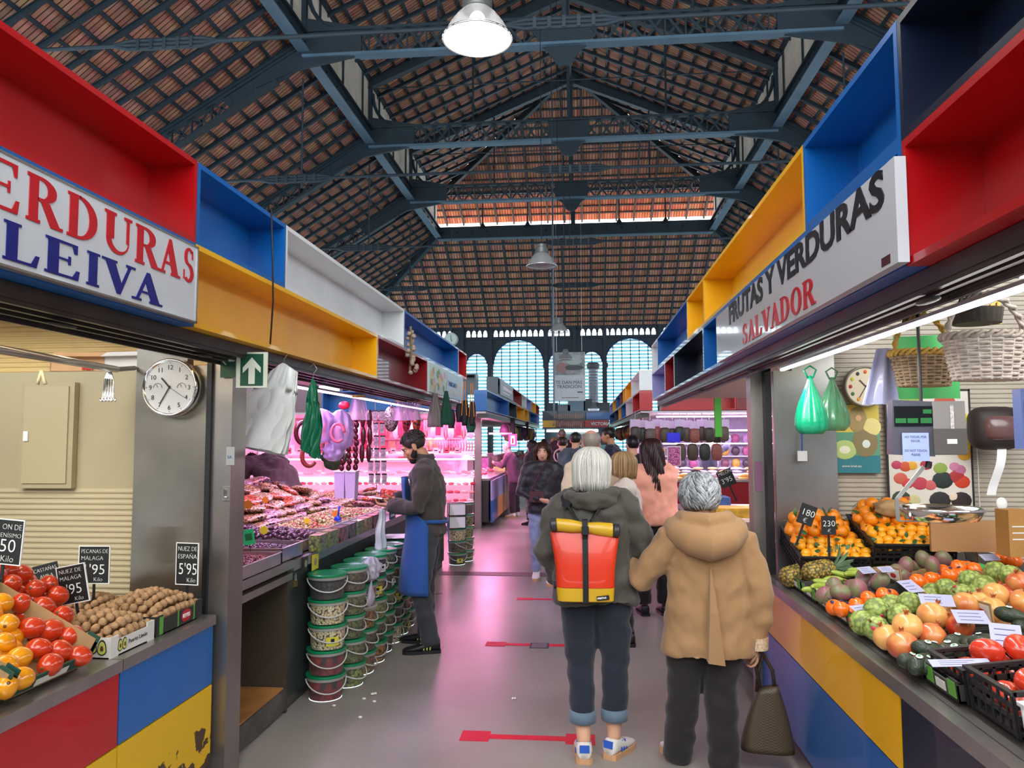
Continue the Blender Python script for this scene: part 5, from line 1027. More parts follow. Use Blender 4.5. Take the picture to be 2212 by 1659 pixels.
p=aty(537,1160,4.35); e=empty('price_card',p,.15,'bright green price card standing in the raisins','price tag',rot=(0,-.15,.15)); MB().bx(-.033,.033,0,.002,-.045,.045).build('card',mat('card_green',sr('2AC878'),.5),e); MB().bx(-.02,.02,-.001,0,-.02,.02).build('writing',mat('ink_green',sr('1A6A40'),.6),e); MB().bx(-.002,.002,.002,.004,-.09,-.045).build('stick',BLACK,e)
p=aty(730,1118,5.75); e=empty('scoop',p,0,'blue plastic scoop stuck in the olives','scoop',rot=(.15,.1,.2)); m=MB(); m.ell((0,0,-.02),(.03,.02,.035),10,8); m.build('bowl',mat('blue_plastic',sr('1A3AD0'),.3),e,smooth=True); MB().tube([(0,0,0),(0,.0,.04),(.004,0,.09)],[.008,.006,.008],8).build('handle',mat('blue_plastic',(0,0,0)),e,smooth=True)
# price cards hung below the counter edge
for (x,y,z,w,h,c,lab) in ((-1.76,4.74,.86,.075,.085,'2A2622','dark card with a pale emblem below the steel trays'),(-1.765,4.93,.84,.12,.10,'D8C840','yellow card on the counter front beside the emblem card')):
    e=empty('notice_card',(x,y,z),0,lab,'card'); MB().bx(0,.003,-w/2,w/2,-h/2,h/2).build('card',mat('card_'+c,sr(c),.5),e); MB().lathe([(.018,.003),(.024,.004),(.024,.0045)],(0,0,0),(1,0,0),n=16).build('emblem',mat('card_emblem',sr('9A8A7A') if c[0]=='2' else sr('8A3A5A'),.5),e)
e=empty('printed_panel',(-1.79,7.05,1.0),.0,'blue and white printed panel at the end of the olive tubs','sign'); MB().bx(0,.01,-.1,.1,-.1,.1).build('panel',mat('panel_blue',sr('2A3A6A'),.4),e)
for k in range(4): MB().bx(.0101,.0115,-.08,.06,.055-k*.045,.075-k*.045).build('print',WLAB,e)
# ---------------------------------------------------------------- things hanging along the left boxes
def sheet_bundle(loc,w,h,n,matl,label,cat,name,col_shift=.0,rz=0,seed=0,flare=1.15,tilt=0):
    """a thick bundle of thin plastic bags hung from a hook: nested folded sheets"""
    e=empty(name,loc,rz,label,cat); rr=random.Random(seed)
    for k in range(n):
        dx=(k-n/2)*.012; ph=rr.uniform(0,6); ww=w*rr.uniform(.92,1.04); hh=h*rr.uniform(.95,1.03)
        def fn(u,v):
            a=(u-.5); x=a*ww*(.50+.50*min(1,v*1.6))+.02*math.sin(v*7+ph)*v*(1+(flare-1)*v)+tilt*v; y=dx*(.3+.7*v)+.011*math.sin(u*11+ph+v*5)*(.3+v)+.016*mnoise.noise(V((u*4,v*5,k*.7))); return V((x,y,-v*hh-(.05*abs(a)*2 if v<.3 else .0)-.06*a*v))
        m=MB(); m.sheet(fn,26,16); m.build('bag_layer',matl,e,smooth=True)
    MB().tube([(0,0,-.03),(0,0,.02),(.02,0,.05),(.0,0,.08),(-.02,0,.06)],.0025,6).build('hook',STEEL,e,smooth=True); return e
WB=mat('white_bag_film',sr('E2E4E0'),.35,coat=.2,var=.03); GBG=mat('green_bag_film',sr('0E6A48'),.4,var=.15)
sheet_bundle((-1.615,3.98,2.06),.30,.47,9,WB,'thick bundle of white plastic carrier bags hanging beside the exit arrow sign','carrier bags','carrier_bags',seed=3,tilt=-.15)
sheet_bundle((-1.50,4.12,1.99),.09,.42,4,GBG,'dark green carrier bags hanging behind the white ones','carrier bags','carrier_bags',seed=5,flare=1.0)
EG=mat('exit_green',sr('0E4A34'),.4); EW=mat('exit_pale',sr('D2D6C4'),.4)
p=aty(544,799,3.60); e=empty('exit_sign',p,.06,'green exit sign with a white arrow pointing up','sign'); MB().bx(-.078,.078,0,.006,-.088,.088).build('plate',EW,e); MB().bx(-.057,.057,-.0015,0,-.079,.079).build('field',EG,e)
MB().prism([(-.045,.012),(0,.062),(.045,.012),(.045,-.016),(.016,.012),(.016,-.07),(-.016,-.07),(-.016,.012),(-.045,-.016)],(0,-.0018,0),(1,0,0),(0,0,1),-.001).build('arrow',EW,e)
p=aty(492,787,3.62); e=empty('exit_sign',p,0,'green plate with a white arrow pointing left, on top of the steel pillar','sign'); MB().bx(-.038,.04,0,.004,-.066,.07).build('plate',EG,e); MB().prism([(-.035,.02),(-.012,.043),(-.004,.043),(-.02,.026),(.035,.026),(.035,.014),(-.02,.014),(-.004,-.003),(-.012,-.003)],(0,-.001,0),(1,0,0),(0,0,1),-.001).build('arrow',EW,e)
m=MB(); m.tube([atx(586,452,-1.555),atx(589,560,-1.552),atx(590,650,-1.553),aty(583,755,3.84)],.0045,6); m.build('hanging_cable',BLACK,smooth=True,label='thin dark cable hanging down in front of the blue and yellow boxes',cat='cable')
e=empty('switch_plate',aty(497,985,3.63),0,'pale sticker plate on the steel pillar','plate'); MB().bx(-.02,.022,0,.004,-.045,.045).build('plate',mat('plate_grey',sr('A8A8A8'),.4),e); text('SA',.02,tuple(aty(491,990,3.628)),(1,0,0),(0,0,1),mat('plate_blue',sr('3A7AB0'),.5),e,th=.0005)
e=empty('latch',aty(488,1066,3.63),0,'small steel latch on the pillar','latch'); MB().bx(-.02,.02,0,.01,-.035,.035).build('plate',STEEL,e); MB().tube([(-.005,-.008,.02),(-.005,-.012,-.015),(.008,-.008,-.018)],.004,6).build('hook',CHROME,e)
# garlic string
e=empty('garlic_string',aty(887,705,6.72),0,'string of dried garlic heads hanging in front of the dark red box','garlic string'); rr=random.Random(8)
GAR=fm('garlic_skin','A89080',rough=.6,coat=0)
MB().tube([(0,0,0),(.01,0,-.2),(-.005,0,-.42)],.012,6).build('braid',mat('dry_straw',sr('7A6A50'),.9),e)
for k in range(20):
    a=rr.uniform(0,6.3); m=MB().ell((0,0,0),(.022,.022,.02),10,8,fn=lambda p:p*(1+.12*math.cos(5*math.atan2(p.y,p.x)))+Vector((0,0,.25*math.exp(-((p.x**2+p.y**2)*16)) if p.z>0 else 0))).build('garlic_head',GAR,e,smooth=True); m.location=(.028*math.cos(a)+(.03*(k>15)),.028*math.sin(a),-.05-k*.0195); m.rotation_euler=(rr.uniform(-1,1),rr.uniform(-1,1),0)
# hung aprons and shoe bags beyond
def apron_hang(px_,py_,Y,w,h,col,label,nm='apron',pl=9,shape=.25):
    e=empty(nm,aty(px_,py_,Y),0,label,nm.replace('_',' ')); c=mat('hung_'+col,sr(col),.8,bump=.2,bs=60)
    m=MB(); R_=[]
    for j in range(9):
        t=j/8; ww=w*(shape+(1-shape)*min(1,t*1.4)); R_.append([V((ww/2*math.cos(a),(.05+.03*t)*(1+.18*math.sin(a*pl))*math.sin(a),-h*t)) for a in [2*PI*q/36 for q in range(36)]])
    m.loft(R_); m.build('cloth',c,e,smooth=True); MB().tube([(0,0,-.02),(0,0,.08),(.02,0,.11),(.04,0,.09)],.003,6).build('hanger',STEEL,e); return e
apron_hang(940,850,8.0,.17,.36,'7A706C','grey pleated apron hanging under the poster sign'); apron_hang(964,845,8.0,.13,.36,'0E4A34','dark green apron hanging beside the grey one')
for i,(px_,py_,w,h,c,lab) in enumerate(((1004,865,.10,.30,'1C1A20','black shoe hanging with orange laces, foremost'),(1020,868,.09,.28,'241E20','black shoe hanging behind the orange laces'),(992,872,.09,.22,'1A1418','dark bag hanging left of the shoes'),(1017,905,.12,.16,'0E4A34','dark green cloth hanging under the shoes'),(975,885,.10,.22,'2A1A2A','dark pouch hanging next to the green apron'))):
    e=empty('hanging_bag',aty(px_,py_,8.9),.0,lab,'hanging bag'); m=MB(); R_=[]
    for j in range(8):
        t=j/7; ww=w*(.3+.7*math.sin(PI*min(.8,.15+t*.75))); R_.append([V((ww/2*math.cos(a),.04*math.sin(a)*(.4+t),-h*t)) for a in [2*PI*q/16 for q in range(16)]])
    m.loft(R_); m.build('body',mat('hung_'+c,sr(c),.7),e,smooth=True)
    if i<2: 
        for s_ in (-1,1): MB().tube([(s_*.01,-.03,.22),(s_*.015,-.04,.05),(s_*.03,-.05,-.18)],.005,6).build('lace',mat('orange_lace',sr('E08A2A'),.6),e)
    MB().tube([(0,0,-.01),(0,0,2.10-e.location.z)],.003,6).build('cord',BLACK,e)
# inside the olive stall: hanging packets, sausages, bags
def hang_pack(x,y,z,w,h,c,label,grp,topc='D8C4D8'):
    e=empty('hanging_packet',(x,y,z),0,label,'packet',grp)
    shared(('hp',round(w,2),round(h,2)),lambda:MB().ell((0,0,-h*.6),(w/2,.03,h*.42),14,10,fn=lambda p:Vector((math.copysign(abs(p.x)**.6,p.x),p.y,math.copysign(abs(p.z)**.6,p.z)))),'filling',c,e,True)
    if e.children: e.children[0].data=e.children[0].data
    shared(('hpt',round(w,2),round(h,2)),lambda:MB().add([(-w/2,-.012,-h*.3),(w/2,-.012,-h*.3),(w*.3,0,0),(-w*.3,0,0)],[(0,1,2,3)]),'clear_top',mat('film_'+topc,sr(topc),.2,alpha=.6),e); return e
for k in range(6):
    z=1.90-k*.115
    for j in range(3):
        x=-1.88+(j-1)*.055+k*.006; e=empty('spice_packet',(x,6.75+j*.02,z),0,'small spice packet hanging on the vertical rack, row %s from the top'%ordn[k],'packet','spice packets on the hanging rack')
        shared('sp%d'%(k%2),lambda:MB().box((0,0,-.045),(.042,.012,.085),(0,.05,0)),'packet',mat('spice_a',sr('B8A0B0'),.3,var=.5,vs=40),e); shared('spb',lambda:MB().box((0,-.0,.0),(.044,.014,.014)),'band',BLACK,e)
MB().tube([(-1.88,6.77,2.0),(-1.86,6.77,1.18)],.004,6).build('packet_rack',STEEL,label='thin wire holding the vertical rows of spice packets',cat='wire rack')
SAU=fm('sausage_dark','5A1424',rough=.3); SAR=fm('sausage_red','A83A3A',rough=.3)
for k in range(5):
    e=empty('sausage_string',(-2.05+k*.045,6.35+k*.05,1.86),0,'string of round dark red sausages, %s of the hanging bunch'%ordn[k],'sausages','sausage strings in the olive stall'); n_=9 if k<3 else 3
    for j in range(n_): 
        h_=.03 if k<3 else .085; shared('sg%d'%(k<3),lambda:MB().ell((0,0,0),(.024,.024,h_),10,8),'link',SAU,e,True).location=(.006*math.sin(j*2.),0,-.04-j*h_*1.75)
e=empty('sausage_string',(-2.02,6.3,1.93),0,'red ribbon tie above the dark sausages','ribbon'); MB().ell((0,0,0),(.05,.02,.035),10,8).build('bow',mat('red_ribbon',sr('C81A3A'),.4),e,smooth=True)
for (px_,py_,r_,mt,lab) in ((656,935,.075,SAU,'dark ring sausage hanging beside the green bags'),(668,985,.07,SAR,'red ring sausage hanging under the dark one')):
    e=empty('ring_sausage',aty(px_,py_,5.2),.5,lab,'sausage'); MB().tube([(r_*.7*math.cos(a),0,r_*math.sin(a)) for a in [2*PI*q/20 for q in range(19)]],.016,8).build('ring',mt,e,smooth=True)
LIL=mat('lilac_film',sr('C8A8E0'),.3,alpha=.75,coat=.4)
for i,(px_,py_,Y,d,lab) in enumerate(((690,920,5.9,(.12,.1,.14),'lilac plastic bags bunched behind the ring sausages'),(735,930,6.0,(.10,.1,.17),'pinkish plastic bag hanging beside the dark sausages'),(720,975,6.0,(.08,.08,.08),'white crumpled plastic on the rail of the olive stall'))):
    crumple('plastic_bag',aty(px_,py_,Y),d,LIL,lab,'plastic bag',5+i,.35,16)
e=empty('ring_sausage',aty(733,935,5.9),.2,'pink ring sausage inside the pinkish bag','sausage'); MB().tube([(.05*math.cos(a),-.1,.07*math.sin(a)) for a in [2*PI*q/16 for q in range(15)]],.012,8).build('ring',mat('pink_sausage',sr('E86A8A'),.4),e,smooth=True)
for (px_,py_,Y,w,h,c,lab) in ((845,905,8.2,.17,.34,cellmat('nuts_bag','8A7A70','5A4A48',60),'clear bag of pistachios hanging above the bearded man'),(878,915,8.4,.10,.30,cellmat('chili_bag','B82A3A','6A1A2A',40),'string of dried red chillies hanging above the bearded man'),(900,915,8.4,.10,.30,cellmat('chili_bag2','C8502A','7A2A2A',40),'second string of dried peppers, orange red')):
    q=aty(px_,py_-40,Y); e=empty('hanging_packet',q,0,lab,'packet'); MB().ell((0,0,-h*.6),(w/2,.05,h*.42),14,10).build('filling',c,e,smooth=True); MB().tube([(0,0,0),(0,0,-h*.25)],.003,6).build('cord',STEEL,e)
for i,(px_,py_,Y,n_) in enumerate(((778,868,6.2,3),(885,878,7.6,7))):
    for k in range(n_):
        q=aty(px_+(k-n_/2)*7,py_-12,Y+k*.04); e=empty('clear_bag',q,0,'empty clear bag with yellow top clip, in the %s bunch'%('nearer' if i==0 else 'farther'),'plastic bag','clear bags with yellow clips'); m=MB(); m.sheet(lambda u,v:V(((u-.5)*(.05+.10*v),.02*math.sin(u*8+k),-.20*v)),8,6); m.build('film',mat('film_pink',sr('E0B8D8'),.2,alpha=.45,coat=.5),e,smooth=True); MB().box((0,0,0),(.05,.02,.02)).build('clip',mat('clip_yellow',sr('B8982A'),.5),e)
# stall equipment
e=empty('drawer_unit',(-3.0,6.9,.9),0,'grey metal drawer unit behind the olive counter','drawers'); MB().box((0,0,.17),(.34,.3,.34)).build('body',mat('grey_metal',sr('8A8090'),.4,.5),e)
for k in range(3): d_=MB().box((0,-.155,.06+k*.1),(.31,.01,.085)).build('drawer',mat('grey_metal2',sr('A09AA8'),.35,.5),e); MB().box((0,-.165,.065+k*.1),(.07,.01,.012)).build('handle',CHROME,d_)
for i,(px_,lab) in enumerate(((737,'left one of two white plastic bins behind the packets'),(760,'right one of two white plastic bins behind the packets'))):
    q=aty(px_,1035,6.9); e=empty('plastic_bin',(q.x,q.y,1.12),0,lab,'bin'); MB().box((0,0,.1),(.10,.12,.24),taper=.85).build('tub',mat('bin_lilac',sr('C8BEE0'),.4),e); MB().box((0,0,.225),(.11,.13,.012)).build('rim',WHITEP,e)
crumple('sack',aty(722,990,7.4),(.12,.1,.12),mat('sack_dark_green',sr('2E4A2A'),.7),'dark green sack beside the hanging sausages','sack',3,.3,14)
for k in range(5):
    MB().bx(0,.06,0,.3,-.004,0).build('goods_box',mat('goods_%d'%k,sr(['B82A3A','3A5A9A','D8B83A','C8C0C8','5A8A4A'][k]),.5,var=.3,vs=30),label='small %s carton on the shelf at the back of the olive stall'%['red','blue','yellow','pale','green'][k],cat='carton').location=(-4.5,4.3+k*.5,1.6)
MB().bx(-4.54,-4.2,3.9,9.7,1.56,1.59).build('shelf',STEEL,label='back shelf of the olive stall',cat='shelf')
# far part of the olive stall: pale packed goods
for k in range(26):
    e=shared(('pk',k%6),pk_mesh(k%6),'snack_packet',PK[k%6],None,True); e.location=(-2.0-(k%4)*.2,7.5+(k//4)*.33,.96+(k%3)*.03); e.rotation_euler=(rp.uniform(-.2,.2),rp.uniform(-.2,.3),rp.uniform(-1,1)); tag(e,'packet lying on the far end of the olive counter, past the bearded man','packet','packets at the far end of the olive counter')
heap('almonds',-3.0,-2.75,7.4,9.6,.95,.08,.018,[fm('nut_a','D8A878'),fm('nut_b','B88A58')],500,'loose nuts heaped on the far end of the olive counter','nuts',12)
e=empty('fruit_punnet',aty(835,1072,6.9),.3,'small orange punnet of apricots beside the man\'s hands','punnet',rot=(.5,.2,.3)); MB().box((0,0,0),(.12,.16,.03)).build('tray',BLACK,e); MB().box((0,0,.02),(.105,.145,.02)).build('filling',cellmat('apricots','E8502A','C83A1A',45),e)
# ---------------------------------------------------------------- high-bay lamps, banner, clock, pole
SHADE=mat('prismatic_shade',(.42,.42,.42),.25,.2,alpha=.78,coat=.4); LGL=mat('lamp_glow',(1,1,1),.4,em=(1,.97,.9),es=6)
def lamp(x,y,z,on,label,cord):
    e=empty('pendant_lamp',(x,y,z),label=label,cat='lamp'); 
    MB().lathe([(.25,0),(.255,.008),(.235,.035),(.20,.10),(.15,.17),(.105,.215),(.10,.22)],n=48,cap=False).build('shade',SHADE,e,smooth=True)
    MB().lathe([(.255,-.006),(.262,0),(.255,.010)],n=48,cap=False).build('rim',CHROME,e,smooth=True)
    MB().lathe([(.105,.215),(.11,.22),(.11,.30),(.085,.31),(.085,.36),(.05,.37)],n=32).build('housing',mat('lamp_housing',sr('6A6A68'),.4,.5),e,smooth='auto')
    if on: MB().ell((0,0,.14),(.06,.06,.07),16,10).build('bulb',LGL,e,smooth=True)
    else: MB().ell((0,0,.14),(.06,.06,.07),16,10).build('bulb',mat('bulb_off',(.8,.8,.76),.3),e,smooth=True)
    MB().tube([(0,0,.36),(0,0,cord)],.008,6).build('cord',BLACK,e)
for i,(px_,py_,Y,on) in enumerate(((1031,85,5.3,1),(1170,575,12.4,0),(1207,717,19.5,0),(1222,777,26.5,0))):
    q=aty(px_,py_,Y); lamp(q.x,q.y,q.z,on,['large lit bell lamp hanging nearest, at the top of the picture','second bell lamp, hanging over the middle of the aisle','third bell lamp, far down the aisle above the banner','farthest bell lamp, in front of the banner'][i],[0,13.75,13.78,13.12][i]-q.z if i else 6)
    if on: l=bpy.data.lights.new('lamp_light','POINT'); l.energy=8; l.shadow_soft_size=.06; l.color=(1,.96,.9); lo=bpy.data.objects.new('lamp_light',l); COL.objects.link(lo); lo.location=(q.x,q.y,q.z+.04)
MB().bx(-.035,.035,-.03,.03,-2.2,8.0).build('cable_duct',mat('duct_grey',sr('8A94A4'),.5),label='thin grey vertical duct hanging left of the banner',cat='duct').location=aty(1196,770,28.6)
# thin pull cords from the roof
for i,(px_,Y) in enumerate(((1215,22),(1190,17),(1228,24))):
    q=aty(px_,450,Y); MB().tube([(0,0,-3.2),(.04,0,0),(.02,0,13.75-q.z)],.012,5).build('cord',IRON,label='thin cord hanging from the roof over the aisle, %s'%['by the second lamp','left of the lamp cords','right of the king post'][i],cat='cord').location=q
bn=empty('banner',aty(1230,813,28.8),label='hanging market banner reading TE DAN MÁS TRADICIÓN at the end of the aisle',cat='banner')
bw,bh=.60,.93
MB().bx(-bw,bw,0,.012,-bh,bh).build('sheet',mat('banner_grey',sr('E4E4E6'),.6,var=.04),bn)
rr=random.Random(4); 
MB().bx(-bw+.02,bw-.02,-.004,0,.05,bh-.03).build('picture',mat('banner_picture',sr('B0B0AE'),.6,var=.5,vs=3.5),bn)
MB().ell((.18,-.006,.58),(.30,.004,.14),20,10).build('picture',mat('banner_pale',sr('C4CEC8'),.5),bn); MB().ell((-.28,-.006,.33),(.24,.004,.20),14,8).build('picture',mat('banner_pink',sr('B88A88'),.5),bn); MB().ell((.15,-.007,.33),(.40,.004,.10),14,8).build('picture',mat('banner_dark',sr('5A5E62'),.5),bn)
TXB=mat('banner_ink',sr('4A4A52'),.6); bo=bn.location
text('TE DAN MÁS',.175,(bo.x-.53,bo.y-.008,bo.z-.29),(1,0,0),(0,0,1),TXB,bn,th=.002); text('TRADICIÓN',.175,(bo.x-.49,bo.y-.008,bo.z-.45),(1,0,0),(0,0,1),TXB,bn,th=.002)
MB().bx(-.3,.35,-.006,0,-.82,-.80).bx(.3,.5,-.006,0,-.62,-.58).build('small_print',TXB,bn)
MB().tube([(-bw,0,bh),(bw,0,bh)],.02,6).tube([(-bw*.8,0,bh),(-bw*.8,0,8)],.008,5).tube([(bw*.8,0,bh),(bw*.8,0,8)],.008,5).build('rail',STEEL,bn)
q=aty(975,733,20.); e=empty('station_clock',q,0,'round double-faced clock hanging high beyond the left boxes','clock'); MB().lathe([(.17,-.06),(.18,-.05),(.18,.05),(.17,.06)],axis=(0,1,0),n=32).build('case',mat('clock_case',sr('A8B0AC'),.4),e); MB().lathe([(.15,-.064),(.15,-.06)],axis=(0,1,0),n=32).build('dial',mat('clock_dial_green',sr('C2D2C8'),.4),e); MB().bar((0,-.068,0),(0,-.068,.11),.014,.004,upv=(0,1,0)).bar((0,-.07,0),(.03,-.07,-.07),.018,.004,upv=(0,1,0)).build('hand',BLACK,e); MB().tube([(0,0,.18),(0,0,3)],.01,6).build('rod',IRON,e)
# ventilation duct and boxes on top of the end kiosk
q=Vector((.45,31.3,2.72)); e=empty('ventilation_duct',q,0,'silver ventilation chimney rising from the end kiosk','duct'); SIL=mat('duct_silver',sr('B4BCC4'),.3,.7)
m=MB(); m.lathe([(.34,0),(.34,.1),(.20,.32)]+[(.20+(.012 if k%2 else 0),.32+k*.06) for k in range(24)]+[(.2,1.75)],n=24); m.build('pipe',SIL,e,smooth=False); MB().lathe([(.22,1.75),(.26,1.78),(.26,1.95),(.2,2.0)],n=24).build('cowl',mat('cowl_dark',sr('5A5A60'),.5),e)
for x,w,h,c,lab in ((-1.2,.4,.35,'2A3A4A','dark box on the roof of the end kiosk, leftmost'),(-.75,.5,.28,'8A9098','curved grey unit on the roof of the end kiosk'),(-.25,.7,.55,'8FA6B8','pale blue framed panel on the roof of the end kiosk'),(.2,.3,.5,'4A545C','dark bottle-shaped unit on the kiosk roof beside the duct'),(.85,.5,.35,'3A4048','dark equipment on the kiosk roof right of the duct')):
    MB().bx(-w/2,w/2,-.15,.15,0,h).bx(-w/2-.02,w/2+.02,-.17,-.15,0,.03).bx(-w/2-.02,w/2+.02,-.17,-.15,h-.03,h).build('roof_unit',mat('unit_'+c,sr(c),.5),label=lab,cat='roof unit').location=(x,31.2,2.72)
# ---------------------------------------------------------------- left clock, cabinet, boxes, hooks
def wallclock(loc,r,label,rimm,numerals=True,fruits=False,hm=(10,35)):
    e=empty('wall_clock',loc,0,label,'clock'); MB().lathe([(r*.98,.04),(r*1.06,.03),(r*1.08,.0),(r*1.06,-.022),(r*.99,-.026),(r*.95,-.012)],axis=(0,1,0),n=56).build('rim',rimm,e,smooth=True)
    MB().lathe([(r*.97,-.010),(r*.97,-.014)],axis=(0,1,0),n=48).build('dial',mat('clock_white',sr('E8E8E8'),.5) if not fruits else mat('clock_cream',sr('E2D2B4'),.5),e)
    for k in range(1,13):
        a=PI/2-k*PI/6
        if numerals:
            t=text(str(k),r*.24,(0,0,0),(1,0,0),(0,0,1),BLACK,e,name='numeral',th=.0004,align='CENTER'); t.matrix_local=Matrix(((1,0,0,r*.74*math.cos(a)),(0,0,-1,-.0155),(0,1,0,r*.74*math.sin(a)-r*.085),(0,0,0,1)))
            MB().lathe([(r*.014,-.0162),(r*.014,-.0145)],(r*.90*math.cos(a),0,r*.90*math.sin(a)),(0,1,0),n=8).build('minute_dot',BLACK,e)
        if fruits:
            c=['C83A2A','E8C02A','5A8A3A','D8A02A','C8B83A','B83A3A','E89A2A','3A7A3A','B82A2A','C8C83A','2A2A3A','E85A2A'][k-1]
            MB().ell((r*.76*math.cos(a),-.017,r*.76*math.sin(a)),(r*.085,.003,r*.10),10,6).build('fruit_mark',mat('cf_'+c,sr(c),.5),e)
    for ang,L,w in (((hm[0]+hm[1]/60)*PI/6,.46,.035),(hm[1]*PI/30,.66,.026)):
        a=PI/2-ang; MB().bar((-.06*r*math.cos(a),-.019,-.06*r*math.sin(a)),(r*L*math.cos(a),-.019,r*L*math.sin(a)),r*w*1.4,.0015,upv=(0,1,0)).build('hand',BLACK,e)
    a=PI/2-20.5*PI/30; MB().bar((0,-.021,0),(r*.7*math.cos(a),-.021,r*.7*math.sin(a)),r*.012,.001,upv=(0,1,0)).build('second_hand',mat('grey_hand',sr('5A5A5A'),.5),e)
    if numerals:
        for s_ in (-1,1): MB().tube([(s_*r*.46+r*.17*math.cos(b),-.016,-.02*r+r*.17*math.sin(b)) for b in [PI*q/10 for q in range(11)]],r*.008,4).bar((s_*r*.46,-.016,0),(s_*r*.46-r*.05,-.016,r*.1),r*.015,.001,upv=(0,1,0)).build('gauge',mat('grey_hand',(0,0,0)),e)
    return e
wallclock(aty(370,837,3.615),.136,'round wall clock with silver rim and black numerals on the steel partition',CHROME)
e=empty('meter_cabinet',aty(100,940,3.66),0,'beige metal meter cabinet on the corrugated wall, left','cabinet'); CB=mat('cabinet_beige',sr('A89B78'),.45,var=.05)
MB().bx(-.145,.145,0,.035,-.27,.27).build('frame',CB,e); d_=MB().bx(-.122,.118,-.008,0,-.245,.25).build('door',mat('cabinet_door',sr('B0A27E'),.4),e); MB().bx(-.115,-.09,-.016,-.008,-.03,.02).build('latch',WHITEP,d_)
e=empty('hanging_rail',(-2.6,3.0,2.0),0,'grey steel pipe rail under the ceiling of the left stall','rail'); a=aty(-30,750,2.3); b=aty(252,798,3.5); o=Vector((-2.6,3.0,2.0)); MB().tube([a-o,b-o],.016,10).build('pipe',STEEL,e,smooth=True); MB().tube([b-o,b-o+Vector((0,.15,.02))],.012,8).build('bracket',STEEL,e)
for i,(px_,c,lab) in enumerate(((165,'C89A6A','open brown carton on the high shelf, left one'),(268,'D8D0C8','white carton with torn flap on the high shelf, right one'))):
    q=aty(px_,768,3.72); e=empty('carton',(q.x,3.85,2.003),.15 if i==0 else -.1,lab,'carton'); c_=mat('carton_'+c,sr(c),.7,var=.08); L=.16 if i==0 else .12
    MB().bx(-L,L,-.11,.11,0,.005).bx(-L,L,-.11,-.105,0,.085).bx(-L,L,.105,.11,0,.085).bx(-L,-L+.005,-.11,.11,0,.085).bx(L-.005,L,-.11,.11,0,.085).build('box',c_,e); MB().box((0,-.125,.09),(L*1.8,.05,.004),(.5,0,0)).build('flap',c_,e)
    if i==0: text('lar',.07,tuple(Vector((q.x+.02,3.735,2.015))),(1,.15,0),(0,0,1),REDL,e,th=.0006,bold=.002)
e=empty('hook_bunch',aty(236,800,3.45),0,'bunch of steel hooks hanging from the rail','hooks'); rr=random.Random(6)
for k in range(9): x=-.022+k*.0055; MB().tube([(x*.3,0,0),(x,.004*(k%2),-.045),(x*1.1,.006*(k%2),-.10),(x*1.3,-.004,-.135),(x*1.5+.008*(-1)**k,-.008,-.15),(x*1.5+.012*(-1)**k,-.008,-.135)],.0035,6).build('hook',CHROME,e,smooth=True)
e=empty('clamp',aty(90,800,3.3),0,'pale plastic clamp hanging from the rail in the left stall','clamp')
for s_ in (-1,1): MB().tube([(0,0,0),(s_*.012,0,-.04),(s_*.02,0,-.065)],[.008,.007,.010],8).build('jaw',mat('clamp_cream',sr('C8B890'),.5),e,smooth=True)
# ---------------------------------------------------------------- right stall fixtures
wallclock(aty(1868,835,4.70),.115,'round kitchen clock with fruit pictures on the corrugated wall',mat('clock_rim_grey',sr('8A8478'),.4,.3),False,True)
def bag_hang(px_,py_,Y,w,h,c,label,seed,alpha=1):
    q=aty(px_,py_,Y); e=empty('plastic_bag',q,0,label,'plastic bag'); m=MB(); R_=[]; rr=random.Random(seed)
    for j in range(15):
        t=j/14; ww=w*(.10+.90*math.sin(PI/2*min(1,t*1.15))**1.3)*(1 if t<.85 else 1-.35*((t-.85)/.15)**2); R_.append([V((ww/2*math.cos(a)*(1+.05*math.sin(a*11+seed)*(1-t)),ww*.32*math.sin(a)*(1+.12*math.sin(a*13+seed)*(1-.6*t)),-h*t)) for a in [2*PI*q_/48 for q_ in range(48)]])
    m.loft(R_); m.build('bag',mat('bagfilm_'+c,sr(c),.22,alpha=alpha,coat=.5,var=.12,vs=14),e,smooth=True); MB().tube([(-.012,0,-.01),(-.03,0,.03),(0,0,.05),(.03,0,.03),(.012,0,-.01)],.005,6).build('handles',mat('bagfilm_'+c,(0,0,0)),e,smooth=True); return e
bag_hang(1750,812,3.9,.165,.29,'12A678','bright green full plastic bag hanging from the soffit, left of the pair',1,.95); bag_hang(1797,815,4.1,.17,.28,'5EAA7E','paler see-through green plastic bag, right of the pair',4,.75)
e=empty('lilac_bags',aty(1912,752,3.5),0,'translucent lilac-white carrier bags hanging left of the near basket','carrier bags'); 
for k in range(4): MB().sheet(lambda u,v:V(((u-.5)*(.05+.10*v)-.02*v,.012*k+.01*math.sin(u*9+k),-.25*v)),12,8).build('bag_layer',mat('lilac_white_film',sr('B4B8E0'),.25,alpha=.8,coat=.4),e,smooth=True)
e=empty('green_bag',aty(2000,725,3.75),0,'green reusable bag hanging behind the wicker basket','bag'); MB().sheet(lambda u,v:V(((u-.5)*.30,.02*math.sin(u*7),-.30*v)),12,8).build('bag',mat('green_nonwoven',sr('3FA058'),.6,var=.2,vs=4),e,smooth=True)
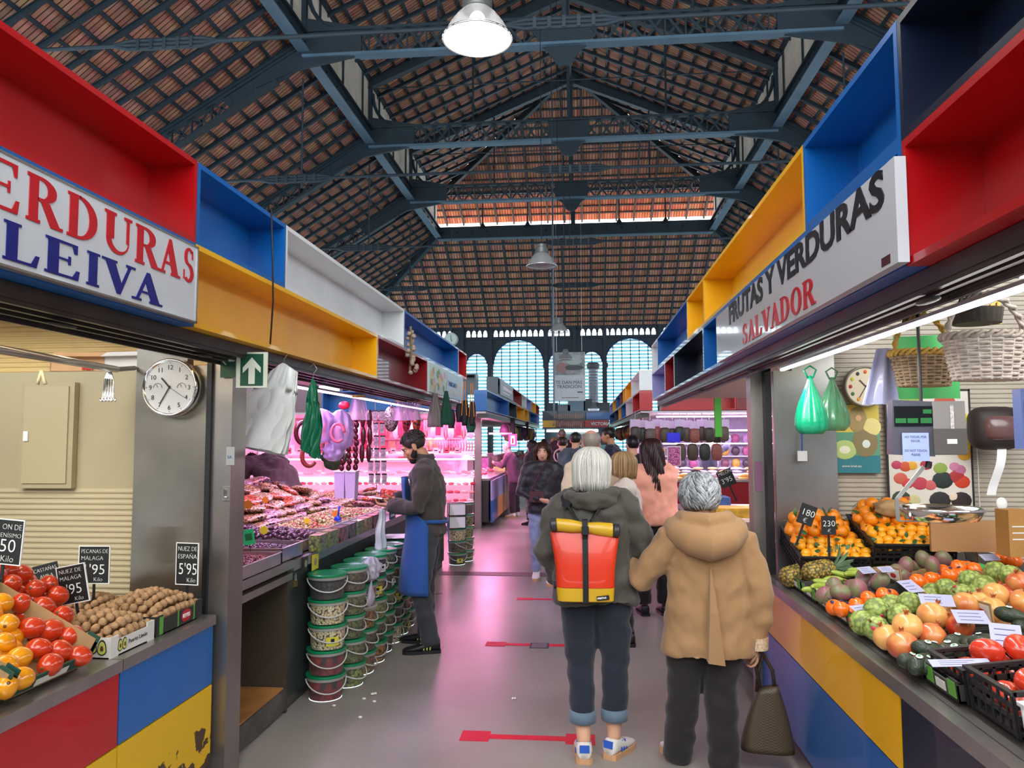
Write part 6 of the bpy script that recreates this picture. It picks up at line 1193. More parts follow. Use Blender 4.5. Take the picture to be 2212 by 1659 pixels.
def basket(loc,L,Wd,H,c1,c2,label,handle=True):
    e=empty('wicker_basket',loc,.25,label,'basket'); A=mat('wicker_'+c1,sr(c1),.65,var=.25,vs=40); n=44; m=MB()
    def ring(t,k,off): w=1-.22*(1-t); return [(L/2*w*math.cos(a)*(1+.0),Wd/2*w*math.sin(a),H*t+.004*math.sin(a*n/2+off)) for a in [2*PI*q/88 for q in range(88)]]
    rows=int(H/.0125)
    for j in range(rows):
        t=(j+.5)/rows; w=1-.22*(1-t); off=(j%2)*PI; pts=[(L/2*w*math.cos(a)+.005*math.cos(a)*math.sin(a*11+off),Wd/2*w*math.sin(a)+.005*math.sin(a)*math.sin(a*11+off),H*t) for a in [2*PI*q/66 for q in range(66)]]; m.tube(pts,.0068,5,closed=True)
    m.build('weave',A,e,smooth=True); m=MB()
    for k in range(22): a=2*PI*k/22; m.tube([(L/2*.78*math.cos(a),Wd/2*.78*math.sin(a),0),(L/2*math.cos(a),Wd/2*math.sin(a),H)],.006,5)
    m.build('stakes',A,e); m=MB()
    for s_ in (0,PI): m.tube([(L/2*1.02*math.cos(a)+.008*math.cos(a)*math.cos(a*14+s_),Wd/2*1.02*math.sin(a)+.008*math.sin(a)*math.cos(a*14+s_),H+.010*math.sin(a*14+s_)) for a in [2*PI*q/120 for q in range(120)]],.008,5,closed=True)
    m.build('braided_rim',mat('wicker_'+c2,sr(c2),.6,var=.2,vs=40),e,smooth=True); MB().ell((0,0,.004),(L/2*.78,Wd/2*.78,.006),24,4).build('bottom',A,e)
    if handle:
        m=MB()
        for s_ in (0,PI): m.tube([(L/2*math.cos(a),.010*math.cos(a*12+s_),H+.17*math.sin(a)+.010*math.sin(a*12+s_)) for a in [PI*q/30 for q in range(31)]],.008,5)
        m.build('handle',mat('wicker_'+c2,(0,0,0)),e,smooth=True)
    return e
q=aty(1996,835,3.45); basket(q,.27,.20,.145,'A08A70','C8A04A','brown wicker basket with a twisted handle, hanging left of the pale one'); q=aty(2135,822,3.1); basket(q,.34,.22,.17,'C4B8B0','B4A8A0','pale grey wicker basket hanging at the upper right',True)
e=empty('dark_basket',aty(2110,700,3.3),.2,'dark basket edge with yellow handles near the soffit, above the pale basket','basket'); MB().lathe([(.09,0),(.10,.06)],n=24).build('weave',mat('dark_wicker',sr('2A241E'),.6,var=.5,vs=50),e); MB().tube([(.06,0,.0),(.07,0,.08),(.10,0,.10),(.10,0,.0)],.009,6).build('handle',mat('wicker_C8A04A',(0,0,0)),e)
# hanging electronic scale
Ys=3.0; q=aty(1968,925,Ys); SGR=mat('scale_grey',sr('4A4A58'),.45); 
e=empty('hanging_scale',q,0,'electronic hanging scale with display, printer box and steel pan','scale')
MB().box((0,0,0),(.155,.05,.205),(0,.05,0)).build('display_unit',SGR,e); MB().box((0,-.027,.045),(.14,.004,.075)).build('screen_panel',mat('screen_dark',sr('14161C'),.2,coat=.5),e)
GS=mat('lcd_green',sr('1E5A34'),.3,em=sr('3A8A3A'),es=.3); MB().box((-.048,-.030,.028),(.038,.002,.018)).build('lcd',GS,e); MB().box((-.005,-.030,.028),(.038,.002,.018)).build('lcd',GS,e); MB().box((.043,-.030,.028),(.04,.002,.02)).build('lcd',GS,e); MB().box((.048,-.030,.062),(.03,.002,.016)).build('lcd',GS,e)
MB().box((.125,.02,.0),(.115,.10,.20)).build('printer_box',mat('printer_grey',sr('8A8684'),.4),e); MB().box((.125,.018,-.05),(.117,.104,.095)).build('lower_cover',mat('printer_dark',sr('5A5654'),.4),e); MB().box((.135,-.032,.04),(.012,.003,.09)).build('sticker',mat('sticker_print',sr('C8C0BC'),.5,var=.5,vs=90),e); MB().box((.13,-.035,-.05),(.035,.003,.018)).build('sticker',WHITEP,e)
n_=MB().box((.0,-.034,-.07),(.095,.002,.105)).build('notice',mat('notice_blue',sr('9FB0E8'),.6),e)
INK=mat('notice_ink',sr('3A3E5A'),.6)
for k,(s_,dz_) in enumerate((('NO TOCAR, POR',-.037),('FAVOR.',-.052),('DO NOT TOUCH,',-.088),('PLEASE.',-.103))): text(s_,.0125,(q.x,q.y-.0355,q.z+dz_),(1,0,0),(0,0,1),INK,e,th=.0003,align='CENTER',stretch=.8)
MB().tube([(.04,0,.10),(.04,0,.45)],.006,6).tube([(-.1,.0,-.36),(-.1,0,-.36)],.001,4).build('suspension',BLACK,e)
PN=CHROME; m=MB(); m.tube([(.06,.0,-.125),(.055,0,-.15)],.012,8); m.build('hook',BLACK,e); m=MB(); m.bar((.04,0,-.145),(-.07,-.02,-.265),.014,.005,upv=(0,1,0)); m.bar((-.07,-.02,-.262),(-.068,-.02,-.345),.014,.005,upv=(0,1,0)); m.bar((-.068,-.02,-.345),(.10,.0,-.349),.014,.004,upv=(0,0,1)); m.build('pan_arm',STEEL,e)
m=MB(); pc=V((.095,.0,-.345)); m.lathe([(.08,.0),(.12,.012),(.142,.045),(.146,.05),(.150,.05),(.145,.04),(.123,.005),(.08,-.004)],pc,n=40); m.build('pan',PN,e,smooth=True)
e=empty('second_scale',aty(2222,905,2.7),0,'edge of a second hanging scale at the right border','scale'); MB().box((0,0,0),(.07,.05,.20)).build('display_unit',mat('scale_blue_grey',sr('5A6AA0'),.4),e); MB().box((0,-.027,.03),(.05,.004,.06)).build('screen_panel',mat('screen_dark',(0,0,0)),e)
# posters on the corrugated wall
q=aty(1835,948,4.76); e=empty('poster',q,0,'green and yellow kiwi poster pinned to the corrugated wall','poster'); w,h=.175,.205
MB().bx(-w,w,0,.003,-h,0).build('sheet',mat('kiwi_lower',sr('2A7A84'),.5),e); MB().bx(-w,w,0,.003,0.0,h).build('sheet',mat('kiwi_upper',sr('D8BE4A'),.5),e); MB().bx(-w,w,-.0005,0,-.1,.04).build('band',mat('kiwi_mid',sr('5E9A78'),.5),e)
for (x,z,rx,rz_,c) in ((-.0+.05,.115,.055,.08,'A89058'),(.13,.07,.055,.055,'E8D88A'),(.09,-.02,.075,.09,'8A7A50'),(-.03,-.065,.07,.058,'B8CC7A'),(-.03,-.065,.04,.03,'E8EAC8'),(.095,-.03,.03,.032,'E0E8DC'),(.055,.125,.022,.024,'E0B080')): MB().ell((x,-.002,z),(rx,.002+.001*(rx<.05),rz_),20,8).build('picture',mat('kp_'+c,sr(c),.5),e)
text('www.kiwi.eu',.022,(q.x-.05,q.y-.003,q.z-.17),(1,0,0),(0,0,1),CHALK,e,th=.0003)
q=aty(2007,975,4.76); e=empty('poster',q,0,'framed white poster of fruits and melons behind the scale','poster'); w,h=.235,.36
MB().bx(-w,w,0,.004,-h,h).build('sheet',mat('poster_white',sr('D8D0C4'),.5),e); MB().bx(-w-.01,-w,-.004,.006,-h,h+.01).bx(w,w+.01,-.004,.006,-h,h+.01).bx(-w-.01,w+.01,-.004,.006,h,h+.01).build('frame',BLACK,e)
rr=random.Random(12)
FR=[(-.19,-.08,.03,'B83A5A'),(-.14,-.09,.035,'C8502A'),(-.10,-.085,.03,'D8A02A'),(-.02,-.08,.035,'A82A3A'),(.06,-.10,.04,'8AA04A'),(.14,-.09,.03,'C87A9A'),(.17,-.11,.035,'B86A8A'),(-.17,-.16,.04,'C85A4A'),(-.13,-.19,.035,'C83A3A'),(-.06,-.19,.045,'B83A4A'),(-.0,-.2,.035,'C85A5A'),(.15,-.15,.045,'A82A2A'),(.18,-.18,.045,'C83A1A'),(.07,-.17,.06,'1E2A24'),(-.17,-.28,.055,'2E3E28'),(-.1,-.29,.04,'C8C08A'),(.05,-.29,.062,'241E1E'),(.17,-.29,.06,'2A1A18'),(.13,-.27,.03,'E0C8B0'),(.2,.10,.04,'C8B83A'),(.2,.03,.04,'D8B82A'),(.2,-.02,.04,'D89A2A'),(.19,.2,.04,'D8C84A'),(.1,.3,.06,'B84A3A'),(-.1,.3,.06,'8AA04A')]
for (x,z,r_,c) in FR: MB().ell((x,-.002,z),(r_,.003,r_*.85),16,6).build('picture',mat('fp_'+c,sr(c),.5),e)
text('REYES',.03,(q.x-.2,q.y-.006,q.z-.29),(1,0,.0),(0,0,1),mat('ink_orange',sr('E0602A'),.5),e,th=.0003,bold=.001)
q=aty(2148,925,4.6); e=empty('towel_dispenser',q,0,'brown paper towel dispenser on the corrugated wall, paper hanging out','dispenser'); MB().ell((0,0,0),(.14,.10,.125),20,12,fn=lambda p:Vector((math.copysign(abs(p.x)**.5,p.x),p.y*.9,math.copysign(abs(p.z)**.55,p.z)))).build('body',mat('dispenser_dark',sr('2E2422'),.6),e,smooth=True); MB().ell((.0,-.02,.0),(.105,.10,.08),16,10,fn=lambda p:Vector((math.copysign(abs(p.x)**.5,p.x),p.y,math.copysign(abs(p.z)**.5,p.z)))).build('window',mat('dispenser_window',sr('6A4A4A'),.3,coat=.4),e,smooth=True)
MB().sheet(lambda u,v:V((.02-.06*v+(u-.5)*.05,-.03-.02*math.sin(v*5),-.10-.28*v)),4,10).build('paper_end',PAPER,e,smooth=True); MB().box((.08,-.10,.09),(.04,.004,.02)).build('sticker',WLAB,e)
MB().tube([(0,0,-.45),(0,0,.1)],.003,5).build('cord',WHITEP,label='thin white cord running down the corrugated wall by the dispenser',cat='cord').location=aty(2112,1000,4.77)
q=aty(2165,1115,4.3); e=empty('ladle_holder',q,0,'white heart-shaped spoon standing at the right of the stall','spoon'); MB().tube([(0,0,-.09),(0,0,.04)],.005,6).build('handle',STEEL,e); MB().ell((0,0,.065),(.03,.01,.035),12,8,fn=lambda p:p).build('bowl',WHITEP,e,smooth=True)
q=aty(2083,1158,4.2); MB().box((0,0,0),(.34,.02,.16)).build('wooden_board',mat('pale_wood',sr('A87C52'),.5,var=.1,vs=4),label='pale wooden board standing behind the fruit on the right',cat='board').location=q
q=aty(2192,1150,3.9); e=empty('carton',q,.1,'brown carton standing on end at the right border','carton'); MB().box((0,0,0),(.12,.10,.22)).build('box',mat('carton_brown',sr('A87A3E'),.7,var=.1),e)
for k in range(3): MB().bx(-.045,.02,-.0515,-.0505,.03-k*.03,.036-k*.03).build('print',WLAB,e)
q=aty(1733,985,4.70); e=empty('tag_on_wall',q,0,'small white socket tag hanging below the green bags','tag'); MB().box((0,0,0),(.055,.012,.06)).build('plate',WHITEP,e); MB().tube([(0,0,.03),(0,0,.14)],.005,6).build('cord',mat('blue_cord',sr('2A5AA0'),.5),e)
q=aty(1745,940,4.755); e=empty('notice_card',q,0,'pale notice card on the wall behind the green bags','card'); MB().bx(-.11,.11,0,.003,-.055,.055).build('card',mat('card_pale',sr('C8BCB0'),.5),e); MB().bx(-.09,.06,-.001,0,-.02,-.01).bx(-.09,-.08,-.001,0,-.04,.04).build('print',BLACK,e)
q=aty(1958,1165,3.9); crumple('packing_paper',(q.x+.15,4.45,1.25),(.09,.05,.05),CARD,'crumpled brown packing paper behind the second orange crate','paper',4,.4,10)
# ---------------------------------------------------------------- butcher stall on the cross aisle
PINKM=[fm('meat_a','D8606A',rough=.3),fm('meat_b','B83A4A',rough=.3),fm('meat_c','E8A0A0',rough=.3),fm('meat_d','E8D0C8',rough=.4)]
PKW=mat('pink_white',sr('F0C8D4'),.35,coat=.3); CG=mat('case_glass',sr('FFD8E8'),.05,alpha=.16,coat=.5); PT=mat('pink_tube',(1,1,1),.4,em=(1,.55,.75),es=12)
e=empty('display_case',(-3.9,13.85,0),0,'long glass butcher display case facing the cross aisle','display case')
MB().bx(-2.0,1.9,0,1.0,.1,.9).build('base',PKW,e); MB().bx(-2.0,1.9,.05,1.0,.9,.94).build('deck',STEEL,e); MB().bx(-2.0,1.9,.0,.01,.94,1.26).bx(-2.0,1.9,.0,.5,1.26,1.27).build('glass',CG,e); MB().bx(-2.0,1.9,.35,.75,1.30,1.34).build('top_shelf',PKW,e); MB().bx(-1.9,1.85,.45,.49,1.235,1.255).build('light_tube',PT,e)
e=empty('display_case',(-1.70,15.5,0),0,'glass butcher display case along the aisle, where the person in purple stands','display case')
MB().bx(-.9,-.04,-1.5,1.5,.1,.86).build('base',mat('counter_body_dark',(0,0,0)),e); MB().bx(-.9,-.02,-1.5,1.5,.86,.9).build('deck',STEEL,e); MB().bx(-.05,-.04,-1.5,1.5,.9,1.3).bx(-.45,-.04,-1.5,1.5,1.3,1.31).build('glass',CG,e); MB().bx(-.5,-.46,-1.4,1.4,1.27,1.29).build('light_tube',PT,e)
rb=random.Random(21)
for k in range(34):
    x=-5.7+k*.105; m=MB().ell((0,0,0),(.05,.07,.03),10,6,fn=lambda p:p*(1+.2*mnoise.noise(p*2+V((k,0,0))))).build('meat_cut',PINKM[k%4],smooth=True,label='%s piece of meat in the case facing the cross aisle'%['rosy','deep red','pale pink','whitish'][k%4],cat='meat',group='meat in the front case'); m.location=(x,14.1+rb.uniform(0,.25),.975+.05*rb.random()); m.rotation_euler=(0,0,rb.uniform(0,3))
for k in range(22):
    m=MB().ell((0,0,0),(.06,.05,.03),10,6,fn=lambda p:p*(1+.2*mnoise.noise(p*2+V((k,3,0))))).build('meat_cut',PINKM[(k+1)%4],smooth=True,label='%s piece of meat in the case along the aisle'%['rosy','deep red','pale pink','whitish'][(k+1)%4],cat='meat',group='meat in the side case'); m.location=(-1.95-rb.uniform(0,.3),14.1+k*.13,.935+.04*rb.random())
for k in range(11): MB().bx(-.10,.10,-.06,.06,0,.05).build('white_tray',mat('tray_white_pink',sr('F0DCE4'),.4),label='small white tray on top of the butcher case',cat='tray',group='trays on the butcher case').location=(-5.5+k*.33,14.4,1.342)
for k in range(30):
    x=-5.8+k*.125; kind=k%3; e=empty('hanging_meat',(x,14.6+.15*(k%2),2.0),0,'%s hanging on the butcher stall rail'%['red packet of ham','string of red sausages','pale cured ham'][kind],'hanging meat','meats on the butcher rail')
    if kind==0: shared('hm0',lambda:MB().box((0,0,-.17),(.10,.03,.26)),'packet',mat('ham_packet',sr('D02A44'),.3,var=.4,vs=14),e)
    elif kind==1: shared('hm1',lambda:MB().tube([(-.02,0,0),(-.03,0,-.3),(0,0,-.38),(.03,0,-.3),(.02,0,0)],.016,8),'sausage',SAR,e,True)
    else: shared('hm2',lambda:MB().ell((0,0,-.2),(.06,.05,.17),12,10,fn=lambda p:Vector((p.x*(1-.35*p.z),p.y*(1-.35*p.z),p.z))),'ham',PINKM[2],e,True)
for k in range(16): e=empty('sausage_string',(-2.9+k*.055,14.55,1.60),0,'coral sausage string hanging low beside the steel corner post','sausages','sausages beside the corner post'); shared('cs',lambda:MB().tube([(0,0,0),(.01,0,-.12),(-.008,0,-.24)],.014,6),'sausage',mat('coral_sausage',sr('E8606A'),.4),e,True)
for k in range(14): MB().bx(0,.03,-.1,.1,-.12,.12).build('wall_notice',mat('notice_%d'%(k%3),sr(['F0E0E8','E8A8B8','C8B0D0'][k%3]),.5),label='pale notice panel on the back wall of the butcher stall',cat='notice',group='notices in the butcher stall').location=(-5.94,13.6+k*.5,1.4+.25*(k%3))
m=MB(); m.bx(-5.9,-2.6,17.0,17.05,0,2.05); m.build('wall_12',mat('pink_tile_wall',sr('F0D0DC'),.4,var=.05),kind='structure')
e=empty('wall_cabinet',(-3.3,16.9,1.0),0,'white lit refrigerator cabinet in the butcher stall','cabinet'); MB().bx(-.28,.28,0,.08,-.05,1.0).build('frame',PKW,e)
for k in range(3): MB().bx(-.22,.22,-.3,0,-.1+k*.3,-.07+k*.3).build('shelf',WHITEP,e); MB().bx(-.2,.2,-.25,-.22,.02+k*.3,.05+k*.3).build('light_tube',PT,e)
area('butcher_side_light',(-1.95,15.6,2.0),(.4,2.4),110,LT['butcher'])
CPN=[('lav',.5,.86),('white',.5,.86),('orange',.1,.5),('steelblue',.1,.5)]
yy=[13.97,15.2,16.6]
for i,(c,a,b,z0,z1,lab) in enumerate((('lav',13.97,15.3,.5,.86,'lilac panel of the butcher counter by the corner post'),('lav',15.31,16.5,.5,.86,'second lilac panel of the butcher counter'),('steelblue',13.97,14.9,.1,.5,'blue lower panel of the butcher counter'),('orange',14.91,16.5,.1,.5,'orange lower panel of the butcher counter'),('dred',16.51,17.6,.1,.86,'dark red counter panel beyond the butcher'),('navy',17.61,19.5,.1,.86,'navy counter panel farther down on the left'),('yellow',19.51,22,.1,.86,'yellow counter panel farther down on the left'),('steelblue',22.01,28,.1,.86,'blue counter panel at the far end on the left'))):
    MB().bx(-1.70,-1.67,a,b,z0,z1).build('counter_panel',paint(c),label=lab,cat='counter panel')
MB().bx(-1.72,-1.66,17,28,0,.1).bx(-2.6,-1.71,17,28,0,.86).bx(-2.6,-1.66,17,28,.86,.9).build('stall_counter',mat('steel_mauve',(0,0,0)),label='long steel-topped counter along the far left stalls',cat='counter')
# side strip above the left corner post
for (x,y0,y1,lab) in ((-1.70,12.85,28.4,'shutter housing over the far left stalls'),(1.05,13.3,28,'shutter housing over the far right stalls')): MB().bx(x-.1,x+.1,y0,y1,1.99,2.06).build('shutter_housing',mat('shutter_brown',(0,0,0)),label=lab,cat='shutter housing')
# far stalls goods, left and right: cartons, produce mounds and hanging goods, each its own thing
rf=random.Random(33); gc=['B8A08A','C84A3A','D8A83A','4A7A4A','8A5A8A','C8C0B0','3A5A8A','D87A5A','5A4A3A','B8C86A']
for side,xb,Ys_,s_ in (('left',-1.78,(17.4,28),-1),('right',1.22,(15.0,28),1)):
    y=Ys_[0]; k=0
    while y<Ys_[1]:
        c=gc[rf.randrange(10)]; h=rf.uniform(.06,.22); m=MB(); m.bx(-.13,.13,-.16,.16,0,h)
        for q_ in range(6): m.ell((rf.uniform(-.08,.08),rf.uniform(-.1,.1),h),(.05,.05,.05),8,6)
        m.build('goods_crate',mat('gg_'+c,sr(c),.5,var=.4,vs=12),label='crate of goods on the far %s counter'%side,cat='crate',group='crates on the far %s counters'%side,smooth=False).location=(xb+s_*.12,y,.90)
        c=gc[rf.randrange(10)]; MB().bx(-.12,.12,-.14,.14,0,rf.uniform(.12,.3)).build('goods_crate',mat('gg_'+c,sr(c),.5,var=.4,vs=12),label='carton stacked deeper on the far %s counter'%side,cat='crate',group='cartons deeper on the far %s counters'%side).location=(xb+s_*.5,y+.1,.90)
        if k%1==0:
            w=rf.uniform(.12,.26); c=gc[rf.randrange(10)]; h=rf.uniform(.2,.45); MB().ell((0,0,-h/2),(w/2,.05,h/2),10,8,fn=lambda p:Vector((p.x*(1-.25*p.z),p.y,p.z))).build('hanging_goods',mat('gg_'+c,(0,0,0)) if 'gg_'+c in _M else mat('gg_'+c,sr(c),.5,var=.4,vs=12),smooth=True,label='goods hanging from the far %s stalls'%side,cat='hanging goods',group='hanging goods of the far %s stalls'%side).location=(xb+s_*.02,y,1.98)
        y+=.36; k+=1
MB().bx(-.04,.04,-.12,.12,-.55,0).build('hanging_coat',mat('coat_black',sr('14121A'),.8),label='black garment hanging from the left boxes beyond the butcher',cat='garment').location=(-1.58,17.2,2.10)
MB().bx(-.03,.03,-.10,.10,-.4,0).build('hanging_coat',mat('coat_black',(0,0,0)),label='second black garment hanging farther along the left boxes',cat='garment').location=(-1.56,21.5,2.10)
e=empty('lit_sign',(-1.50,16.3,1.60),0,'small pink lit sign with a bottle shape above the person in purple','sign'); MB().bx(-.09,.09,0,.03,-.13,.13).build('panel',mat('sign_magenta',sr('D8306A'),.4,em=sr('E84A8A'),es=1),e); MB().bx(-.045,.045,-.003,0,-.09,.09).build('picture',mat('sign_inner',sr('F0D8E8'),.4,em=sr('F8D8E8'),es=.8),e); MB().bx(-.02,.02,-.005,-.003,-.07,.04).build('picture',mat('sign_bottle',sr('8A2A5A'),.4),e)
MB().bx(-.5,0,0,.03,0,.04).build('sign_arm',STEEL,e).location=(-.02,.02,.12)
# ---------------------------------------------------------------- salt fish stall facing the cross aisle (right)
e=empty('stall_counter',(2.6,13.4,0),0,'dark counter of the salt fish stall facing the cross aisle','counter'); MB().bx(-1.5,1.6,0,.9,.1,.88).build('body',paint('dred'),e); MB().bx(-1.55,1.62,-.03,.9,.88,.92).build('worktop',STEEL,e)
MB().bx(1.0,1.03,14.4,28,.1,.86).build('counter_panel',paint('steelblue'),label='long blue counter front of the far right stalls',cat='counter panel'); MB().bx(.98,2.0,14.4,28,.86,.9).build('stall_counter',mat('steel_mauve',(0,0,0)),label='steel worktop along the far right stalls',cat='counter')
bc=[('3A2E28','dark brown'),('2A2E22','blackish green'),('5A4A40','brown'),('8A4A40','reddish'),('4A3A2E','tan brown')]
for k in range(13):
    q=aty(1372+k*16,912+(k%3)*2,13.25+(k%2)*.12); c,nm=bc[k%5]; e=empty('hanging_packet',q,0,'big clear bag of %s dried goods in the top hanging row of the salt fish stall'%nm,'packet','bags hanging over the salt fish stall')
    MB().ell((0,0,-.20),(.085,.04,.13),12,8,fn=lambda p:Vector((math.copysign(abs(p.x)**.6,p.x),p.y,math.copysign(abs(p.z)**.6,p.z)))).build('filling',mat('df_'+c,sr(c),.5,var=.4,vs=60),e,smooth=True); MB().tube([(0,0,.04),(0,0,2.10-q.z)],.004,5).build('cord',STEEL,e); MB().bx(-.085,.085,-.01,.01,-.08,.05).build('clear_top',mat('film_lilac',sr('D8C0E0'),.25,alpha=.7),e)
for k in range(7):
    if k==2: continue
    q=aty(1392+k*26,955,13.3); c,nm=bc[(k*2+1)%5]; e=empty('hanging_packet',q,0,'bag of %s goods in the lower hanging row of the salt fish stall'%nm,'packet','lower bags over the salt fish stall')
    MB().ell((0,0,-.17),(.095,.04,.15),12,8,fn=lambda p:Vector((math.copysign(abs(p.x)**.6,p.x),p.y,math.copysign(abs(p.z)**.6,p.z)))).build('filling',mat('df_'+c,(0,0,0)) if 'df_'+c in _M else mat('df_'+c,sr(c),.5,var=.4,vs=60),e,smooth=True)
q=aty(1455,945,13.2); MB().bx(-.11,.11,0,.02,-.08,.08).build('blue_sign',mat('deep_blue',sr('2018E0'),.4),label='plain bright blue card hanging in the salt fish stall',cat='card').location=q
q=aty(1456,985,13.2); e=empty('hanging_packet',q,0,'big bag of pink sweets-like pieces under the blue card','packet'); MB().box((0,0,0),(.20,.06,.30)).build('filling',cellmat('pink_pieces','F080C0','C04A90',50),e); MB().bx(-.115,.115,.0,.01,-.165,.165).build('white_edge',WHITEP,e)
for k in range(3): MB().bx(-1.3,1.4,0,.03,0,.02).build('led_strip',mat('pale_violet_tube',(1,1,1),.5,em=(.85,.8,1),es=7),label='white tube light inside the salt fish stall, %s'%['upper','middle','lower'][k],cat='strip light').location=(2.6,13.6+k*.3,2.0-k*.24)
FISH=[fm('fish_pink','E0A0C0'),fm('fish_white','E8D8E8'),fm('fish_orange','F0A040'),fm('fish_grey','9A8AA8')]
for k in range(40):
    m=MB().ell((0,0,0),(.10,.05,.02),10,6,fn=lambda p:Vector((p.x,p.y*(1-.4*p.x),p.z))).build('salt_fish',FISH[k%4] if k%7 else FISH[2],smooth=True,label='%s salted fish piece on the counter across the aisle'%['pinkish','whitish','orange','greyish'][k%4],cat='fish',group='salted fish on the far counter'); m.location=(1.2+(k%10)*.22+rb.uniform(-.03,.03),13.5+(k//10)*.16,.94+(k//10)*.05); m.rotation_euler=(.25,0,rb.uniform(-.5,.5))
e=empty('stall_counter',(1.09,7.3,0),0,'counter of the second right stall, hidden behind the two women','counter'); MB().bx(0,1.0,-2.3,2.3,.83-.05,.83).build('worktop',STEEL,e); MB().bx(.04,1.0,-2.3,2.3,.1,.78).build('body',mat('counter_body_dark',(0,0,0)),e); MB().bx(0,.03,-2.3,.2,.1,.78).build('front_panel',paint('navy'),e); MB().bx(0,.03,.21,2.3,.1,.78).build('front_panel',paint('dred'),e)
MEL=fm('melon_yellow','D8C83A'); 
for k in range(6):
    m=MB().ell((0,0,0),(.075,.10,.075),14,10).build('melon',MEL,smooth=True,label='yellow melon on the second right counter, beside the grey-haired head',cat='melon',group='yellow melons on the second right counter'); m.location=(1.22+(k%2)*.15,5.1+(k//2)*.2,.915)
for k in range(12): place('orange',(1.5+(k%4)*.08,5.6+(k//4)*.08,1.02),rrot(1.2),1,'orange on the second right counter, behind the grey-haired woman','oranges on the second right counter')
MB().bx(1.44,1.84,5.5,5.95,.83,.98).build('fruit_crate',BLACK,label='black crate of oranges on the second right counter',cat='crate')
for k in range(5): c=gc[k*2]; MB().bx(0,.35,0,.3,0,.16+.05*(k%2)).build('goods_crate',mat('gg_'+c,sr(c),.5,var=.4,vs=12),label='fruit carton on the second right counter',cat='crate',group='cartons on the second right counter').location=(1.13,6.1+k*.6,.83)
chalk(1569,1033,5.6,.11,.12,[('MELON',.035,.01,.09),('3\'95',.05,.01,.03)],'black price board standing among the melons of the second right stall',ry=-.4,frame=False)
q=aty(1505,1030,8.5); crumple('shopping_bag',(q.x,8.5,1.15),(.12,.08,.14),mat('bag_olive_black',sr('3A3428'),.5),'dark carrier bag standing on the second right counter','bag',9,.3,12)
MB().bx(-.03,.03,-.02,.02,-.35,0).build('green_cloth',mat('bright_green',sr('4AB03A'),.6),label='bright green cloth hanging inside the second right stall',cat='cloth').location=aty(1550,860,7.0)
# bits on the floor
for (x,y,w,h,lab) in ((-1.42,3.62,.10,.06,'crumpled white paper on the floor at the lower left'),(-.45,3.9+1.0,.03,.02,'small white scrap on the floor near the red tape')):
    o=MB().sheet(lambda u,v:V(((u-.5)*w,(v-.5)*h,.006+.008*math.sin(u*5+v*3)**2)),6,5).build('paper_scrap',PAPER,label=lab,cat='paper'); o.location=(x,y,0); o.rotation_euler=(0,0,.4)
rr=random.Random(5)
for k in range(6): MB().ell((0,0,.008),(.014,.010,.008),8,6).build('dropped_nut',mat('drop_pale',sr('D8D4C8'),.5),label='small pale crumb on the floor by the bucket stacks',cat='crumb',group='crumbs on the floor',smooth=True).location=(-1.45+rr.uniform(-.1,.15),4.55+rr.uniform(-.1,.4),0)

# more of the butcher and salt fish interiors
m=MB(); m.bx(1.0,4.25,16.4,16.45,0,2.07); m.build('wall_13',mat('lilac_wall',sr('C8B8D8'),.5,var=.08),kind='structure')
for k in range(48):
    c=['E8A0B8','F0D8E0','C83A5A','F0F0F0','D86A7A','E8C0A0'][k%6]; MB().bx(-.07,.07,-.02,0,-.09,.09).build('pack_on_wall',mat('pw_'+c,sr(c),.4,var=.3,vs=20),label='small pack hanging on the back wall of the butcher stall',cat='pack',group='packs on the butcher back wall').location=(-5.7+(k%16)*.2,16.96,1.25+(k//16)*.25)
for k in range(3): MB().bx(-1.9,1.3,-.25,0,0,.02).build('shelf',PKW,label='%s shelf on the back wall of the butcher stall'%['lower','middle','upper'][k],cat='shelf').location=(-4.0,16.98,1.12+k*.25)
for k in range(18): 
    c=['F0E8F0','D8506A','E8B0C0'][k%3]; e=empty('price_card',(-5.7+k*.2,13.86,1.42),0,'small price card standing on the butcher case','price card','price cards on the butcher case'); MB().bx(-.05,.05,0,.004,-.05,.05).build('card',mat('pc_'+c,sr(c),.5),e); MB().bx(-.03,.03,-.001,0,-.01,.01).build('writing',BLACK,e)
for k in range(40):
    c=['D8A8E0','F0E0F8','8A5A6A','E8B050','5A4A5A','C86AA0'][k%6]; MB().ell((0,0,0),(.09,.05,.10),10,6).build('shelf_goods',mat('sg_'+c,sr(c),.4,var=.3,vs=20),smooth=True,label='bag of goods on the back shelves of the salt fish stall',cat='bag',group='goods on the salt fish back shelves').location=(1.2+(k%13)*.22,16.3,1.1+(k//13)*.26)
for k in range(10): MB().ell((0,0,0),(.12,.08,.06),10,6).build('fish_box',FISH[k%4],smooth=True,label='mound of salted fish at the front edge of the far counter',cat='fish',group='mounds on the far counter').location=(1.25+k*.26,13.55,.97)

e=empty('display_case',(-3.9,13.8,0),0,'stepped low display in front of the butcher case, full of packed meat','display case')
for k,(y0,z0) in enumerate(((-.42,.52),(-.28,.66),(-.14,.80))): MB().bx(-2.0,1.88,y0,0,z0-.14 if k else .1,z0).build('step',PKW,e)
MB().bx(-2.0,1.88,-.03,.0,.88,.90).build('light_tube',PT,e)
for k in range(90):
    r_=k//30; c=PINKM[(k*7+r_)%4]; m=shared(('bm',(k*7+r_)%4),lambda:MB().ell((0,0,0),(.062,.05,.03),8,6,fn=lambda p:p*(1+.2*mnoise.noise(p*2+V((k,0,0))))),'meat_cut',c,None,True); m.location=(-5.82+(k%30)*.132,13.45+r_*.14,.545+r_*.14); m.rotation_euler=(.3,0,rb.uniform(0,3)); tag(m,'piece of meat on the stepped butcher display','meat','meat on the stepped butcher display')

